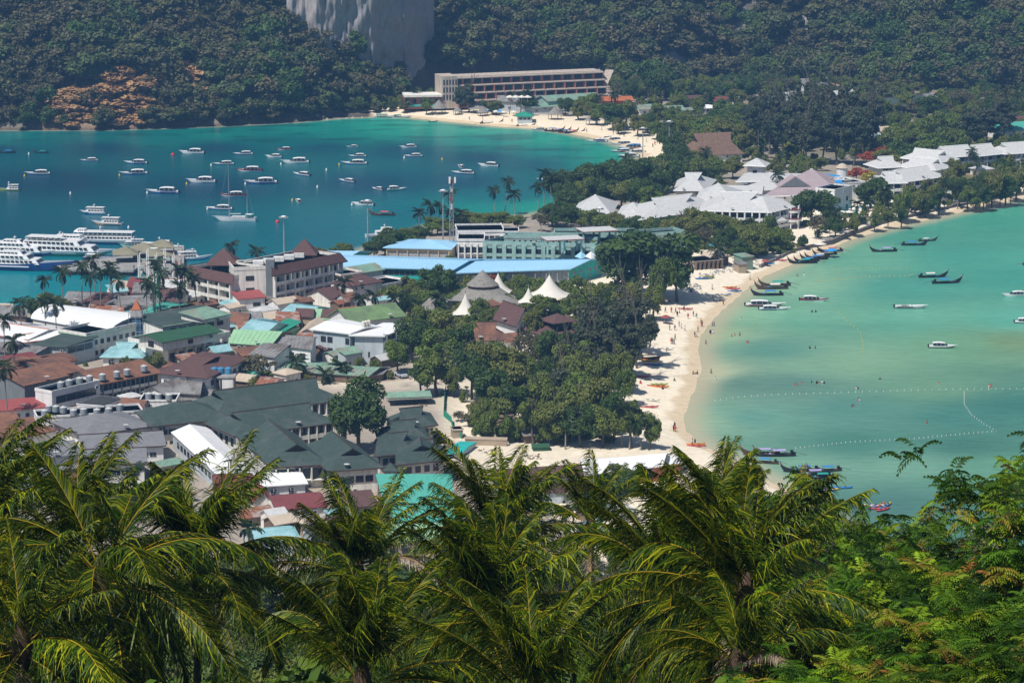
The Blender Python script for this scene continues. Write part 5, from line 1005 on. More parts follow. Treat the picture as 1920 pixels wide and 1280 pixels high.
# ---- white roofed resort
def arcade(lb, A, B, h, rk, rh, d=12, C=None, E=None, cols=8, rows=2, face=0, rm=LGT, oh=1.4, name='resort_building', wm=WHITE, group=None, g=1.8):
    return house(lb, A, B, h, rk, rh, wm, rm, d=d, C=C, E=E, oh=oh, trim=WHR, bays=[(face,cols,rows,h-rows*3.2,3.2,wm,1.5,2.4,2.3,True,wm,.5,FRD)], name=name, cat='resort building', group=group, g=g)
arcade('long white-roofed resort hall with arcaded galleries, middle section', (1312,394), (1440,397), 8, 'tx', 4.6, C=(1462,374), E=(1330,372), cols=9)
arcade('left section of the long white-roofed resort hall with dark gablet', (1203,410), (1312,394), 7.6, 'tx', 4.4, C=(1330,372), E=(1190,386), cols=7)
arcade('right prow of the long white-roofed resort hall over curved balconies', (1440,397), (1488,386), 8, 'hx', 4.2, d=14, cols=3)
house('white tiled wing roof behind the left end of the long resort hall', (1160,407), (1200,409), 6, 'hx', 3.6, WHITE, LGT, C=(1216,388), E=(1172,387), oh=1.2, trim=WHR, name='resort_building', cat='resort building')
house('separate small white-roofed pavilion at the left of the resort', (1078,402), (1140,401), 5, 'hx', 5.0, WHITE, LGT, C=(1152,380), E=(1092,381), oh=1.4, trim=WHR, name='resort_pavilion', cat='resort building')
house('white lower roof in front of the small resort pavilion', (1070,418), (1112,417), 3.2, 'sx', 1.8, WHITE, LGT, C=(1120,405), E=(1078,406), oh=.8, trim=WHR, name='resort_pavilion', cat='resort building')
house('white gabled roof with stepped black gablets behind the long resort hall', (1268,358), (1318,358), 5.5, 'tx', 5.2, WHITE, LGT, C=(1338,338), E=(1275,338), oh=1.2, trim=TRIM, name='resort_building', cat='resort building')
house('second white hip roof rising behind the middle of the long resort hall', (1310,374), (1370,374), 8.5, 'hx', 4.4, WHITE, LGT, C=(1386,358), E=(1318,358), oh=1.2, trim=WHR, name='resort_building', cat='resort building')
house('low white connecting roof between long hall and pink-roofed hall', (1345,362), (1425,363), 4.6, 'gx', 1.8, WHITE, LGT, C=(1430,350), E=(1350,350), oh=.9, name='resort_building', cat='resort building')
house('small white porch roof beside the curved balconies', (1453,416), (1474,413), 4.4, 'pyr', 2.4, WHITE, LGT, d=5, oh=.5, name='porch', cat='porch', wallbase=3.6)
p = W(1484,428,2); root = thing('curved_balconies', 'rounded balcony stack with red flowers at the resort hall’s prow', 'balcony', tuple(p))
for z, rr in ((2.8,3.6),(6.0,3.2)): mb = MB(); mb.lathe([(rr,z),(rr,z+.9),(rr-.2,z+.9),(rr-.2,z+.2)], 14, m=WHITE); mb.obj('balcony', WHITE, root); mb = MB(); mb.lathe([(rr+.1,z+.95),(rr+.15,z+1.25),(rr-.4,z+1.2)], 14, m=MAR); mb.obj('flower_box', MAR, root)
for k in range(6): a = k*math.pi/3+.3; mb = MB(); mb.box(-.2,-.2,-1,.2,.2,8.6,WHITE); mb.obj('column', WHITE, root, loc=(2.9*math.cos(a),2.9*math.sin(a),0))
lb = 'pink-grey hipped hall roof with large front gable'
r = house(lb, (1440,367), (1572,364), 6, 'hx', 7.4, WHITE, PNK, C=(1590,344), E=(1480,340), oh=1.5, trim=WHR, name='great_hall', cat='hall'); Q = HOUSES[lb][1]
u = (Q[1]-Q[0]).normalized(); nn = Vector((u.y,-u.x,0)); c = lerp(Q[0],Q[1],.42)-nn*4; mb = MB(); v = [c-u*6.2+Vector((0,0,8.6)), c+u*6.2+Vector((0,0,8.6)), c+Vector((0,0,12.6))]; v2 = [x-nn*6 for x in v]; mb.add(v+v2, [(0,1,2),(0,3,4,1),(1,4,5,2),(2,5,3,0)], PNK); mb.obj('front_dormer', PNK, r); mb = MB(); mb.add([x+nn*.05+(c+Vector((0,0,9.6))-x)*.12 for x in v], [(0,1,2)], DGREY); mb.add([x+nn*.02+(c+Vector((0,0,9.6))-x)*.12 for x in v], [(0,2,1)], DGREY); mb.obj('gable_panel', DGREY, r)
house('white flat wing roof left of the pink-roofed hall', (1385,340), (1490,338), 6.5, 'hx', 1.8, WHITE, LGT, C=(1500,326), E=(1400,326), oh=1.0, trim=WHR, name='resort_building', cat='resort building', wins=[(0,8,1,1.6,1.4,4)])
house('white lower wing roof between pavilion tower and pink-roofed hall', (1400,358), (1462,355), 5, 'hx', 2.6, WHITE, LGT, C=(1490,340), E=(1410,342), oh=.8, name='resort_building', cat='resort building')
house('white square pavilion tower with pyramid roof behind the resort', (1401,310), (1430,311), 9, 'pyr', 2.6, WHITE, LGT, d=8, oh=1.4, trim=WHR, wins=[(0,1,1,1.6,1.6,5.6,FRD)], name='pavilion_tower', cat='tower')
house('white annexe with round corner turret right of the pink-roofed hall', (1565,358), (1598,350), 9, 'flat', .6, WHITE, WHITE, d=8, oh=.1, wins=[(0,2,2,1.3,1.6,1.2,FRD)], name='annexe')
house('white flat roof with water drums behind the turret annexe', (1575,345), (1622,342), 7.5, 'flat', .5, WHITE, LGT, d=9, oh=.1, name='annexe')
house('bright blue tarpaulin roof beside the pink-roofed hall', (1552,338), (1580,344), 8.6, 'sx', .6, WHITE, TARP, C=(1574,332), E=(1548,328), oh=.2, wallbase=7, name='tarp_roof', cat='roof')
p = W(1578,362,2); root = thing('turret', 'white round turret with peach cone roof at the annexe corner', 'turret', tuple(p)); mb = MB(); mb.lathe([(2.2,-1),(2.2,10)], 12, m=WHITE); mb.obj('wall', WHITE, root); mb = MB(); mb.lathe([(2.6,10),(1.6,11.2),(.2,11.8)], 12, m=CRR); mb.obj('roof', CRR, root)
def villa(lb, A, B, h, d, kind='tx', cols=3, rows=2, rh=3.6):
    house(lb, A, B, h, kind, rh, WHITE, LGT, d=d, oh=1.7, trim=WHR, bays=[(0,cols,rows,h-rows*3.1,3.1,WHITE,1.3,2.2,2.2,True,WHITE,.4,FRD)], name='white_roof_villa', cat='villa', group='white-roofed resort villas')
for a in [('front white-roofed villa with tall shaded storeys by the lawn',(1656,343),(1692,342),7.5,10,'tx',2,2),('right front white villa roof with upturned eaves and balcony',(1692,340),(1765,330),7.5,12,'tx',4,2),('uppermost white villa roof of the stacked group',(1695,296),(1762,303),6,11,'tx',3,1),('middle white villa roof of the stacked group',(1690,312),(1752,318),6,10,'tx',3,1),('left white villa roof of the stacked group',(1650,314),(1690,312),6,10,'tx',2,1),
          ('small white porch roof right of the stacked villas',(1755,362),(1775,360),3.2,5,'pyr',1,1),('left half of the white villa pair at upper right',(1770,295),(1835,290),6.5,11,'tx',3,2),('right half of the white villa pair at upper right',(1832,292),(1880,287),6.5,11,'tx',3,2),('white villa roof cut by the right edge of the view',(1886,288),(1960,283),6.5,11,'tx',3,2)]: villa(*a)
house('small white roof patch below the upper right villas', (1836,318), (1862,316), 3, 'hx', 1.2, WHITE, LGT, d=6, oh=.6, name='porch', cat='porch')
house('round white storage drum roof on the annexe, left', (1568,336), (1580,336), 9, 'flat', .3, WHITE, WHITE, d=4, wallbase=7.5, name='roof_tank', cat='tank')
house('round white storage drum roof on the annexe, right', (1584,337), (1597,336), 9, 'flat', .3, WHITE, WHITE, d=4, wallbase=7.5, name='roof_tank', cat='tank')
# pool
mb = MB(); P = [W(x, y, 2) for x, y in [(1545,412),(1585,404),(1625,392),(1612,386),(1570,394),(1540,402)]]
c = sum(P, Vector())/6; mb.prism([(p.x-c.x, p.y-c.y) for p in P], -.35, .28, POOL); o = mb.obj('swimming_pool', POOL, loc=(c.x, c.y, 2)); tag(o, 'blue swimming pool beside the seaside terrace', 'pool')
# sea wall of stone along the shore
pts = [(1425,505),(1490,475),(1560,458),(1600,441),(1650,424),(1700,412),(1750,400),(1800,389),(1850,379),(1900,370),(1960,358),(2100,332)]
root = thing('sea_wall', 'long grey stone sea wall curving along the resort shore', 'wall', tuple(W(*pts[0], 0))); o0 = W(*pts[0], 0)
wpnts = [W(x, y, .3)+Vector((0,0,0)) for x, y in pts]; k = 0; rg = random.Random(3)
for i in range(len(wpnts)-1):
    a, b = wpnts[i], wpnts[i+1]; n_ = max(2, int((b-a).length/6.0)); u = (b-a).normalized(); nn = Vector((-u.y,u.x,0))
    for j in range(n_):
        p, q = lerp(a,b,j/n_)-o0+nn*rg.uniform(-.2,.2), lerp(a,b,(j+.97)/n_)-o0+nn*rg.uniform(-.2,.2); hh_ = rg.uniform(1.7,2.1); mb = MB(); mb.prism([(x.x,x.y) for x in (p-nn*.3, q-nn*.3, q+nn*.6, p+nn*.6)], -1.2, hh_, STONE); mb.obj('stone_block', STONE, root)
# ---- terraced hotel under the far cliff
def far_hotel():
    SLB = M('faded_slab', (.50,.42,.35), rough=.85, streak=.3); g = 3.0; PNKW = M('salmon_render', (.36,.16,.11), rough=.85, var=.12); root = thing('terraced_hotel', 'long terraced salmon hotel with cream slab edges below the far cliff', 'hotel', tuple(W(985,200,g))); O = root.location.copy()
    segs = [((858,198),(985,196)), ((985,196),(1138,184))]
    def slab(a, b, d, z0, z1, m, nm, out=0): 
        u = (b-a).normalized(); n = Vector((-u.y,u.x,0)); v = [a-n*out, b-n*out, b+n*d, a+n*d]; mb = MB(); mb.prism([(x.x-O.x, x.y-O.y) for x in v], z0-g, z1-g, m); return mb.obj(nm, m, root)
    base = [W(858,203,g), W(985,197,g), W(1140,190,g)]
    fh = 3.55
    for i in range(2):
        a, b = base[i], base[i+1]; a = Vector((a.x,a.y,0)); b = Vector((b.x,b.y,0)); u = (b-a).normalized(); n = Vector((-u.y,u.x,0))
        for fl in range(4):
            z0 = g+fl*fh; back = n*fl*2.0; slab(a+back, b+back, 16-fl*2, z0, z0+fh-.0, PNKW, 'wall'); slab(a+back+Vector((0,0,0)), b+back, 2, z0+fh-.4, z0+fh+.1, SLB, 'slab_edge', 1.5)
            nwin = 8 if i else 7
            for c in range(nwin):
                p = a+back+u*((b-a).length*(c+.5)/nwin); fr, pn = winmesh(4.0, 2.5, FRD); o = link('window', fr, root, (p.x-O.x-n.x*.02, p.y-O.y-n.y*.02, z0+.5-g), math.atan2(u.y,u.x)); link('pane', pn, o)
                if fl < 3: pr = p-u*((b-a).length/nwin/2); mb = MB(); mb.box(-.22,-1.7,0,.22,0,fh-.6,PNKW); mb.obj('pier', PNKW, root, loc=(pr.x-O.x, pr.y-O.y, z0-g), rz=math.atan2(u.y,u.x))
        slab(a+n*7, b+n*7, 12, g+4*fh, g+4*fh+.5, SLB, 'roof')
        for c in range(12): p = lerp(a,b,(c+.5)/12)+n*7; mb = MB(); mb.box(-.1,-.1,0,.1,.1,1.2,WHITE); mb.obj('railing_post', WHITE, root, loc=(p.x-O.x,p.y-O.y,4*fh+.5))
    # white lattice stair tower and low left wing
    a = W(830,204,g); b = W(858,203,g); a.z = b.z = 0; slab(a, b, 14, g, g+15.8, SLB, 'stair_tower'); u = (b-a).normalized(); n = Vector((-u.y,u.x,0))
    for r_ in range(3):
        for c in range(5): p = lerp(a,b,(c+.5)/5); fr, pn = winmesh(1.0, 2.8, FRAME); o = link('window', fr, root, (p.x-O.x-n.x*.02, p.y-O.y-n.y*.02, 4.0+r_*3.7), math.atan2(u.y,u.x)); link('pane', pn, o)
    a = W(758,205,g); b = W(829,204,g); a.z = b.z = 0; slab(a, b, 12, g, g+6.0, PNKW, 'wall'); slab(a, b, 12, g+6, g+7, CREAM, 'roof', 1.6); slab(a, b, 2, g+1.4, g+2.1, TURQ, 'slab_edge', 1.2)
    for c in range(5): p = lerp(a,b,(c+.5)/5); fr, pn = winmesh(2.6, 2.4, FRD); o = link('window', fr, root, (p.x-O.x-n.x*.02, p.y-O.y-n.y*.02, 2.6), math.atan2(u.y,u.x)); link('pane', pn, o)
    # slanting white stair edge at the right end
    a = W(1140,190,g)-O; mb = MB(); mb.add([a+Vector(v) for v in [(-9,-3,-2),(-5,-3,-2),(3,9,14.4),(-1,9,14.4),(-9,6,-2),(-5,6,-2),(3,14,14.4),(-1,14,14.4)]], [(0,1,2,3),(7,6,5,4),(0,4,5,1),(1,5,6,2),(2,6,7,3),(3,7,4,0)], SLB); mb.obj('end_stair', SLB, root)
    for k in range(4): mb = MB(); mb.lathe([(2.2,2.2),(.1,3.2)], 8, m=TENT); mb.tube([(0,0,0),(0,0,2.6)], .08, 4, m=TENT); p = W(956+k*11,176,12); mb.obj('terrace_parasol', TENT, root, loc=(p.x-O.x, p.y-O.y-8, p.z-O.z-3))
far_hotel()
F_ = [('pale grey restaurant roof in front of the terraced hotel',(935,190),(1028,190),5,'gx',2.4,GREYW,GRC,10),('sage green flat roof in front of the terraced hotel’s right end',(1028,190),(1125,184),6,'gx',2.2,TEALW,SEAG,12),('lower sage verandah roof beneath the sage green roof',(985,202),(1080,198),3.6,'sx',1.4,GREYW,SEAG,6),('terracotta orange long roof right of the terraced hotel',(1100,190),(1186,188),5,'gx',1.6,ORW,ORR,10),
 ('teal-roofed beach kiosk on the far beach',(970,218),(998,218),3,'hx',1.8,GREYW,TQD,8),('reddish long roof at the foot of the far hill',(1308,194),(1368,192),3.6,'gx',2.4,WHITE,MAR,9),('cream roof left of the reddish far roof',(1288,186),(1312,186),3,'gx',1.4,WHITE,CRR,7),('cream roof just behind the reddish far roof',(1352,182),(1380,181),3,'gx',1.4,WHITE,CRR,7),('small light blue roof right of the reddish far roof',(1376,188),(1394,187),3,'gx',1.2,WHITE,PBL,6),
 ('white canopy roof in the brown far field',(1322,203),(1346,202),3,'gx',1.4,WHITE,WHR,6),('low green roof edging the brown far field',(1280,208),(1322,204),2.6,'gx',1,GREYW,SEAG,6),('green gabled roof behind the far beach palms',(1200,205),(1240,204),3.4,'gx',2,WHITE,SEAG,8),('green roof with white gable at the far village edge',(1252,208),(1282,207),3.4,'gx',2,WHITE,SEAG,8),
 ('large brown thatched hall among palms',(1300,292),(1392,288),4,'tx',8.5,WHITE,THB,14),('dark green far hall roof with gablet, left part',(1650,200),(1700,199),4.4,'tx',3.6,DARKW,DGR,12),('dark green far hall roof, right part',(1700,196),(1748,192),4.4,'tx',3.4,DARKW,DGR,10),('silver corrugated roof left of the upper right wood',(1512,160),(1544,158),4,'sx',2.4,WHITE,GRC,9),('pale blue-white shed among casuarina tops',(1482,180),(1500,178),4,'gx',1.6,GREYW,LGT,7),
 ('grey ruin roof on the slope above the casuarina grove',(1570,178),(1605,172),3,'gx',1.6,CREAM,LGT,7),('cream house with pale roof between big trees at right',(1655,248),(1686,245),4.4,'gx',2,CREAM,CRR,8),('small red roof above the cream house',(1675,234),(1690,232),3.4,'gx',1.6,WHITE,RED,6),('teal sheet roof in front of the cream house',(1640,262),(1660,258),3,'gx',1.2,WHITE,PBL,7),('bright turquoise gabled roof at the right edge',(1878,246),(1960,240),4,'hx',3,WHITE,TQR,11),('brown roof behind the turquoise gabled roof',(1900,228),(1960,226),4.4,'gx',2,WHITE,BRW,9),
 ('purple-brown roof above the dark green far hall',(1645,182),(1680,180),4,'gx',2.2,TANV,BRW,8),('pale grey roof right of the dark green far hall',(1728,186),(1755,183),4,'gx',1.8,WHITE,GRC,8),('grey flat shed on the brown patch at upper right',(1790,208),(1812,206),2.6,'gx',.8,GREYW,GRC,6),('blue water panel roof on the upper right slope',(1634,150),(1651,148),5,'flat',.2,TARP,TARP,2),('tan roof by the rocky slope foot',(1890,162),(1925,158),3.4,'gx',1.8,CREAM,CRR,8)]
for a in F_: house(a[0], a[1], a[2], a[3], a[4], a[5], a[6], a[7], d=a[8], oh=.8, trim=TRIM if a[7] in (DGR,) else None, name='far_house' if a[3] < 5 else 'far_hall', cat='house', wins=[(0,3,1,1.4,1.2,1.2)], pane=False)
def hut(px, py, w, h, label, mat=THA):
    p = W(px, py, 2); p.z = max(.6, hz(p.x, p.y)); root = thing('thatched_hut', label, 'hut', tuple(p), 0, 'thatched beach huts'); mb = MB(); mb.lathe([(w/2,h*.42),(w*.47,h*.46),(w*.2,h*.78),(.1,h)], 10, m=mat); mb.obj('roof', mat, root); mb = MB()
    for k in range(6): a = k*math.pi/3; mb.tube([(w*.38*math.cos(a),w*.38*math.sin(a),-.4),(w*.38*math.cos(a),w*.38*math.sin(a),h*.5)], .12, 5, WOOD)
    mb.obj('posts', WOOD, root)['kind'] = 'stuff'
for a in [(823,212,8,7,'conical grey thatched hut at the left of the far beach'),(895,212,10,5,'wide low thatched hut right of the casuarina on the far beach'),(858,214,5,4,'tiny thatched stall in front of the casuarina'),(1040,224,8,6,'thatched hut on the far beach beside the trees'),(1050,214,7,5,'brown thatched hut behind its neighbour on the far beach'),(1111,234,8,5,'thatched hut under trees at the right of the far beach'),(905,217,6,4,'small thatched lean-to by the blue beach umbrellas')]: hut(*a)
for i, (x, y) in enumerate([(912,216),(930,217),(936,217),(945,219),(925,216),(963,218)]): parasol(x, y, 3.4, 'blue and white beach umbrella on the far beach, '+ORD[sorted([912,930,936,945,925,963]).index(x)], TENT if i % 2 else TARP, group='far beach umbrellas')
# ---- beach bar and ruined kiosks beside the sand
house('grey-brown unfinished beach bar with post frame', (1302,490), (1352,486), 3.2, 'flat', .1, TANV, CONC, d=8, oh=.6, bays=[(0,6,1,0,3,WOOD,1.6,1.4,1.9,False,None,.2,FRD)], name='beach_bar', cat='bar')
house('thatched cone roof bar behind the unfinished beach bar', (1335,482), (1366,480), 3.4, 'hx', 2.2, WOOD, CRR, d=8, oh=.9, name='beach_bar', cat='bar')
house('pale green box kiosk above the rubble slope', (1392,482), (1412,480), 4, 'sx', .4, SEAG, SEAG, d=5, oh=.3, name='kiosk', cat='kiosk')
house('small brown kiosk beside the rubble slope', (1385,495), (1400,494), 2.6, 'sx', .4, TANV, GRC, d=4, oh=.3, name='kiosk', cat='kiosk')
parasol(1388+172,452+20,4,'blue striped parasol by the sea wall',TARP); parasol(1342,476,5,'blue white striped awning parasol over the beach bar',TARP,3.4); parasol(1435,492,3.2,'red parasol on the sand near the longtail boats',RED,1.8); parasol(1248,604,3.4,'red parasol on the beach beside sunbathers',RED,2.2); parasol(1538,462,4.5,'white square parasol on the sand below the sea wall',TENT,2.6)
# ---- pier with shelters
def pier():
    root = thing('pier', 'concrete ferry pier reaching left into the bay', 'pier', tuple(W(300,510,1.8))); O = root.location
    for poly in ([(300,532),(345,520),(345,462),(300,456),(262,462),(240,480),(262,500)], [(262,500),(240,480),(120,492),(105,500),(120,506),(250,508)]):
        mb = MB(); P = [W(x, y, 1.8)-O for x, y in poly]; mb.prism([(p.x,p.y) for p in P[::-1]], -.5, .2, CONC); mb.obj('deck', CONC, root)
pier()
for i, (x, y, w, lb) in enumerate([(235,478,38,'olive hipped pier shelter nearest the ferries'),(270,470,42,'olive hipped pier shelter in the middle'),(305,464,34,'olive hipped pier shelter at the right'),(285,474,28,'second low olive roof between the pier shelters'),(300,480,40,'long pale roof at the foot of the pier')]):
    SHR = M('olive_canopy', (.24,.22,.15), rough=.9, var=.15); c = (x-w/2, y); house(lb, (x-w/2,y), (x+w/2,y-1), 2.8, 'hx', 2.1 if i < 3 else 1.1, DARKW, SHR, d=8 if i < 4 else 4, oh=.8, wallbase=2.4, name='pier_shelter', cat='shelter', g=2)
def frame_gate():
    p = W(292,520,2); root = thing('pier_gate', 'tall white steel frame gate at the pier head with a satellite dish', 'gate', tuple(p))
    for i in range(5):
        for j in range(2): mb = MB(); mb.box(-.14,-.14,-.5,.14,.14,9 if i % 2 else 7.4,WHR); mb.obj('column', WHR, root, loc=(-5.6+i*2.8, j*4, 0))
    for z in (3, 6): mb = MB(); mb.box(-5.6,-.1,z,5.6,.1,z+.25,TEALW); mb.obj('beam', TEALW, root)
    mb = MB(); mb.lathe([(1.3,.5),(.7,.15),(.1,0)], 10, m=WHR); mb.obj('satellite_dish', WHR, root, loc=(-.5,1,9))
frame_gate()
def lattice_mast(px, py, h, label, mat, w=1.6, name='lattice_mast', top=None):
    p = W(px, py, 2); root = thing(name, label, 'mast', tuple(p)); mb = MB(); n = int(h/2.4)
    for (a, b) in ((-1,-1),(1,-1),(1,1),(-1,1)): mb.tube([(a*w/2,b*w/2,-1),(a*w*.3,b*w*.3,h)], .11, 4, mat)
    C4 = [(-1,-1),(1,-1),(1,1),(-1,1)]
    for k in range(n):
        z0, z1 = h*k/n, h*(k+1)/n; r0, r1 = w/2*(1-.4*z0/h), w/2*(1-.4*z1/h)
        for q in range(4): a, b = C4[q], C4[(q+1)%4]; mb.tube([(a[0]*r0,a[1]*r0,z0),(b[0]*r1,b[1]*r1,z1)], .07, 3, mat, False); mb.tube([(a[0]*r1,a[1]*r1,z1),(b[0]*r1,b[1]*r1,z1)], .06, 3, mat, False)
    o = mb.obj('lattice', mat, root); o['kind'] = 'stuff'
    if top: top(root, h)
    return root
GMT = M('green_mast_paint', (.02,.10,.05), rough=.6); RDW = M('red_mast_paint', (.40,.06,.04), rough=.6)
lattice_mast(297,640,20.5,'dark green lattice mast overgrown beside the cream hotel',GMT,1.8)
def rwtop(root, h):
    for k, (z, m) in enumerate([(h-9,WHR),(h-6,RDW),(h-3,WHR),(h-.5,RDW)]): mb = MB(); mb.lathe([(.42,0),(.42,1.8)], 8, m=m); mb.obj('painted_band', m, root, loc=(0,0,z))
    for k in range(3): mb = MB(); mb.box(-.3,-.2,-1,.3,.2,1,WHR); mb.obj('antenna_panel', WHR, root, loc=(1.2*math.cos(k*2.1),1.2*math.sin(k*2.1),h+1))
lattice_mast(847,480,25,'red and white telecom mast behind the market roofs',STEEL,1.6,'telecom_mast',rwtop)
def light_mast(px, pyb, pyt, label):
    s = s_at(pyb); p = W(px, pyb, 2); h = (pyb-pyt)/s; root = thing('light_mast', label, 'light mast', tuple(p)); mb = MB(); mb.tube([(0,0,-.5),(0,0,h)], [.28,.14], 8, STEEL); mb.obj('pole', STEEL, root); mb = MB(); mb.lathe([(.9,-.2),(.9,.1),(.2,.3)], 10, m=WHR); mb.obj('crown_ring', WHR, root, loc=(0,0,h))
    for k in range(6): a = k*math.pi/3; mb = MB(); mb.box(-.35,-.2,-.3,.35,.2,.15,STEEL); mb.obj('floodlight', STEEL, root, loc=(1.2*math.cos(a),1.2*math.sin(a),h-.2), rz=a)
light_mast(533,490,406,'tall floodlight mast rising behind the brown-roofed hotel'); light_mast(690,482,376,'tall floodlight mast left of the patrol ship'); light_mast(831,470,357,'tall floodlight mast left of the telecom mast'); light_mast(1254,312,228,'thin floodlight mast by the far beach trees'); light_mast(1205,300,240,'short floodlight mast near the beached speedboats'); light_mast(1124,440,390,'thin aerial pole in front of the resort roofs')
root = thing('lighthouse_tower', 'blue tower with orange pyramid roof wrapped in scaffolding', 'tower', tuple(W(258,652,2))); BLT = M('blue_tower_paint', (.05,.12,.20), rough=.7, var=.2)
mb = MB(); mb.box(-1.3,-1.3,-1,1.3,1.3,9,BLT); mb.obj('shaft', BLT, root); mb = MB(); mb.lathe([(2.0,11.2),(1.0,12.6),(.1,14.0)], 4, m=ORR); mb.obj('roof', ORR, root, rz=.78); mb = MB()
for a in ((-2,-2),(2,-2),(2,2),(-2,2),(0,-2),(0,2)): mb.tube([(a[0],a[1],0),(a[0],a[1],11.2)], .07, 4, STEEL)
for z in (2.5,5,7.5,10):
    for a, b in (((-2,-2),(2,-2)),((2,-2),(2,2)),((2,2),(-2,2)),((-2,2),(-2,-2))): mb.tube([(*a,z),(*b,z)], .06, 3, STEEL, False)
mb.obj('scaffolding', STEEL, root)['kind'] = 'stuff'; mb = MB(); mb.box(-1.6,-1.6,9,1.6,1.6,11,FRAME); mb.obj('lantern_room', FRAME, root)
# tank tower
p = W(414,738,2); root = thing('tank_tower', 'grey concrete frame tower carrying blue water tanks', 'tower', tuple(p)); mb = MB(); mb.box(-4,-2.4,4.6,4,2.4,5.0,CONC); mb.obj('platform', CONC, root)
for x in (-3.6,0,3.6):
    for y in (-2,2): mb = MB(); mb.box(-.2,-.2,-1,.2,.2,4.6,CONC); mb.obj('column', CONC, root, loc=(x,y,0))
mb = MB(); mb.box(.6,-2.2,-1,3.4,2,4.4,WHITE); mb.obj('stair_room', WHITE, root)
def tank(px, py, z, r_, h, mat, label, group):
    p = W(px, py, z); root = thing('water_tank', label, 'water tank', tuple(p), random.random(), group); mb = MB(); mb.lathe([(r_*.93,0),(r_,.1),(r_,h*.33),(r_*.96,h*.36),(r_,h*.4),(r_,h*.68),(r_*.96,h*.71),(r_,h*.75),(r_,h*.95),(r_*.93,h)], 14, m=mat); mb.obj('drum', mat, root); mb = MB(); mb.lathe([(r_*.97,h+.01),(r_*.6,h+.12),(r_*.25,h+.25),(r_*.25,h+.32)], 14, m=LGT if mat is TANKG else mat); mb.obj('lid', mat, root)
for i, x in enumerate((402,414,428)): tank(x, 702, 6.8+.0, .95, 1.8, TANKB, 'blue water tank on the concrete tower, '+['left of three','middle of three','right of three'][i], 'blue water tanks')
for i, (x, y) in enumerate([(114,727),(130,723),(149,719),(168,715),(192,712),(219,707),(238,703),(270,696)]):
    tank(x, y, 9.3 if i < 4 else 8.6, .9, 1.5, TANKG, 'grey water tank on the terracotta lodge roof, '+ORD[i], 'grey water tanks on the lodge')
for i, (x, y) in enumerate([(84,780),(92,771),(105,772),(119,774),(138,779),(157,777),(182,778),(204,776),(225,769)]): tank(x, y, 6.2, .9, 1.5, TANKG, 'grey water tank on the concrete strip roof, '+ORD[i], 'grey water tanks on the concrete strip')
for i, (x, y) in enumerate([(279,748),(297,749),(317,750)]): tank(x, y, 6.4, .9, 1.5, TANKG, 'grey water tank beside the dark green hotel, '+['left','middle','right'][i]+' of three', 'grey water tanks by the green hotel')
for i in range(4): tank(698+i*5, 1006, 7.0, .45, .9, TARP, 'blue barrel on the light green roof among palms, '+ORD[i], 'blue barrels')
# yard clutter: green mesh fence, canopy, sheds
root = thing('mesh_fence', 'torn green mesh fence winding through the sandy yard', 'fence', tuple(W(832,760,2))); O = root.location; fp = [(836,730),(833,758),(832,780),(846,792),(850,815),(866,822)]
for a, b in zip(fp, fp[1:]):
    p, q = W(*a,2)-O, W(*b,2)-O; mb = MB(); n = (q-p).normalized(); n = Vector((-n.y,n.x,0))*.04; mb.add([p-n, q-n, q+n, p+n, p-n+Vector((0,0,1.8)), q-n+Vector((0,0,1.5)), q+n+Vector((0,0,1.5)), p+n+Vector((0,0,1.8))], [(0,1,5,4),(2,3,7,6),(4,5,6,7),(1,2,6,5),(3,0,4,7)], GRNM); mb.obj('mesh_panel', GRNM, root); mb = MB(); mb.tube([p-Vector((0,0,.3)), p+Vector((0,0,2))], .06, 4, WOOD); mb.obj('post', WOOD, root)
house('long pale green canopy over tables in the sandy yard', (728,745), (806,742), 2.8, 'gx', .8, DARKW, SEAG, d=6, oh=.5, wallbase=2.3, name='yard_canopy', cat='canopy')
house('small white round-topped shed beside the green mesh fence', (850,805), (868,804), 2.6, 'flat', .1, TANV, TENT, d=3, oh=.2, name='shed', cat='shed')
house('teal tarpaulin pool cover beside the nearest green villa', (836,848), (864,850), 1.6, 'gx', .5, GREYW, TURQ, d=12, oh=.2, name='pool_cover', cat='cover')
house('tan bamboo fence shed right of the mesh fence', (872,822), (950,824), 2.0, 'sx', .3, TANV, TANV, d=1.2, oh=.1, name='bamboo_fence', cat='fence')
house('dark thatched bungalow under the seafront grove', (985,815), (1020,812), 2.6, 'gx', 2.2, WOOD, THA, d=8, oh=.8, name='bungalow', cat='bungalow')
house('thatched bungalow behind shrubs in the seafront grove', (930,800), (965,798), 2.6, 'gx', 2.0, WOOD, THB, d=8, oh=.8, name='bungalow', cat='bungalow')
for i, (x, y, lb) in enumerate([(1098,838,'upturned dark green boat shed roof on the yard edge')]): house(lb, (1000,838), (1030,837), 1.4, 'gx', .5, GRN, GRN, d=3, oh=.2, name='shed', cat='shed')
# parked cart / lorry by the shanty row
p = W(752,707,2); root = thing('pickup_truck', 'pale blue-grey pickup truck parked beside the shanty row', 'truck', tuple(p), .5); mb = MB(); mb.box(-.9,-2.3,.5,.9,2.3,1.1,GREYW); mb.obj('body', GREYW, root); mb = MB(); mb.add([(-.85,-1.2,1.1),(.85,-1.2,1.1),(.85,1,1.1),(-.85,1,1.1),(-.7,-.7,1.9),(.7,-.7,1.9),(.7,.8,1.9),(-.7,.8,1.9)], [(0,1,5,4),(1,2,6,5),(2,3,7,6),(3,0,4,7),(4,5,6,7)], GLASS); mb.obj('cab', GLASS, root)
for x in (-.85,.85):
    for y in (-1.5,1.5): mb = MB(); mb.tube([(x-.12,y,.4),(x+.12,y,.4)], .42, 10, DARKW); mb.obj('wheel', DARKW, root)
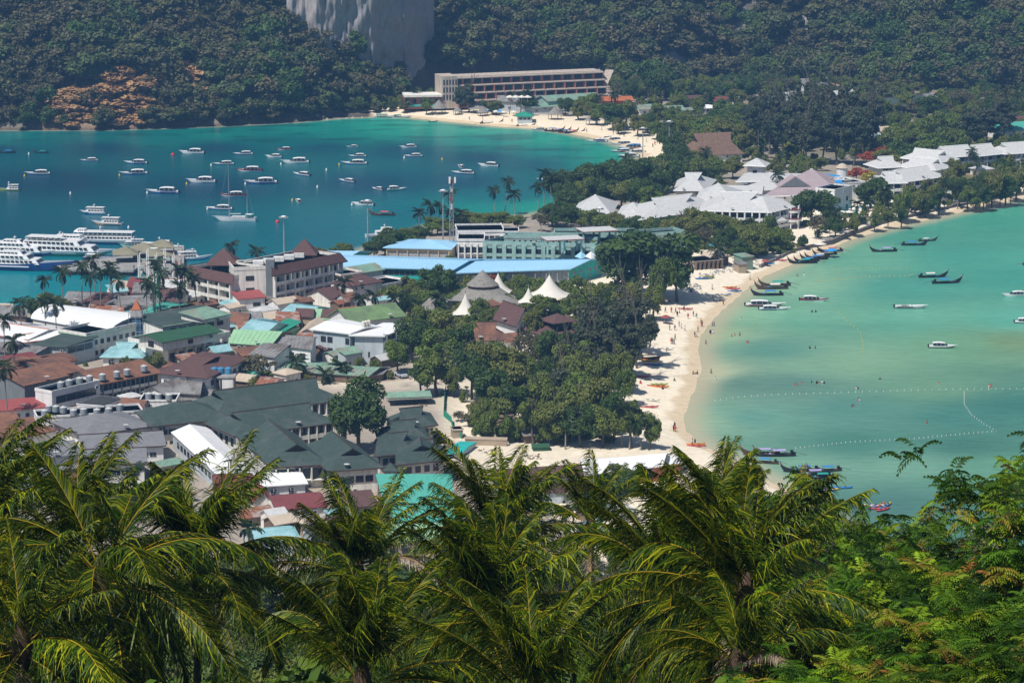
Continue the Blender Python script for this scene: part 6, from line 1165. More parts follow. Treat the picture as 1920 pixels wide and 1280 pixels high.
# ================================================================== boats
BW = M('boat_white', (.80,.80,.80), rough=.3, var=.03, spec=.5); BB = M('boat_blue', (.03,.09,.30), rough=.35); BR = M('boat_maroon', (.22,.02,.035), rough=.35); BG = M('boat_grey', (.30,.33,.37), rough=.4); BK = M('boat_black', (.018,.018,.02), rough=.5)
BY = M('boat_lime', (.30,.36,.06), rough=.5); BO = M('boat_orange', (.50,.25,.07), rough=.5); BN = M('boat_green', (.03,.30,.22), rough=.5); LTW = M('longtail_wood', (.10,.055,.035), rough=.6, var=.3, scale=2); LTD = M('longtail_dark', (.028,.025,.026), rough=.6, var=.3, scale=2); SEAT = M('seat_vinyl', (.10,.06,.05), rough=.7)
CB = M('cloth_blue', (.04,.20,.50), rough=.8); CG = M('cloth_teal', (.02,.30,.26), rough=.8); CR = M('cloth_red', (.50,.09,.10), rough=.8); CV = M('cloth_violet', (.34,.30,.52), rough=.8); CW = M('cloth_white', (.66,.64,.60), rough=.8); CY = M('cloth_yellow', (.60,.38,.04), rough=.7); RIB = M('bow_ribbon', (.45,.10,.06), rough=.8)
def loft(name, L, B, fr, mat, bowrise=.5, sternrise=0., draft=.45, low=None, lowh=.4, pw=2.2, full=.86, ns=18, wl=.35, beamst=.86):
    """hull of length L along +X (bow at +L/2); fr = freeboard; low = boot-top colour"""
    V = []; F_ = []; ms = []; rows = 6
    for i in range(ns+1):
        t = i/ns; x = -L/2+L*t; b = B/2*(beamst+(1-beamst)*min(1,t/.3))*(1-max(0,(t-.45)/.55)**pw)**1.0; b = max(b, .02); sh = fr+bowrise*max(0,(t-.3)/.7)**2+sternrise*max(0,(.25-t)/.25)**2; kz = -draft*(1-max(0,(t-.6)/.4)**2.2)+sh*.7*max(0,(t-.85)/.15)**2*.8
        for s in (-1, 1):
            for j in range(rows): q = j/(rows-1); y = s*b*(.55+.45*q**.6)*(1 if j else .35); z = kz+(sh-kz)*q; V.append((x+(.12*L*q*max(0,(t-.7)/.3)**2 if bowrise > .2 else 0), y, z))
    R2 = rows*2
    for i in range(ns):
        for s in (0, 1):
            for j in range(rows-1): a = i*R2+s*rows+j; f = (a, a+R2, a+R2+1, a+1); F_.append(f if s == 0 else f[::-1]); ms.append(j)
        a = i*R2; F_.append((a, a+rows, a+R2+rows, a+R2)); ms.append(0)
    F_.append(tuple(range(rows-1,-1,-1))+tuple(rows+j for j in range(rows))); ms.append(9)
    mb = MB()
    for f, m in zip(F_, ms): mb.f.append(f); mb.m.append(mb.mi(low if (low and m in (1,2)) else mat))
    mb.v = V; 
    deck = [[V[i*R2+rows-1], V[i*R2+2*rows-1]] for i in range(ns+1)]
    return mb.mesh(name, mat), deck
def deckmesh(deck, dz, mat, a=0, b=None, name='deck'):
    mb = MB(); b = b or len(deck)-1
    for i in range(a, b): p, q, r_, s_ = deck[i][0], deck[i][1], deck[i+1][1], deck[i+1][0]; mb.poly([(v[0], v[1]*.97, v[2]+dz) for v in (p, s_, r_, q)], mat)
    return mb.mesh(name, mat)
def speedproto(kind, L, hullm, low, roofm=BW, accent=None):
    root = thing('speedboat', 'speedboat', 'speedboat'); B = L*.25; hm, dk = loft('hull', L, B, 1.0, hullm, .55, 0, .4, low); link('hull', hm, root); link('deck', deckmesh(dk, -.12, BW, 9), root); link('cockpit', deckmesh(dk, -.55, SEAT if kind == 'open' else BG, 0, 9, 'cockpit'), root)
    if accent: mb = MB(); [mb.box(-L*.42, s*B*.475-.05, .62, L*.1, s*B*.475+.05, .84, accent) for s in (-1,1)]; mb.obj('stripe', accent, root)
    if kind != 'open':
        x0, x1 = -L*.36, L*.12; hgt = 2.25; mb = MB(); w = B*.43; n = 7
        rows = []
        for i in range(n+1):
            t = i/n; x = x0+(x1-x0)*t; z = hgt+.22*math.sin(math.pi*t)-.25*max(0,t-.75)*4*.5; rows.append([(x,-w*(1-.25*max(0,t-.7)/.3),z-.10),(x,-w*.6,z+.10),(x,w*.6,z+.10),(x,w*(1-.25*max(0,t-.7)/.3),z-.10)])
        V = [p for r_ in rows for p in r_]; V2 = [(p[0],p[1],p[2]-.09) for p in V]; N = len(V); F_ = []
        for i in range(n):
            for j in range(3): a = i*4+j; F_.append((a, a+4, a+5, a+1)); F_.append((N+a+1, N+a+5, N+a+4, N+a))
            F_ += [(i*4, N+i*4, N+i*4+4, i*4+4), (i*4+3, i*4+7, N+i*4+7, N+i*4+3)]
        F_ += [(0,1,2,3,N+3,N+2,N+1,N), tuple([n*4+3,n*4+2,n*4+1,n*4, N+n*4,N+n*4+1,N+n*4+2,N+n*4+3])]
        mb.add(V+V2, F_, roofm); mb.obj('canopy', roofm, root)
        mb = MB(); xw = L*.10; mb.add([(xw,-w*.8,2.15),(xw,w*.8,2.15),(xw+L*.13,w*.75,1.1),(xw+L*.13,-w*.75,1.1),(xw-.05,-w*.8,2.15),(xw-.05,w*.8,2.15),(xw+L*.12,w*.75,1.0),(xw+L*.12,-w*.75,1.0)], [(0,1,2,3),(7,6,5,4),(0,3,7,4),(1,5,6,2)], GLASS); mb.obj('windscreen', GLASS, root)
        mb = MB()
        for s in (-1,1): mb.add([(x0+.2 if kind != 'long' else x0+.1, s*w*.97, 1.15),(xw+L*.11,s*w*.9,1.12),(xw+.1,s*w*.88,2.12),(x0+.1,s*w*.95,2.12),(x0+.2,s*w*.93,1.15),(xw+L*.11,s*w*.86,1.12),(xw+.1,s*w*.84,2.12),(x0+.1,s*w*.91,2.12)], [(0,1,2,3),(7,6,5,4),(0,3,7,4),(0,4,5,1)], GLASS)
        mb.obj('side_window', GLASS, root); mb = MB()
        for s in (-1,1):
            for t in (0,.33,.66,1): x = x0+(x1-x0)*t*.97+.1; mb.tube([(x,s*w*.96,.9),(x,s*w*.93,2.2)], .06, 4, BW)
        mb.obj('canopy_posts', BW, root)
        mb = MB()
        for s in (-.3,.3): mb.tube([(x0+.6, s, hgt+.2),(x0+.5,s,hgt+.8),(x0+.5,-s*.0,hgt+.95)], .035, 4, STEEL)
        mb.obj('antenna_arch', STEEL, root)
    else:
        mb = MB(); mb.box(-.4,-.7,.6,.6,.7,1.35,BW); mb.obj('console', BW, root); mb = MB(); mb.box(.5,-.65,1.3,.62,.65,1.75,GLASS); mb.obj('windscreen', GLASS, root)
        for x in (-2.6,-1.6,1.6): mb = MB(); mb.box(x-.3,-1.1,.5,x+.3,1.1,.95,SEAT); mb.obj('seat', SEAT, root)
    for y in ((-.5,.5) if L > 9 else (0,)): mb = MB(); mb.box(-L/2-.55,y-.22,.55,-L/2+.05,y+.22,1.35,BK); mb.box(-L/2-.4,y-.1,-.5,-L/2-.15,y+.1,.56,BK); mb.obj('outboard_motor', BK, root)
    return proto_tree(root)
SP = {'w': speedproto('std', 12, BW, BB), 'wp': speedproto('std', 11, BW, None), 'blue': speedproto('std', 12, BW, BB, BW, BB), 'm': speedproto('std', 12, BR, BW), 'g': speedproto('std', 9.5, BW, BN, BW, BN), 'long': speedproto('long', 14, BW, BG, BW, BB), 'open': speedproto('open', 11, BW, BG, BW, BK), 'mred': speedproto('long', 14, BW, BR, BW, BR), 'bcan': speedproto('long', 13, BW, BB, CB, BR), 'navy': speedproto('std', 10.5, BW, BK, BW)}
PL0 = {k: v[0]['label'] for k, v in SP.items()}
SPB = []; LMB = [(443,413,'the two-masted yacht'),(203,413,'the orange-trimmed tour boat'),(324,290,'the red buoy'),(730,430,'the patrol ship'),(18,350,'the lime-hulled boat'),(560,381,'the stern-on speedboat in mid bay'),(870,320,'the centre-right of the dark bay'),(1026,336,'the palms at the bay’s near shore'),(1170,280,'the corner of the far beach'),(1010,240,'the far beach'),(735,218,'the green-canopied catamaran'),
       (1450,545,'the brown longtail pair at the beach'),(1525,563,'the maroon speedboat off the beach'),(1766,650,'the navy-striped speedboat'),(1710,577,'the middle of the right bay'),(1900,553,'the right edge of the view'),(666,300,'the row of boats in mid bay'),(470,318,'the maroon speedboat')]
ADJB = {'w':'white blue-bottomed','wp':'plain white','blue':'white blue-striped','m':'maroon','g':'white green-trimmed','long':'long white','open':'open white','mred':'long white and maroon','bcan':'blue-canopied','navy':'black-striped white'}
def boat(pt, x, y, L, px, rz, rest=None, label=None, cat=None, group=None):
    s = s_at(y); e = dup(pt, W(x, y, 0), rz, label, group, scale=(px/s)/L); return e
for k, x, y, px, bow, yaw in [('w',72,327,43,-1,.1),('w',168,302,31,-1,.25),('blue',256,307,41,-1,-.1),('blue',252,327,48,-1,.15),('wp',361,288,44,-1,-.1),('w',457,290,34,-1,.1),('m',533,281,27,-1,.1),('wp',514,295,30,-1,-.2),('w',420,309,37,-1,.2),('m',468,321,46,-1,0),('wp',555,306,48,-1,.1),('w',567,329,37,-1,-.6),('wp',379,342,51,-1,-.08),('blue',491,344,56,-1,.1),('blue',307,362,57,-1,-.1),('m',437,368,46,-1,.15),('w',413,393,46,-1,-.05),('wp',559,379,30,-1,-1.25),
  ('w',661,276,21,-1,.2),('w',671,294,31,-1,.1),('w',666,308,44,-1,0),('wp',766,277,30,-1,.2),('w',776,294,32,-1,.15),('wp',864,314,26,-1,-1.2),('w',870,326,40,-1,-.2),('wp',917,312,38,-1,-.35),('w',652,341,34,-1,-.6),('navy',709,356,26,-1,-.7),('g',742,357,34,1,.2),('wp',682,385,41,-1,-.35),('w',1026,338,36,-1,.2),('long',1120,266,36,-1,0),('blue',1150,264,36,-1,.1),('long',1167,271,40,-1,.1),('bcan',1184,279,48,-1,.1),('mred',1166,285,38,-1,.15),('wp',1192,288,36,-1,.2),('w',1180,294,36,-1,-.1),('w',1011,244,26,-1,.1),
  ('mred',1432,574,68,1,-.05),('long',1450,581,53,1,-.03),('m',1525,564,50,1,-.1),('open',1706,578,56,1,-.1),('navy',1766,652,48,1,-.12),('wp',1903,555,44,-1,.12),('navy',1925,606,44,1,-.2),('w',1138,260,26,-1,.2)]:
    L = SP[k][0]; e = boat(SP[k], x, y, {'w':12,'wp':11,'blue':12,'m':12,'g':9.5,'long':14,'open':11,'mred':14,'bcan':13,'navy':10.5}[k], px, (0 if bow > 0 else math.pi)+yaw); e['category'] = 'speedboat'; SPB.append((e, x, y, ADJB[k]))
autolabel(SPB, 'speedboat', 'speedboats moored in the two bays', LMB)
for pt in SP.values(): kill(pt)
# ---- longtail boats
def longtail(hull, can, canl=.30, name='longtail_boat', two=False):
    root = thing(name, 'longtail', 'longtail boat'); L = 12; V = []; F_ = []; ns = 22; rows = 5
    for i in range(ns+1):
        t = i/ns; x = -L/2+L*t; b = .95*math.sin(math.pi*min(.98,(t*.82+.14)))**.7; b *= (1 if t < .75 else 1-.75*((t-.75)/.25)); sh = .75+.35*max(0,(.25-t)/.25)**2+1.9*max(0,(t-.55)/.45)**2.4; kz = -.35+.25*max(0,(.2-t)/.2)+sh*.92*max(0,(t-.7)/.3)**2.2
        for s in (-1,1):
            for j in range(rows): q = j/(rows-1); V.append((x, s*b*(.4+.6*q**.6), kz+(sh-kz)*q))
    R2 = rows*2
    for i in range(ns):
        for s in (0,1):
            for j in range(rows-1): a = i*R2+s*rows+j; f = (a,a+R2,a+R2+1,a+1); F_.append(f if s == 0 else f[::-1])
        a = i*R2; F_.append((a,a+rows,a+R2+rows,a+R2)); p = i*R2
    F_.append(tuple(range(rows-1,-1,-1))+tuple(rows+j for j in range(rows))); F_.append(tuple(ns*R2+j for j in range(rows))+tuple(ns*R2+rows+j for j in range(rows-1,-1,-1)))
    mb = MB(); mb.add(V, F_, hull); mb.obj('hull', hull, root); mb = MB()
    for i in range(2, ns-4): a = V[i*R2+rows-1]; b = V[i*R2+2*rows-1]; c = V[(i+1)*R2+2*rows-1]; d = V[(i+1)*R2+rows-1]; mb.poly([(v[0], v[1]*.93, v[2]-.28) for v in (a,d,c,b)], WOOD)
    mb.obj('deck', WOOD, root)
    mb = MB(); mb.tube([(L/2-.5,0,2.2),(L/2+.05,0,3.0),(L/2+.25,0,3.5)], [.16,.12,.05], 6, hull); mb.obj('bow_post', hull, root); mb = MB(); mb.tube([(L/2-.35,0,2.35),(L/2-.1,0,2.75)], [.24,.2], 7, RIB); mb.obj('bow_ribbon', RIB, root)
    for y, (x0, x1) in ((0,(-3.0,.9)),): mb = MB(); n = 5; w = .85; V = [];
    rows_ = [(-w,1.75),(-w*.5,2.0),(w*.5,2.0),(w,1.75)]; x0, x1 = -3.1, -3.1+12*canl; V = [(x, a, z) for x in (x0,x1) for a, z in rows_]+[(x, a, z-.08) for x in (x0,x1) for a, z in rows_]; mb = MB(); mb.add(V, [(0,4,5,1),(1,5,6,2),(2,6,7,3),(9,13,12,8),(10,14,13,9),(11,15,14,10),(0,8,12,4),(3,7,15,11),(0,1,2,3,11,10,9,8),(7,6,5,4,12,13,14,15)], can); mb.obj('canopy', can, root); mb = MB()
    for x in (x0+.1, x1-.1):
        for s in (-1,1): mb.tube([(x,s*w*.95,.6),(x,s*w*.95,1.8)], .045, 4, WOOD)
    mb.obj('canopy_posts', WOOD, root); mb = MB(); mb.box(-5.3,-.35,1.1,-4.5,.35,1.75,BK); mb.box(-5.0,-.2,.7,-4.7,.2,1.1,BK); mb.obj('engine', BK, root); mb = MB(); mb.tube([(-5.2,0,1.3),(-9.2,.3,.35)], .06, 5, BK); mb.tube([(-4.6,0,1.5),(-3.4,0,1.75)], .04, 4, BK); mb.obj('propeller_shaft', BK, root)
    mb = MB(); mb.box(.9,-.6,.55,1.5,.6,.95,can if can is not CW else CB); mb.box(2.2,-.5,.6,2.7,.5,.9,WOOD); mb.obj('cargo', WOOD, root)
    return proto_tree(root)
LT = {(h, c): longtail(hm, cm) for h, hm in (('brown',LTW),('dark',LTD)) for c, cm in (('blue',CB),('teal',CG),('red',CR),('violet',CV),('white',CW))}
for h, c, x, y, px, bow, yaw, lb in [('dark','violet',1656,472,46,-1,.1,'dark violet-canopied longtail boat alone left of the upper pair in the right bay'),('dark','blue',1715,460,44,1,.06,'dark longtail boat with blue canopy, front one of the upper pair in the right bay'),('brown','white',1740,452,34,1,.25,'brown longtail boat mostly hidden behind the blue-canopied one at the top of the bay'),
 ('dark','white',1750,520,50,1,.15,'dark white-canopied longtail boat, rear of the pair in the middle of the right bay'),('dark','blue',1776,531,52,1,.2,'pale-blue-canopied longtail boat, nearer of the pair in the middle of the right bay'),('brown','red',1556,472,44,-1,.15,'brown longtail boat with red canopy, first of the row beached at the sand'),('dark','blue',1546,478,42,-1,.2,'dark longtail boat with blue canopy squeezed behind the red-canopied one'),
 ('dark','blue',1526,487,48,-1,.18,'dark longtail boat with bright blue canopy in the beached row'),('brown','white',1532,484,44,-1,.25,'brown longtail boat with pale canopy behind the bright blue one in the beached row'),('dark','teal',1504,494,50,-1,.1,'black longtail boat with teal canopy nearest the sand in the beached row'),('dark','blue',1512,491,44,-1,.22,'dark longtail boat peeping over the teal-canopied one'),
 ('brown','white',1446,542,56,-1,.08,'big brown longtail boat, front one of the pair touching the sand bend'),('brown','teal',1452,536,54,-1,.1,'brown longtail boat with green canopy behind the big brown one'),('dark','blue',1438,554,54,-1,.02,'black longtail boat with sky-blue canopy below the brown pair'),
 ('brown','violet',1425,852,66,-1,.08,'brown longtail boat with lilac canopy at the back of the lower beach group'),('dark','violet',1452,855,70,-1,.05,'dark longtail boat with lilac canopy in front, lower beach group'),('brown','blue',1428,868,56,-1,-.25,'small brown longtail boat with blue canopy nearest the lower sand'),('dark','blue',1500,884,66,-1,.1,'dark longtail boat with blue canopy behind the leafy branches'),('dark','violet',1520,892,66,-1,.15,'second dark longtail boat behind the leafy branches'),('brown','blue',1545,884,60,-1,.2,'brown longtail boat farthest right behind the leafy branches'),('dark','teal',1535,897,60,-1,.05,'longtail boat lowest behind the leafy branches'),
 ('dark','blue',12,287,30,-1,.1,'dark longtail boat at the far left edge of the bay'),('dark','teal',77,287,26,-1,-.05,'small dark longtail boat, second from the far left edge'),('brown','red',716,404,44,-1,-.1,'red-brown longtail boat just behind the patrol ship'),('brown','white',922,233,38,1,.1,'longtail boat beached left on the far beach, bow raised right'),('brown','white',812,229,15,1,0,'tiny brown longtail boat at the left of the far beach'),('brown','white',986,238,32,1,.1,'lone brown longtail boat in the middle of the far beach'),
 ('dark','blue',1040,246,34,1,.1,'dark longtail boat, first of the far beach cluster'),('brown','violet',1052,247,34,1,.15,'longtail boat, second of the far beach cluster'),('brown','blue',1066,249,34,1,.1,'longtail boat, third of the far beach cluster'),('dark','red',1078,250,34,1,.15,'longtail boat, last of the far beach cluster'),('brown','white',1942,497,44,1,.1,'longtail boat whose engine shaft reaches in at the right edge')]:
    e = boat(LT[(h, c)], x, y, 12.6, px*1.2, (0 if bow > 0 else math.pi)+yaw, label=lb, group='longtail boats')
for pt in LT.values(): kill(pt)
p = W(1218,674,2); 
# long wooden boat hull lying on the sand
e0 = thing('beached_boat', 'brown roofed wooden boat lying on the sand under the casuarinas', 'boat', (p.x, p.y, hz(p.x,p.y)+.2), .05); hm, dk = loft('hull', 6, 1.3, .6, LTW, .5); link('hull', hm, e0); mb = MB(); mb.box(-2.6,-.6,1.2,1.6,.6,1.3,WOOD); mb.obj('canopy', WOOD, e0)
# ---- bigger vessels
def vessel(label, x, y, px, L, B, fr, hullm, low, decks, bow=1, yaw=0, extra=(), name='tour_boat', cat='boat', roofm=BW, bowrise=1.0, stripe=None, mast=True, group=None):
    s = s_at(y); k = (px/s)/L; root = thing(name, label, cat, tuple(W(x, y, 0)), (0 if bow > 0 else math.pi)+yaw, group); root.scale = (k,k,k*(.72 if cat == 'ferry' else .9))
    hm, dk = loft('hull', L, B, fr, hullm, bowrise, .2, .8, low, pw=2.0); link('hull', hm, root); link('deck', deckmesh(dk, -.08, BG), root)
    z = fr; 
    for i, (a, b, w, h, kind) in enumerate(decks):
        x0, x1 = -L/2+L*a, -L/2+L*b; w = B*w/2; 
        if kind in ('cabin', 'bridge'):
            sl_ = h*.7 if kind == 'cabin' else h*.9; V = [(x0,-w,z),(x1,-w*.9,z),(x1,w*.9,z),(x0,w,z),(x0+.2,-w*.96,z+h),(x1-sl_,-w*.8,z+h),(x1-sl_,w*.8,z+h),(x0+.2,w*.96,z+h)]; mb = MB(); mb.add(V, [(0,3,2,1),(4,5,6,7),(0,1,5,4),(1,2,6,5),(2,3,7,6),(3,0,4,7)], roofm); mb.obj('superstructure', roofm, root)
            n = max(3, int((x1-x0)/1.9)); mb = MB()
            for q in range(n):
                xa = x0+.5+(x1-x0-1-sl_)*q/n; xb = xa+(x1-x0-1-sl_)/n*.78
                for sd_ in (-1,1): ya = sd_*(w*.985+.03); mb.add([(xa,ya,z+h*.42),(xb,ya,z+h*.42),(xb,ya*.985,z+h*.8),(xa,ya*.985,z+h*.8)], [(0,1,2,3),(3,2,1,0)], GLASS)
            V = [(x1-sl_*.12+.03,-w*.8,z+h*.25),(x1-sl_*.12+.03,w*.8,z+h*.25),(x1-sl_*.85+.03,w*.72,z+h*.85),(x1-sl_*.85+.03,-w*.72,z+h*.85)]; mb.add(V, [(0,1,2,3)], GLASS); mb.obj('window_band', GLASS, root)
        else:   # open deck under an awning
            mb = MB(); mb.box(x0,-w,z+h-.1,x1,w,z+h,roofm); mb.obj('awning', roofm, root); mb = MB(); n = max(2, int((x1-x0)/2.2))
            for q in range(n+1):
                for sd_ in (-1,1): xx = x0+.1+(x1-x0-.2)*q/n; mb.box(xx-.06,sd_*w*.96-.06,z,xx+.06,sd_*w*.96+.06,z+h-.1,roofm)
            mb.obj('awning_posts', roofm, root); mb = MB()
            for sd_ in (-1,1): mb.box(x0,sd_*w*.98-.03,z+.75,x1,sd_*w*.98+.03,z+.95,FRAME)
            for q in range(n): mb.box(x0+.6+(x1-x0-1.2)*q/n, -w*.6, z, x0+1.2+(x1-x0-1.2)*q/n, w*.6, z+.6, SEAT if q % 2 else CB)
            mb.obj('benches', SEAT, root)
        z += h
    if mast: mb = MB(); xm = -L/2+L*.5; mb.tube([(xm,0,z-.3),(xm-.3,0,z+2.2)], [.22,.1], 6, BW); mb.box(xm-.7,-1,z+1.2,xm+.1,1,z+1.35,BW); mb.obj('radar_mast', BW, root)
    if stripe: mb = MB(); [mb.box(-L*.46,s_*B*.455-.25,fr*.62,L*.12,s_*B*.49+.02,fr*.78,stripe) for s_ in (-1,1)]; mb.obj('stripe', stripe, root)
    return root
vessel('big ferry with royal blue hull and blue-white upper works at the pier', 40,505,190,38,9,3.6,BB,None,[(.05,.72,.9,2.4,'cabin'),(.08,.62,.86,2.2,'cabin'),(.3,.55,.6,1.6,'bridge')],1,-.18,name='ferry',cat='ferry',roofm=BW,bowrise=2.2,stripe=BW)
vessel('white streamlined ferry with black window band behind the blue ferry', 30,478,150,32,8,2.6,BW,BB,[(.05,.85,.92,2.6,'cabin'),(.1,.7,.8,2.2,'cabin'),(.35,.6,.5,1.4,'bridge')],1,-.16,name='ferry',cat='ferry')
vessel('long white ferry with dark windows in the middle of the moored row', 120,478,175,34,8,2.8,BW,BN,[(.03,.88,.94,2.6,'cabin'),(.08,.72,.88,2.3,'cabin'),(.1,.5,.8,1.8,'open')],1,-.2,name='ferry',cat='ferry')
vessel('white ferry with slanted bridge behind the middle ferry', 112,458,110,28,7,2.4,BW,BB,[(.05,.85,.92,2.4,'cabin'),(.1,.6,.8,2.0,'bridge')],-1,-.2,name='ferry',cat='ferry')
vessel('farthest white ferry crowded with passengers and a tall signal mast', 188,456,135,34,8,3.0,BW,BB,[(.02,.9,.94,2.6,'cabin'),(.02,.85,.92,2.4,'open'),(.7,.86,.6,1.6,'bridge')],-1,-.12,name='ferry',cat='ferry')
vessel('teal-sided passenger boat wedged between ferries and pier', 250,462,50,18,5,1.6,BN,BW,[(.05,.8,.9,2.2,'open'),(.1,.6,.85,1.9,'open')],-1,-.1)
vessel('long canopied white tour boat moored behind the pier shelters', 300,468,75,20,5,1.6,BW,BN,[(.05,.8,.92,2.3,'open'),(.6,.8,.7,1.4,'bridge')],1,-.1,name='tour_boat')
vessel('white and turquoise dive boat with raked bow at the right of the pier', 362,487,62,18,4.6,1.5,BW,CB,[(.05,.7,.9,2.2,'cabin'),(.05,.6,.85,1.6,'open')],1,.25,bowrise=1.4,name='dive_boat')
vessel('small white boat behind the raked-bow dive boat', 335,474,50,16,4.2,1.3,BW,BB,[(.1,.75,.9,2.0,'cabin'),(.2,.6,.8,1.4,'open')],1,.2,name='dive_boat')
vessel('dark blue workboat squeezed beside the middle ferry', 185,487,60,16,4.5,1.4,BB,None,[(.1,.5,.8,1.8,'open')],1,-.2)
vessel('white two-deck tour boat moored behind the orange-trimmed boat', 176,401,46,14,4.2,1.4,BW,BB,[(.05,.85,.92,1.9,'cabin'),(.05,.8,.95,1.2,'open')],-1,-.15)
vessel('white tour boat with orange stern trim in the lower left bay', 203,421,56,16,4.4,1.2,BW,BO,[(.12,.75,.85,1.9,'cabin'),(.1,.7,.9,1.4,'open')],-1,-.2,stripe=BO,bowrise=1.3)
vessel('lime-hulled old wooden boat with white deckhouse at the left edge', 16,357,42,13,4,.9,BY,None,[(.05,.6,.8,1.8,'cabin'),(.05,.5,.85,1.2,'open')],-1,0)
vessel('white and grey patrol ship moored off the palms', 722,444,74,22,5.6,1.8,BW,BG,[(.25,.85,.85,2.2,'cabin'),(.4,.75,.7,2.0,'bridge')],1,.25,name='patrol_ship',cat='ship')
vessel('white catamaran with green awnings beached at the left of the far beach', 722,221,42,14,5,.9,BW,BN,[(.1,.6,.9,1.6,'open')],1,.05,roofm=CG,mast=False,name='catamaran'); vessel('second green-canopied white boat close to the far beach catamaran', 752,221,34,12,4,.8,BW,BN,[(.1,.5,.9,1.5,'open')],1,.05,roofm=CG,mast=False,name='catamaran')
# two-masted yacht
s = s_at(413); root = thing('sailing_yacht', 'white two-masted sailing yacht with bare masts and rigging', 'yacht', tuple(W(443,414,0)), math.pi-.1); hm, dk = loft('hull', 15, 3.8, 1.2, BW, .6, .2, .6, None); link('hull', hm, root); link('deck', deckmesh(dk, -.06, BG), root)
mb = MB(); mb.box(-3.5,-1.1,1.1,1.5,1.1,1.8,BW); mb.obj('cabin', BW, root); mb = MB(); mb.box(-3.3,-1.13,1.35,1.2,1.13,1.6,GLASS); mb.obj('window_band', GLASS, root); mb = MB(); mb.box(-6,-1.3,2.5,-3.6,1.3,2.6,BW); mb.obj('awning', BW, root)
for x, h in ((2.6,22.5),(-4.2,12)):
    mb = MB(); mb.tube([(x,0,1),(x,0,h)], [.14,.08], 6, STEEL); mb.obj('mast', STEEL, root); mb = MB(); mb.tube([(x-.1,0,2.6),(x-4.4 if x > 0 else x-2.4,0,2.7)], .14, 6, CW); mb.obj('boom', CW, root); mb = MB()
    for z in (.5,.78): mb.tube([(x,-1,h*z),(x,1,h*z)], .05, 4, STEEL)
    for y in (-1.6,1.6): mb.tube([(x,y,1.1),(x,y*.6,h*.5),(x,0,h)], .03, 3, STEEL)
    mb.tube([(x,0,h),(7 if x > 0 else -7,0,1.6)], .03, 3, STEEL); mb.obj('rigging', STEEL, root)
# buoys
def buoy(x, y, m, lb, r_=.45): p = W(x, y, 0); mb = MB(); mb.lathe([(r_*.3,-.4),(r_,-.1),(r_,.35),(r_*.45,.8),(.08,1.1)], 8, m=m); o = mb.obj('mooring_buoy', m, None, True, tuple(p)); tag(o, lb, 'buoy', 'mooring buoys')
REDB = M('buoy_red', (.55,.03,.02), rough=.5); WHB = M('buoy_white', (.7,.7,.66), rough=.5); YB = M('buoy_yellow', (.6,.42,.05), rough=.5)
buoy(324,291,REDB,'red round buoy left of a white speedboat in the upper bay',.9); buoy(520,417,REDB,'red buoy beside the floodlight mast',.8); BUO = []
for x, y in [(54,287),(46,329),(15,298),(224,329),(276,362),(132,362),(140,362),(308,330),(349,345),(395,310),(389,392),(460,345),(527,308),(595,345),(548,376),(636,309),(626,238),(808,239),(500,240),(412,411),(72,407),(14,413),(241,426),(829,299),(758,297),(660,384),(705,362),(12,360),(95,300),(612,318)]:
    pass
for i, (x, y) in enumerate(sorted([(54,290),(46,331),(224,330),(276,363),(132,364),(350,346),(396,311),(389,393),(460,346),(527,309),(595,352),(548,377),(636,310),(412,412),(241,428),(829,300),(758,297),(660,385),(612,320)])): buoy(x, y, WHB if i % 3 else YB, ('small white' if i % 3 else 'small yellow')+' mooring float in the left bay, '+ORD[i] if i < len(ORD) else '', .42)
def buoyline(pts, n, label, r_=.105, mat=WHB):
    P = [W(x, y, .05) for x, y in pts]; root = thing('buoy_line', label, 'buoy line', tuple(P[0])); O = P[0]; mb = MB(); mb.tube([p-O-Vector((0,0,.06)) for p in P], .015, 3, WHB); mb.obj('rope', WHB, root); seg = [(P[i+1]-P[i]).length for i in range(len(P)-1)]; T = sum(seg)
    mb = MB(); mb.lathe([(r_*.5,-.15),(r_,.05),(r_*.5,.3)], 6, m=mat); fm = mb.mesh('float', mat)
    for k in range(n):
        d = T*k/(n-1); i = 0
        while i < len(seg)-1 and d > seg[i]: d -= seg[i]; i += 1
        p = P[i]+(P[i+1]-P[i])*min(1, d/seg[i])-O; link('float', fm, root, (p.x, p.y, 0))
buoyline([(1340,751),(1392,744),(1430,741),(1540,737),(1640,734),(1780,730),(1920,729)], 46, 'line of white floats crossing the middle of the right bay')
buoyline([(1492,840),(1590,829),(1718,822),(1800,814),(1868,808)], 44, 'lower line of white floats marking the swimming area')
buoyline([(1868,808),(1845,795),(1822,778),(1808,758),(1808,735)], 24, 'curved line of white floats bending upward at the right')
buoyline([(1530,527),(1600,521),(1640,518),(1700,517),(1710,515)], 22, 'faint line of yellow floats left of the middle longtail boats', .15, YB); buoyline([(1572,585),(1590,602),(1612,622),(1618,640),(1618,660)], 14, 'short faint float line trailing down in the right bay', .14, YB); buoyline([(1560,505),(1640,503),(1700,502)], 12, 'faint upper float line in the right bay', .14, YB)
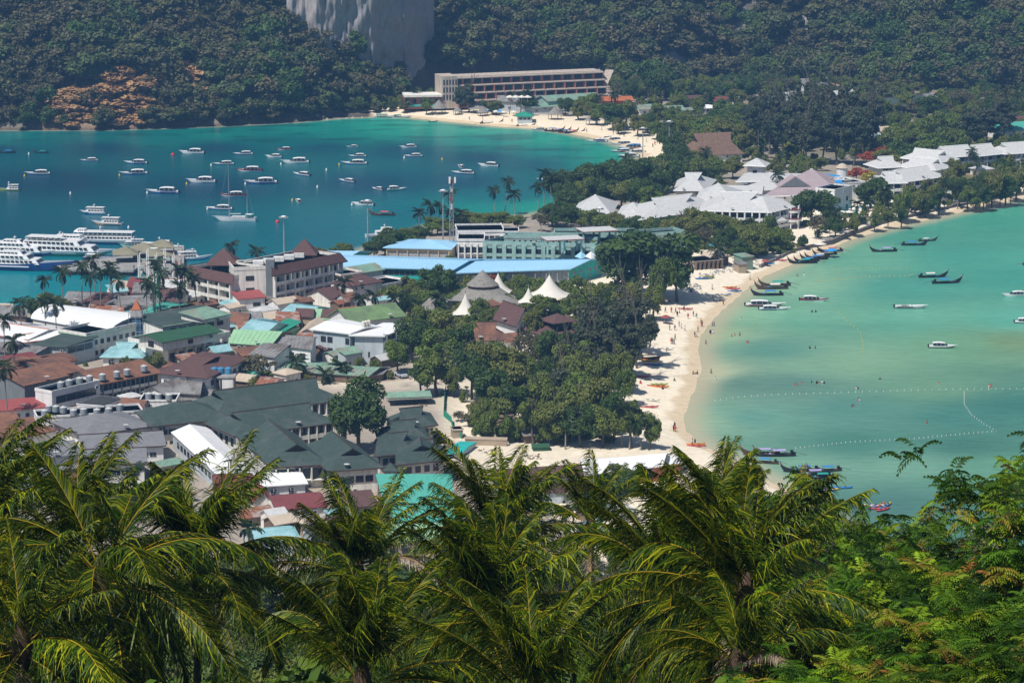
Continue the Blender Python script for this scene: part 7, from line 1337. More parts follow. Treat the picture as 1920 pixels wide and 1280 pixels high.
# ================================================================== people, kayaks
def person_mesh(name, pose, suit):
    J = {'pel':(0,0,.92),'chest':(0,0,1.28),'neck':(0,0,1.46),'head':(0,.02,1.62),'top':(0,.01,1.73)}
    st = {'stand':0.02,'walk':.22}.get(pose, .02)
    J.update({'hl':(-.1,0,.88),'kl':(-.11,st*.8,.48),'al':(-.12,st,.07),'tl':(-.12,st+.16,.03),'hr':(.1,0,.88),'kr':(.11,-st*.4,.48),'ar':(.12,-st,.07),'tr':(.12,-st+.16,.03),'sl':(-.19,0,1.40),'el':(-.25,-st*.6,1.13),'wl':(-.26,-st*.6+.08,.86),'sr':(.19,0,1.40),'er':(.25,st*.6,1.13),'wr':(.26,st*.6+.1,.86)})
    if pose == 'sit':
        for k in ('kl','kr'): J[k] = (J[k][0], .42, .42)
        for k in ('al','ar'): J[k] = (J[k][0], .55, .08)
        for k in ('tl','tr'): J[k] = (J[k][0], .70, .05)
        for k in list(J):
            if k[0] in 'pcnhstew' and k not in ('kl','kr','al','ar','tl','tr'): J[k] = (J[k][0], J[k][1], J[k][2]-.76)
    names = list(J); rad = {'pel':.15,'chest':.155,'neck':.06,'head':.10,'top':.07,'hl':.1,'kl':.065,'al':.045,'tl':.035,'hr':.1,'kr':.065,'ar':.045,'tr':.035,'sl':.065,'el':.045,'wl':.035,'sr':.065,'er':.045,'wr':.035}
    E = [('pel','chest'),('chest','neck'),('neck','head'),('head','top'),('pel','hl'),('hl','kl'),('kl','al'),('al','tl'),('pel','hr'),('hr','kr'),('kr','ar'),('ar','tr'),('chest','sl'),('sl','el'),('el','wl'),('chest','sr'),('sr','er'),('er','wr')]
    me = bpy.data.meshes.new('t'); me.from_pydata([J[k] for k in names], [(names.index(a), names.index(b)) for a, b in E], []); o = bpy.data.objects.new('t', me); COL.objects.link(o); md = o.modifiers.new('s', 'SKIN')
    for i, k in enumerate(names): me.skin_vertices[0].data[i].radius = (rad[k], rad[k]); me.skin_vertices[0].data[i].use_root = (k == 'pel')
    dg = bpy.context.evaluated_depsgraph_get(); r_ = bpy.data.meshes.new_from_object(o.evaluated_get(dg)); bpy.data.objects.remove(o); r_.name = name; r_.materials.clear(); [r_.materials.append(m) for m in (SKIN, suit, HAIR)]
    lo, hi = (.62, 1.0) if pose != 'sit' else (-.1, .26)
    top = 1.0 if hi > .5 else .25
    full = suit.name in ('cloth_white', 'shirt_black', 'cloth_red')
    for p in r_.polygons:
        z = p.center.z; p.material_index = 1 if (lo < z < (hi if not full else hi+.45)) else (2 if z > (1.66 if pose != 'sit' else .9) else 0)
    return r_
SKIN = M('skin', (.36,.20,.13), rough=.6, objvar=.35, var=.03); HAIR = M('hair', (.03,.02,.015), rough=.7); BLKC = M('shirt_black', (.02,.02,.025), rough=.8)
PM = {(ps, m.name): person_mesh('body', ps, m) for ps in ('stand','walk','sit') for m in (BLKC, CB, CR, CW, CG)}
CN = {'shirt_black':'black clothes','cloth_blue':'blue swimwear','cloth_red':'red clothes','cloth_white':'white clothes','cloth_teal':'green swimwear'}
PEO = []; rg = random.Random(11)
def person(x, y, pose='stand', suit=None, wet=False, rz=None, what=None):
    suit = suit or rg.choice([BLKC, CB, CR, CW, CG]); p = W(x, y, 0 if wet else .6); z = hz(p.x, p.y)
    if not wet:
        for _ in range(3): p = W(x, y, z); z = hz(p.x, p.y)
    zz = -.85 if wet else z
    if wet: zz = max(z, -.95) if rg.random() < .6 else -1.1
    e = link('person', PM[(pose, suit.name)], None, (p.x, p.y, zz), rg.uniform(0, 6.28) if rz is None else rz); k = rg.uniform(.95, 1.06); e.scale = (k*1.05, k*1.05, k); e['category'] = 'person'
    PEO.append((e, x, y, what or (('wading person in ' if wet else {'sit':'sitting person in ','walk':'walking person in ','stand':'standing person in '}[pose])+CN[suit.name]))); return e
z4 = lambda l: [(1160+a/4, 480+b/4) for a, b in l]
for i, (x, y) in enumerate(z4([(983,178),(702,252),(706,330),(713,337),(785,366),(490,412),(455,430),(427,430),(440,452),(350,424),(395,424),(300,437),(290,437),(520,470),(560,452),(583,466),(616,505),(620,528),(627,528),(688,594),(706,594),(594,566),(571,606),(583,606),(453,527),(470,544),(383,556),(421,556),(496,560),(393,658),(403,658),(415,662),(423,625),(703,532),(716,532),(420,1290)])): person(x, y, 'walk' if i % 2 else 'stand')
person(1263,808,'stand',BLKC); person(1266,809,'stand',CR); person(1298,834,'stand',CW); person(1303,834,'stand',BLKC)
for x, y in z4([(918,480),(847,604),(869,597),(907,597),(910,585),(962,650),(975,650),(653,660),(1450,420),(1478,420),(1434,693),(1474,693),(1320,965),(1337,970),(1375,955),(1447,948),(1487,955),(1500,955),(1527,944),(1541,954),(1783,995),(1793,995),(1795,1085),(1803,1085),(1750,1130),(1762,1130),(725,928),(693,880)]): person(x, y, 'stand', wet=True)
person(1854,725,wet=True); person(1858,725,wet=True); person(1760,720,wet=True); person(1738,793,wet=True); person(1650,711,wet=True); person(1495,518,wet=True); person(1508,516,wet=True)
for x, y in z4([(560,884),(590,884),(163,955),(418,937),(70,985),(60,990),(330,1000),(540,268),(345,350),(320,360),(375,345)]): person(x, y, 'sit')
for x, y in [(1236,270),(1228,272),(1224,276),(1240,268),(1232,268),(1196,262),(1170,256),(1150,252),(1212,266),(1100,248),(1205,262),(960,228),(905,224),(880,224),(1128,244)]: person(x, y, 'stand')
for _ in range(34): x, y = rg.uniform(250,345), rg.uniform(470,520); p = W(x, y, 2); e = person(x, y, 'stand'); e.location = (p.x, p.y, 2.0)
autolabel(PEO, '', 'people on the beaches and in the shallows', [(295,495,'the pier shelters'),(255,480,'the ferry gangway'),(330,500,'the dive boats'),(1270,590,'the beach crowd'),(1315,610,'the sand bend'),(1380,560,'the brown longtails'),(1340,560,'the upper kayaks'),(1220,700,'the lower kayaks'),(1520,718,'the middle swimming area'),(1605,728,'the float line'),(1390,600,'the speedboat shallows'),(1525,595,'the maroon speedboat'),(1200,262,'the far beach'),(950,226,'the far beach umbrellas'),(1280,820,'the lower beach'),(1850,725,'the float line right end'),(1250,604,'the red parasol'),(1500,517,'the teal longtail')])
def kayak(x, y, px, mat, rz, label, mat2=None):
    s = s_at(y); p = W(x, y, .6); z = hz(p.x, p.y); L = 4.2; root = thing('kayak', label, 'kayak', (p.x, p.y, max(z, 0)+.12), rz, 'kayaks on the sand and water'); mb = MB(); n = 12; V = []; 
    for i in range(n+1):
        t = i/n*2-1; b = .40*(1-abs(t)**2.4)+.02; u_ = .10*abs(t)**3; V += [(t*L/2,-b,.24+u_),(t*L/2,-b*.6,-.04+u_),(t*L/2,b*.6,-.04+u_),(t*L/2,b,.24+u_),(t*L/2,0,.33+u_)]
    F_ = []
    for i in range(n):
        for j in range(5): a = i*5+j; b2 = i*5+(j+1)%5; F_.append((a, b2, b2+5, a+5))
    F_ += [(4,3,2,1,0), tuple(n*5+j for j in range(5))]; mb.add(V, F_, mat); mb.obj('hull', mat, root, True)
    for x_ in (-.7,.6): mb = MB(); mb.lathe([(.34,.27),(.30,.345),(.2,.34)], 8, m=mat2 or BK, sx=1.3, sy=.7); mb.obj('seat', mat2 or BK, root, loc=(x_,0,0))
    k = 1.12; root.scale = (k,k,k)
ORK = M('kayak_orange', (.62,.20,.02), rough=.4); YEK = M('kayak_yellow', (.62,.45,.03), rough=.4); GRK = M('kayak_green', (.25,.40,.04), rough=.4); PPK = M('kayak_pink', (.50,.08,.16), rough=.4)
for i, (x, y, m, nm, rz) in enumerate([(1215,683,YEK,'yellow',.05),(1221,684.5,ORK,'orange',0),(1218,686,YEK,'second yellow',.08),(1222,692,CR,'red',.0),(1228,692.5,CB,'blue',-.05),(1236,727,GRK,'lime green',.03),(1230,730,CR,'large red',.03),(1238,731,ORK,'orange-red',0),(1368,541,ORK,'orange',.1),(1374,543,CR,'red',.05),(1377,546,CB,'lower blue',.02),(1350,555,CW,'white',0),(1357,554,CB,'nearest blue',.05),(1322,528,YEK,'yellow',1.0),(1328,529,YEK,'second yellow',.9),(1334,528,GRK,'green',1.1),(1316,531,CB,'blue',.3),(1304,833,ORK,'orange',.05),(1306,837,CR,'red',-.02),(1247,660,CW,'white',0),(1220,757,CW,'small white',0),(1218,769,CR,'low red',.1),(1463,490,CR,'red',.0),(1203,716,CR,'half-hidden red',.1),
   (1551,911,CB,'blue',.1),(1556,914,YEK,'yellow',.05),(1546,916,CV,'lilac',0),(1580,911,CB,'blue tip',.1),(1637,944,CW,'white',0),(1645,945,CV,'lilac',.3),(1652,943,ORK,'orange',1.1),(1658,947,CB,'blue',1.0),(1648,950,CR,'red',.05),(1640,949,CB,'second blue',0),(1656,952,CR,'second red',.7),(1663,943,YEK,'yellow',1.0),(1440,497,CB,'blue',.2),(1285,585,CR,'lone red',0)]):
    where = 'on the upper sand by the trees' if y < 560 and x < 1400 else 'on the lower sand below the casuarinas' if y < 770 and x < 1260 else 'on the sand near two people at the bottom of the beach' if x < 1320 and y > 800 else 'in the floating kayak bunch near the treetops' if x > 1620 else 'behind the leafy branches by the lower shore' if x > 1530 else 'by the beached longtail row'
    kayak(x, y, 28, m, rz, f'{nm} kayak {where}')
# ================================================================== the near slope: big palms, feathery trees, shrubs
def rampmat(name, stops, rough=.4, trans=.3, spec=.35, objvar=.25):
    m, n = newmat(name); L = n.links; o = n.nodes.new('ShaderNodeOutputMaterial'); b = n.nodes.new('ShaderNodeBsdfPrincipled'); b.inputs['Roughness'].default_value = rough; b.inputs['Specular IOR Level'].default_value = spec
    at = n.nodes.new('ShaderNodeAttribute'); at.attribute_name = 'v'; r = n.nodes.new('ShaderNodeValToRGB'); e = r.color_ramp.elements; e[0].position = stops[0][0]; e[0].color = (*stops[0][1], 1); e[1].position = stops[-1][0]; e[1].color = (*stops[-1][1], 1)
    for p, c in stops[1:-1]: q = e.new(p); q.color = (*c, 1)
    L.new(at.outputs['Fac'], r.inputs[0]); oi = n.nodes.new('ShaderNodeObjectInfo'); mr = n.nodes.new('ShaderNodeMapRange'); mr.inputs[3].default_value = 1-objvar; mr.inputs[4].default_value = 1+objvar; L.new(oi.outputs['Random'], mr.inputs[0])
    mu = n.nodes.new('ShaderNodeMix'); mu.data_type = 'RGBA'; mu.blend_type = 'MULTIPLY'; mu.inputs[0].default_value = 1; L.new(r.outputs[0], mu.inputs[6]); L.new(mr.outputs[0], mu.inputs[7]); L.new(mu.outputs[2], b.inputs['Base Color'])
    t = n.nodes.new('ShaderNodeBsdfTranslucent'); L.new(mu.outputs[2], t.inputs['Color']); ms = n.nodes.new('ShaderNodeMixShader'); ms.inputs[0].default_value = trans; L.new(b.outputs[0], ms.inputs[1]); L.new(t.outputs[0], ms.inputs[2]); L.new(ms.outputs[0], o.inputs[0]); return m
FPM = rampmat('palm_leaf', [(0,(.006,.020,.002)),(.3,(.038,.086,.004)),(.5,(.15,.19,.005)),(.64,(.44,.42,.012)),(.85,(.36,.30,.02)),(1,(.46,.32,.02))], rough=.42, spec=.22)
FPD = rampmat('dry_palm_leaf', [(0,(.16,.10,.06)),(.6,(.42,.34,.26)),(1,(.35,.22,.10))], trans=.1)
TRK = M('palm_trunk', (.17,.145,.115), rough=.95, var=.35, scale=3, bump=.6); COCO = M('coconut', (.40,.28,.03), rough=.5, var=.2, scale=3); HUSK = M('palm_fibre', (.09,.06,.04), rough=1, var=.3, scale=4)
ELS = [1.42,1.3,1.15,1.0,.8,.6,.4,.15,-.15,-.5]
FR = {}
for i, el in enumerate(ELS):
    for k in range(2):
        V, F_, v = frond(900+i*7+k*3, L=random.uniform(4.2,5.0), nl=118, lw=.036, ll=1.28, mw=.42, wild=1.25, el=el, droop=random.uniform(.55,1.0) if el > .9 else random.uniform(.9,1.3) if el > .5 else random.uniform(.8,1.1), twist=random.uniform(-1,1)); FR[(i,k)] = npmesh('frond', V, F_, FPM, v=v)
V, F_, v = frond(990, L=4.2, nl=60, lw=.05, ll=.8, el=-.9, droop=.5, dead=True); FDEAD = npmesh('dead_frond', V, F_, FPD, v=v)
V, F_, v = frond(991, L=4.6, nl=70, lw=.05, ll=.8, el=.9, droop=1.6, dead=True); FDEAD2 = npmesh('dead_frond', V, F_, FPD, v=v)
def big_palm(px, py, dst, label, size=1.0, nf=26, seed=0, dead=2, nuts=0, lean=(0,0), up=.0):
    rg = random.Random(seed+40); hub = D(px, py, dst); gx_, gy_ = hub.x+lean[0], hub.y+lean[1]; gz = hz(gx_, gy_); root = thing('coconut_palm', label, 'palm tree', (gx_, gy_, gz), 0, 'big palms on the near slope'); h = hub-root.location
    mb = MB(); n = 12; pts = []
    for i in range(n+1): t = i/n; q = t*t*(3-2*t)*.5+t*.5; pts.append(Vector((h.x*q, h.y*q, -.5+(h.z+.3)*t)))
    mb.tube(pts, [.20-.08*i/n+(.05 if i == 0 else 0) for i in range(n+1)], 10, TRK); mb.obj('trunk', TRK, root, True)
    mb = MB(); mb.lathe([(.13,-.6),(.26,-.25),(.30,.1),(.2,.5),(.06,1.0)], 9, m=HUSK); mb.obj('crownshaft', HUSK, root, True, tuple(h))
    nf += 5
    for i in range(nf):
        t = i/nf; el = (1.47-.6*t/.46 if t < .46 else .62-1.35*(t-.46)/.54)+up+rg.uniform(-.08,.08); k = min(range(len(ELS)), key=lambda q: abs(ELS[q]-el)); o = link('frond', FR[(k, rg.randint(0,1))], root, (h.x, h.y, h.z+.25-.35*t), i*2.399+rg.uniform(-.25,.25)+seed); s_ = size*(rg.uniform(.74,.96) if t < .46 else rg.uniform(.85,1.1)); o.scale = (s_,)*3; o.rotation_euler = (rg.uniform(-.3,.3), rg.uniform(-.15,.15)+(el-ELS[k])*-.5, o.rotation_euler[2])
    for i in range(dead): o = link('dead_frond', FDEAD if i % 2 == 0 else FDEAD2, root, tuple(h), rg.uniform(3.6,5.6) if i % 2 == 0 else rg.uniform(0,6.28)); o.scale = (size*.85,)*3; o['label'] = 'withered brown frond'
    for i in range(nuts): a = rg.uniform(3.6,5.9); mb = MB(); mb.lathe([(.02,-.17),(.11,-.12),(.15,0),(.12,.12),(.03,.17)], 9, m=COCO); mb.obj('coconut', COCO, root, True, (h.x+.35*math.cos(a), h.y+.35*math.sin(a), h.z-.25-rg.uniform(0,.4)))
    return root
big_palm(150,1062,86,'large coconut palm second from the left with upright wind-blown fronds over grey roofs',1.1,28,1,1,0,(1,.5),.1)
big_palm(190,1095,74,'coconut palm with long yellow-ribbed fronds arching right, lower left',1.2,16,2,1,2,(.6,.4),-.35)
big_palm(372,1072,90,'coconut palm in front of the diagonal white roof, tips reaching the grey roofs',1.12,28,3,2,0,(-.5,.5),.1)
big_palm(672,1090,92,'coconut palm with a bunch of yellow coconuts and withered grey fronds',1.0,26,4,4,9,(.3,.3))
big_palm(930,1022,96,'coconut palm in front of the bright sea-green roof, fronds against the sandy yard',1.0,26,5,1,0,(.8,.4),.05)
big_palm(1108,1000,108,'slender palm with two upright fronds right of centre, before the white long roof',.85,13,6,1,0,(.5,.5),.15)
big_palm(1352,1008,92,'palm with a tall upright spear of fronds against the lower beach',.9,16,7,1,0,(.3,.3),.15)
big_palm(1398,1135,70,'largest dark palm right of centre with heavy drooping fronds',1.02,30,8,1,0,(-.4,.3),0)
big_palm(1255,1120,74,'palm left of the largest dark palm with a long arching yellow rib',1.0,24,9,1,0,(-.6,.4),-.05)
big_palm(915,1165,76,'low centre palm fanning upward between two taller palms',1.0,26,10,1,0,(.2,.5),.1)
big_palm(-45,1015,80,'coconut palm cut by the left edge of the view',1.0,24,11,1,0,(-.5,.3))
big_palm(680,1300,66,'palm whose pale-tipped fronds rise from the bottom edge, left of centre',.95,20,15,1,0,(.1,.3),.1)
big_palm(1385,1262,66,'small palm at the bottom edge with one bright hanging frond',.75,16,16,2,0,(.2,.3),-.2)
big_palm(1000,1330,62,'palm tops just above the bottom edge in the centre',.9,18,17,0,0,(.1,.3),.1)
big_palm(40,1220,70,'dark palm in the lower left corner',.95,20,18,1,0,(-.2,.3),-.1)
# ---- feathery leguminous trees
FEA = rampmat('feathery_leaf', [(0,(.010,.036,.003)),(.45,(.062,.145,.006)),(.8,(.21,.33,.012)),(.93,(.20,.18,.02)),(1,(.22,.09,.02))], rough=.6, trans=.35, spec=.2, objvar=.35)
SHB = rampmat('shrub_leaf', [(0,(.03,.08,.008)),(.5,(.08,.16,.012)),(1,(.20,.28,.02))], rough=.5, trans=.35, spec=.3, objvar=.15)
def feather_leaf(rg):
    """one twice-cut leaf along +X, 0.5 m, drooping at the tip"""
    V = []; F_ = []; L = .55; n = 7
    for i in range(n):
        t = (i+.7)/n; x = L*t; z = .06*math.sin(t*2)-.22*t*t
        for s in (-1,1):
            l = .21*math.sin(math.pi*(.2+.75*t))*rg.uniform(.85,1.1); a = np.array([.45,s*.85,-.15]); a /= np.linalg.norm(a); p = np.array([x,0,z]); w = .034; d = np.array([1,0,-.3*t]); k = len(V)
            e = p+a*l+np.array([0,0,-.04]); m = p+a*l*.55; V += [p-d*w*.5, m-d*w, e, m+d*w]; F_.append((k,k+1,k+2,k+3))
    k = len(V); V += [np.array([0,-.006,0]), np.array([L,0,-.16]), np.array([L,.004,-.16]), np.array([0,.006,0])]; F_.append((k,k+1,k+2,k+3)); return np.array(V), np.array(F_)
def feather_tree(seed, H_=7.5, W_=5.0, nros=170, lpr=9):
    rg = np.random.default_rng(seed); mb = MB(); ends = branches(mb, (0,0,-.5), (rg.normal(0,.05), rg.normal(0,.05), 1), H_*.42, .11, rg, 4, 6, .62, .42); tr = mb.mesh('trunk', BARK)
    P = np.array([tuple(e) for e in ends]); P[:,2] *= 1; tips = [p for p in P]
    while len(tips) < nros:
        b = P[rg.integers(len(P))]; q = b*(1-.0)+rg.normal(0,[.75,.75,.45]); tips.append(q)
    tips = tips[:nros]; Vs = []; Fs = []; vs = []; k = 0; LF = [feather_leaf(rg) for _ in range(5)]
    for p in tips:
        tv = rg.uniform(0,.85); hot = rg.random() < .13; m = int(lpr*rg.uniform(.7,1.3)); a0 = rg.uniform(0,6.28)
        for j in range(m):
            V, F_ = LF[rg.integers(5)]; V = V*rg.uniform(.8,1.25); V = rotY(V, rg.uniform(-.65,.35)); V = rotZ(V, a0+j*6.28/m+rg.uniform(-.2,.2)); Vs.append(V+p+np.array([0,0,rg.uniform(-.1,.1)])); Fs.append(F_+k); vs.append(np.full(len(V), min(.88, tv+rg.uniform(-.1,.15)) if not hot else rg.uniform(.85,1))); k += len(V)
    return tr, npmesh('crown', np.concatenate(Vs), np.concatenate(Fs), FEA, v=np.clip(np.concatenate(vs), 0, 1)), P[:,2].max(), np.percentile(np.hypot(P[:,0]-P[:,0].mean(), P[:,1]-P[:,1].mean()), 90)*2, P[:,0].mean(), P[:,1].mean(), math.atan2(P[P[:,2].argmax(),1]-P[:,1].mean(), P[P[:,2].argmax(),0]-P[:,0].mean())
FT = [feather_tree(500, nros=120), feather_tree(501, nros=135), feather_tree(502, nros=150), feather_tree(503, nros=60, lpr=8), feather_tree(504, nros=170), feather_tree(507, nros=100, lpr=8)]
for i, (px, py, dst, w, k, lb) in enumerate([(1840,872,76,5.0,5,'open-branched feathery tree standing highest at the right, sky-like water showing through'),(1960,915,72,5.5,5,'feathery tree cut by the right edge'),(1590,888,88,3.6,3,'thin feathery tree with few twigs in front of the lower longtail boats'),(1490,925,96,4.5,2,'yellow-green feathery tree just right of the tall palm spear'),(1655,1045,84,5,2,'feathery treetop at the water line left of the grey boulder'),(1735,1020,82,5,4,'rounded feathery crown beside the floating kayak bunch'),(1560,1030,88,5,4,'feathery tree behind the drooping palm fronds at right'),(1790,1030,74,5.5,4,'broad feathery tree below the open-branched one'),(1880,1010,70,5.5,2,'feathery tree near the right edge under the tall one'),(1650,1070,76,5.2,4,'feathery tree with rusty seed pods in the middle of the right thicket'),(1545,1120,80,5,2,'dark feathery tree touching the big palm’s hanging fronds'),(1745,1110,68,5,2,'feathery tree with rust-brown pods, lower right thicket'),(1865,1120,63,5,4,'feathery tree in the lower right, near the edge'),(1615,1180,68,4.8,4,'feathery tree under the right thicket’s middle'),(1710,1205,61,4.8,2,'feathery tree close to the bottom edge at right'),(1810,1215,58,4.8,1,'bright feathery crown at the bottom right'),(1915,1215,56,4.8,2,'feathery crown in the bottom right corner'),(1480,1200,72,4.8,1,'feathery tree beside the small bottom-edge palm'),(1545,1245,62,4.6,4,'low feathery crown at the bottom, right of the hanging frond'),(1440,990,104,5,2,'yellow-green feathery crown peeping behind the largest palm'),(1470,1080,90,5,1,'shaded feathery tree behind the largest palm'),(1820,960,92,4.5,1,'small feathery crown beyond the open-branched tree'),(1600,1005,100,4.5,4,'bright feathery clump behind the thin tree'),(1330,1225,76,4.5,1,'shaded feathery tree between the palms near the bottom')]):
    tr, cr, hh0, ww0, mx_, my_, az_ = FT[k]; top = D(px, py, dst); g_ = hz(top.x, top.y); Ht = max(4.0, top.z-g_); root = thing('feathery_tree', lb, 'tree', (top.x, top.y, g_), (-az_+.3 if i == 0 else random.uniform(0,6.28)), 'feathery trees at the lower right'); a = w/ww0*.92; b = Ht/(hh0+.35); o = link('crown', cr, root, (-mx_*a,-my_*a,0)); o.scale = (a,a,b); o = link('trunk', tr, root, (-mx_*a,-my_*a,0)); o.scale = (a,a,b)
def shrubmesh(seed):
    rg = np.random.default_rng(seed); n = 5200; lobes = 16; u = rg.normal(0,1,(lobes,3)); u /= np.linalg.norm(u, axis=1)[:,None]; C = u*np.array([1.6,1.6,.8])*rg.random(lobes)[:,None]**.4; C[:,2] = abs(C[:,2])+.8
    k = rg.integers(0, lobes, n); q = rg.normal(0,1,(n,3)); q[:,2] += .4; q /= np.linalg.norm(q, axis=1)[:,None]; P = C[k]+q*(.35+.35*rg.random(n))[:,None]*rg.uniform(.8,1.2,lobes)[k][:,None]; V, F_ = leaves(P, q+np.array([0,0,.8]), .15, rg, 1.5, .5); return npmesh('crown', V, F_, SHB, v=np.repeat(np.clip(.1+.6*rg.random(n)+.3*rg.random(lobes)[k],0,1), 4))
SH = [shrubmesh(600+i) for i in range(2)]; mb = MB(); 
for k in range(6): a = k*1.05; mb.tube([(0,0,-.4),(.5*math.cos(a),.5*math.sin(a),.9),(1.1*math.cos(a),1.1*math.sin(a),1.6)], [.05,.035,.015], 5, BARK)
SST = mb.mesh('stem', BARK)
SHL = []
for i, (px, py, dst) in enumerate([(470,1195,86),(520,1210,80),(575,1215,86),(610,1250,78),(450,1240,74),(540,1260,70),(20,1180,84),(90,1210,80),(240,1215,82),(310,1245,76),(60,1265,66),(270,1275,66),(800,1100,110),(745,1190,92),(820,1225,80),(1000,1120,104),(1060,1215,86),(1160,1245,78),(1210,1265,70),(640,1270,70),(860,1270,66),(1480,1262,62),(1640,1262,56),(1300,1190,86),(990,1040,120),(860,1060,118),(1190,1080,112),(700,1170,104),(180,1240,76),(390,1215,84)]):
    top = D(px, py, dst); g_ = hz(top.x, top.y); e = thing('shrub', '', 'shrub', (top.x, top.y, g_), i*1.3); Ht = max(1.6, top.z-g_); o = link('crown', SH[i % 2], e); s_ = min(Ht/2.4, 1.6); o.scale = (s_*1.15, s_*1.15, Ht/2.4); o = link('stem', SST, e); o.scale = (s_, s_, Ht/2.4); SHL.append((e, px, py, 'bright green'))
LMF = [(160,1040,'the second palm from the left'),(380,1060,'the palm before the diagonal white roof'),(672,1080,'the palm bearing coconuts'),(930,1030,'the palm before the sea-green roof'),(1115,1000,'the slender twin-frond palm'),(1390,1080,'the largest dark palm'),(915,1200,'the low centre palm'),(1650,1150,'the feathery thicket'),(560,1240,'the gap at the bottom left of centre'),(40,1230,'the lower left corner palm')]
autolabel(SHL, 'shrub', 'shrubs under the near palms', LMF)
# boulder showing through the feathery tree
for px, py, r_, lb in ((1842,1012,.5,'grey boulder showing through the open-branched feathery tree'),(1862,1040,.4,'smaller pale boulder behind the feathery twigs at right'),(1850,1112,.5,'grey rock between feathery trees at lower right')):
    p = D(px, py, 96); g0_ = hz(p.x, p.y); col_ = MB(); col_.tube([(p.x, p.y, g0_-1), (p.x, p.y, p.z-r_*.3)], [r_*1.3, r_*.8], 7, M('boulder_stone', (.24,.22,.20), rough=.9, var=.3, scale=1.2, bump=.6)); bm_ = MB(); rgb = np.random.default_rng(int(px)); prof = []; n = 10; V = []; 
    for i in range(7):
        for k in range(n): ph = math.pi*i/6; th = 2*math.pi*k/n; q = r_*(1+rgb.uniform(-.18,.18)); V.append((q*math.sin(ph)*math.cos(th), q*math.sin(ph)*math.sin(th), q*1.3*math.cos(ph)))
    F_ = [(i*n+k, (i+1)*n+k, (i+1)*n+(k+1)%n, i*n+(k+1)%n) for i in range(6) for k in range(n)]; bm_.add(V, F_); g_ = hz(p.x, p.y); o = bm_.obj('boulder', M('boulder_stone', (.24,.22,.20), rough=.9, var=.3, scale=1.2, bump=.6), None, False, (p.x, p.y, p.z)); o.scale = (1.2,1,1); tag(o, lb, 'boulder'); cr_ = col_.obj('rock_base', M('boulder_stone', (0,0,0)), o); cr_.matrix_parent_inverse = Matrix.Translation(o.location).inverted()
# ---- wood between the near slope and the town
pts = []; rg = random.Random(77)
for y in np.arange(125, 625, 6.2):
    hw = .205*y+26
    xs = np.arange(-hw, hw, 6.4); xs = xs+rng.uniform(-2.6,2.6,len(xs)); yv = y+rng.uniform(-2.6,2.6,len(xs)); zs = H(xs, yv)
    for xx, yy, z in zip(xs, yv, zs):
        if z < .9: continue
        w = rg.uniform(5,9) if yy > 200 else rg.uniform(2.5,4.5); qx, qy = pj(xx, yy, z+w*.9)
        if qy < (1045 if qx < 1150 else 985 if qx < 1290 else 925): continue
        pts.append((xx, yy, z, rg.choice(['green','green','dark','light','green','dry']), w, 1.0))
scatter('near_wood', pts, 'mixed green wood on the flat and slope below the big palms')
for i, (x, yc, yb) in enumerate([(30,905,1000),(120,1000,1060),(470,990,1060),(590,1000,1070),(640,905,960),(700,1010,1080),(870,985,1060),(1010,930,985),(1060,960,1020),(1240,930,985),(1300,900,950),(260,880,935),(1330,950,1010)]):
    p = W(x, yb, 2); s = s_at(yb); e = palm((p.x, p.y, max(hz(p.x,p.y),1)), (yb-yc)/s/cp, 7.2, label='mid-distance coconut palm behind the near palms, '+ORD[sorted([30,120,470,590,640,700,870,1010,1060,1240,1300,260,1330]).index(x)], group='mid-distance palms')
put('dark',1405,868,935,60)['label'] = 'dense round dark tree at the lower shore beside the tall palm spear'; put('dark',1385,880,940,44)['label'] = 'dark tree left of the dense round one at the lower shore'

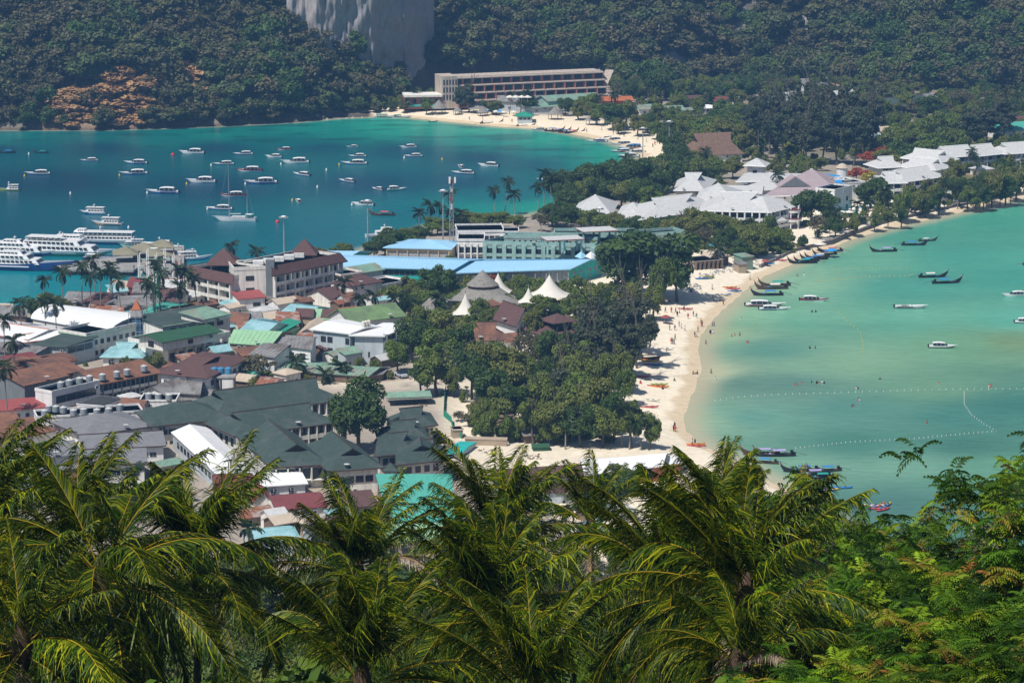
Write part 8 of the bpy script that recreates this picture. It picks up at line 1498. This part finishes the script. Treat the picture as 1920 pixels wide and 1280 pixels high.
# ---- scrub and undergrowth between houses and under the groves (left clear where a house stands)
foot = [(np.array([(q.x+r_.location.x, q.y+r_.location.y) for q in Q_])) for r_, Q_, h_ in HOUSES.values()]
def in_house(x, y):
    for P_ in foot:
        c = P_.mean(0)
        if abs(x-c[0]) < 60 and abs(y-c[1]) < 60 and inside(np.array([x]), np.array([y]), c+(P_-c)*1.06)[0]: return True
    return False
pts = []; rg = random.Random(99)
for poly, step, ks, wr in [([(1180,165),(1940,165),(1940,330),(1780,330),(1640,300),(1400,300),(1260,290),(1190,230)], 7.5, ['bush','bush','green','dark','hill'], (2.5,7)), ([(860,640),(1190,640),(1190,800),(1130,828),(890,822),(900,740)], 4.2, ['bush','bush','light','dry'], (2,4.5)),
   ([(740,545),(1080,540),(1200,540),(1180,640),(880,640),(745,640)], 4.2, ['bush','bush','light','green'], (2,5)), ([(1020,398),(1480,440),(1490,470),(1380,486),(1290,470),(1290,440),(1020,425)], 4.5, ['bush','bush','green'], (2.5,5)), ([(1040,330),(1280,300),(1290,350),(1080,388)], 5, ['bush','green','dark'], (3,6)),
   ([(1500,442),(1700,392),(1920,350),(1940,300),(1780,322),(1600,395)], 6, ['bush','bush','light'], (2,4)), ([(1270,300),(1500,300),(1600,330),(1400,330),(1300,345)], 6, ['bush','green'], (2.5,6)), ([(660,205),(860,178),(860,192),(770,208),(690,217)], 5, ['hill','bush','hilldark'], (3,7)), ([(1150,165),(1400,160),(1500,165),(1500,180),(1150,185)], 5, ['hill','dark','green'], (4,8)),
   ([(0,620),(560,560),(740,560),(740,720),(560,740),(0,760)], 9, ['bush','bush','green'], (1.5,3.5)), ([(700,500),(860,500),(860,560),(700,570)], 5, ['bush','green'], (3,6))]:
    P_ = np.array([tuple(W(a, b, 2))[:2] for a, b in poly]); x0, y0 = P_.min(0); x1, y1 = P_.max(0)
    xs, yy_ = np.meshgrid(np.arange(x0, x1, step), np.arange(y0, y1, step)); xs = (xs+rng.uniform(-.5,.5,xs.shape)*step).ravel(); yy_ = (yy_+rng.uniform(-.5,.5,yy_.shape)*step).ravel()
    k = inside(xs, yy_, P_); xs, yy_ = xs[k], yy_[k]; zs = H(xs, yy_); k = (zs > 1.1) & (vnoise(xs, yy_, 15, 61, 2) > .36); 
    for xx, yy, z in zip(xs[k], yy_[k], zs[k]):
        qx, qy = pj(xx, yy, z)
        if (1285 < qx < 1400 and 196 < qy < 216) or in_house(xx, yy): continue
        pts.append((xx, yy, z-.1, rg.choice(ks), rg.uniform(*wr), 1.0))
scatter('undergrowth', pts, 'low scrub and garden greenery filling the ground between trees')

# ---- small sheds crowding the gaps of the town
SHD = []; rg = random.Random(123); PAL = [('rusty',RUST),('grey',GRC),('brown',BRW),('faded green',SEAG),('cream',CRR),('terracotta',TERR),('pale blue',PBL),('light grey',LGT)]
for poly, n in ([(100,560),(560,575),(660,560),(720,590),(560,660),(440,640),(300,640),(60,600)], 26), ([(260,660),(560,660),(730,690),(700,715),(560,735),(330,760),(250,700)], 18), ([(0,740),(120,740),(260,770),(200,800),(0,800)], 7), ([(0,850),(260,870),(420,900),(300,960),(0,960)], 12), ([(860,560),(1080,560),(1080,640),(900,640)], 5), ([(1180,172),(1400,165),(1640,168),(1640,180),(1400,200),(1200,205)], 8), ([(420,940),(700,960),(700,1040),(420,1040)], 8), ([(860,985),(1100,940),(1200,960),(1100,1030)], 5):
    P_ = np.array(poly, float); k = 0
    for _ in range(n*14):
        if k >= n: break
        x, y = rg.uniform(*[P_[:,0].min(), P_[:,0].max()]), rg.uniform(P_[:,1].min(), P_[:,1].max())
        if not inside(np.array([x]), np.array([y]), P_)[0]: continue
        p = W(x, y, 2)
        if hz(p.x, p.y) < 1.2: continue
        a = .72+rg.uniform(-.15,.15); u = Vector((math.cos(a), math.sin(a), 0)); v = Vector((-u.y, u.x, 0)); L_, d_ = rg.uniform(4,8), rg.uniform(3.5,5.5)
        if any(in_house((p+u*i+v*j).x, (p+u*i+v*j).y) for i in (0, L_/2, L_) for j in (0, d_)): continue
        cn, rm = rg.choice(PAL); P = [Vector((q.x, q.y, 0)) for q in (p, p+u*L_, p+u*L_+v*d_, p+v*d_)]; h = rg.uniform(2.4,4.4); key = 'shed%d' % len(SHD)
        e = house(key, None, None, h, rg.choice(['gx','gx','sx','hx']), rg.uniform(.8,1.6), rg.choice([WHITE,CREAM,WOOD,TANV,GREYW]), rm, P=P, oh=.45, wins=[(0,2,1,.9,1.0,1.0)], name='small_shed', cat='shed', pane=False); foot.append(np.array([(q.x, q.y) for q in P])); SHD.append((e, x, y-8, 'small '+cn+'-roofed')); k += 1
autolabel(SHD, 'shed', 'small sheds between the houses')
# ---- raised seams on the metal roofs, one joined part per roof; air-conditioners and dishes standing on the houses
SEAM = {m.name for m in (WHR, LBL, RUST, GRC, SEAG, TQR, LGR, PBL, RED, MAR, GRN, OLG, CRR, TQD)}; ACM = M('ac_unit', (.5,.5,.48), rough=.6)
mb = MB(); mb.box(-.45,-.2,0,.45,.2,.75,ACM); mb.box(-.3,-.23,.12,.3,-.2,.62,DARKW); ACME = mb.mesh('air_conditioner'); mb = MB(); mb.lathe([(.7,.35),(.5,.12),(.05,0)], 10, m=LGT); mb.tube([(0,0,0),(.1,0,-.7)], .05, 4, STEEL); DSH = mb.mesh('dish')
for lb_, (root, Q_, h_) in list(HOUSES.items()):
    rf = [c for c in root.children if c.name.split('.')[0] == 'roof']; 
    if not rf: continue
    rf = rf[0]; me = rf.data; mt = me.materials[0]
    if mt.name in SEAM:
        mb = MB()
        for p_ in me.polygons:
            if p_.normal.z < .5 or len(p_.vertices) != 4: continue
            v = [me.vertices[i].co.copy() for i in p_.vertices]; a, b, c, d = v; n_ = p_.normal
            L1 = (b-a).length; k = int(L1/1.2)
            if k < 3 or k > 60 or mt.name == 'white_sheet' and len(me.polygons) > 30: continue
            for i in range(1, k): s0, s1 = lerp(a,b,i/k)+n_*.05, lerp(d,c,i/k)+n_*.05; u = (b-a).normalized()*.05; mb.add([s0-u, s0+u, s1+u, s1-u, s0-u-n_*.12, s0+u-n_*.12, s1+u-n_*.12, s1-u-n_*.12], [(0,1,2,3),(0,4,5,1),(2,6,7,3),(1,5,6,2),(3,7,4,0)], mt)
        if mb.v: o = mb.obj('roof_seams', mt, root); o['kind'] = 'stuff'
    if 'shed' in lb_ or h_ < 3: continue
    a, b = Q_[0], Q_[1]; L_ = (b-a).length
    if L_ < 8: continue
    u = (b-a).normalized(); nn = Vector((u.y,-u.x,0))
    for i in range(rg.randint(1,4)): p = a+u*L_*rg.uniform(.08,.92)+nn*.22; link('air_conditioner', ACME, root, (p.x, p.y, rg.choice([.5, h_-1.4])), math.atan2(u.y,u.x))
    if rg.random() < .35: p = a+u*L_*rg.uniform(.2,.8)+nn*.7; link('satellite_dish', DSH, root, (p.x, p.y, h_+.9))

# ---- heaps of building rubble by the beach bar, and rocks along the far shore
def heap(name, label, pts, r0, r1, mat, n):
    mb = MB(); rg = random.Random(n)
    for _ in range(n):
        a, b = rg.choice(pts); p = W(a+rg.uniform(-14,14), b+rg.uniform(-5,5), 1.5); z = hz(p.x, p.y)
        if z < -.6: continue
        r_ = rg.uniform(r0, r1); vs = [(p.x+r_*dx*rg.uniform(.7,1.2), p.y+r_*dy*rg.uniform(.7,1.2), z+r_*dz*rg.uniform(.5,1)) for dx,dy,dz in ((1,0,0),(0,1,0),(-1,0,0),(0,-1,0),(.1,.1,.9),(0,0,-.6))]
        mb.add(vs, [(0,1,4),(1,2,4),(2,3,4),(3,0,4),(1,0,5),(2,1,5),(3,2,5),(0,3,5)], mat)
    o = mb.obj(name, mat); tag(o, label, None, None, 'stuff')
heap('rubble', 'broken concrete and driftwood heaped beside the beach bar', [(1370,505),(1390,500),(1345,512),(1410,494),(1325,520),(1300,540)], .2, .7, CONC, 240)
heap('shore_rocks', 'rocks along the foot of the far wooded slope', [(x, 243-max(0,x-200)*.045) for x in range(-20, 700, 12)], .5, 1.8, M('shore_rock', (.13,.115,.10), rough=.95, var=.3, scale=.8), 420)
heap('shore_boulders', 'pale boulders at the left end of the far beach', [(x, 222-(x-600)*.03) for x in range(600, 720, 8)], .5, 1.5, M('pale_rock', (.36,.32,.28), rough=.95, var=.3, scale=.8), 160)
heap('yard_debris', 'scattered planks and stones in the sandy yard', [(700,715),(730,712),(760,710),(840,740),(870,780),(790,760),(820,720),(900,850),(1000,860)], .15, .6, WOOD, 200)
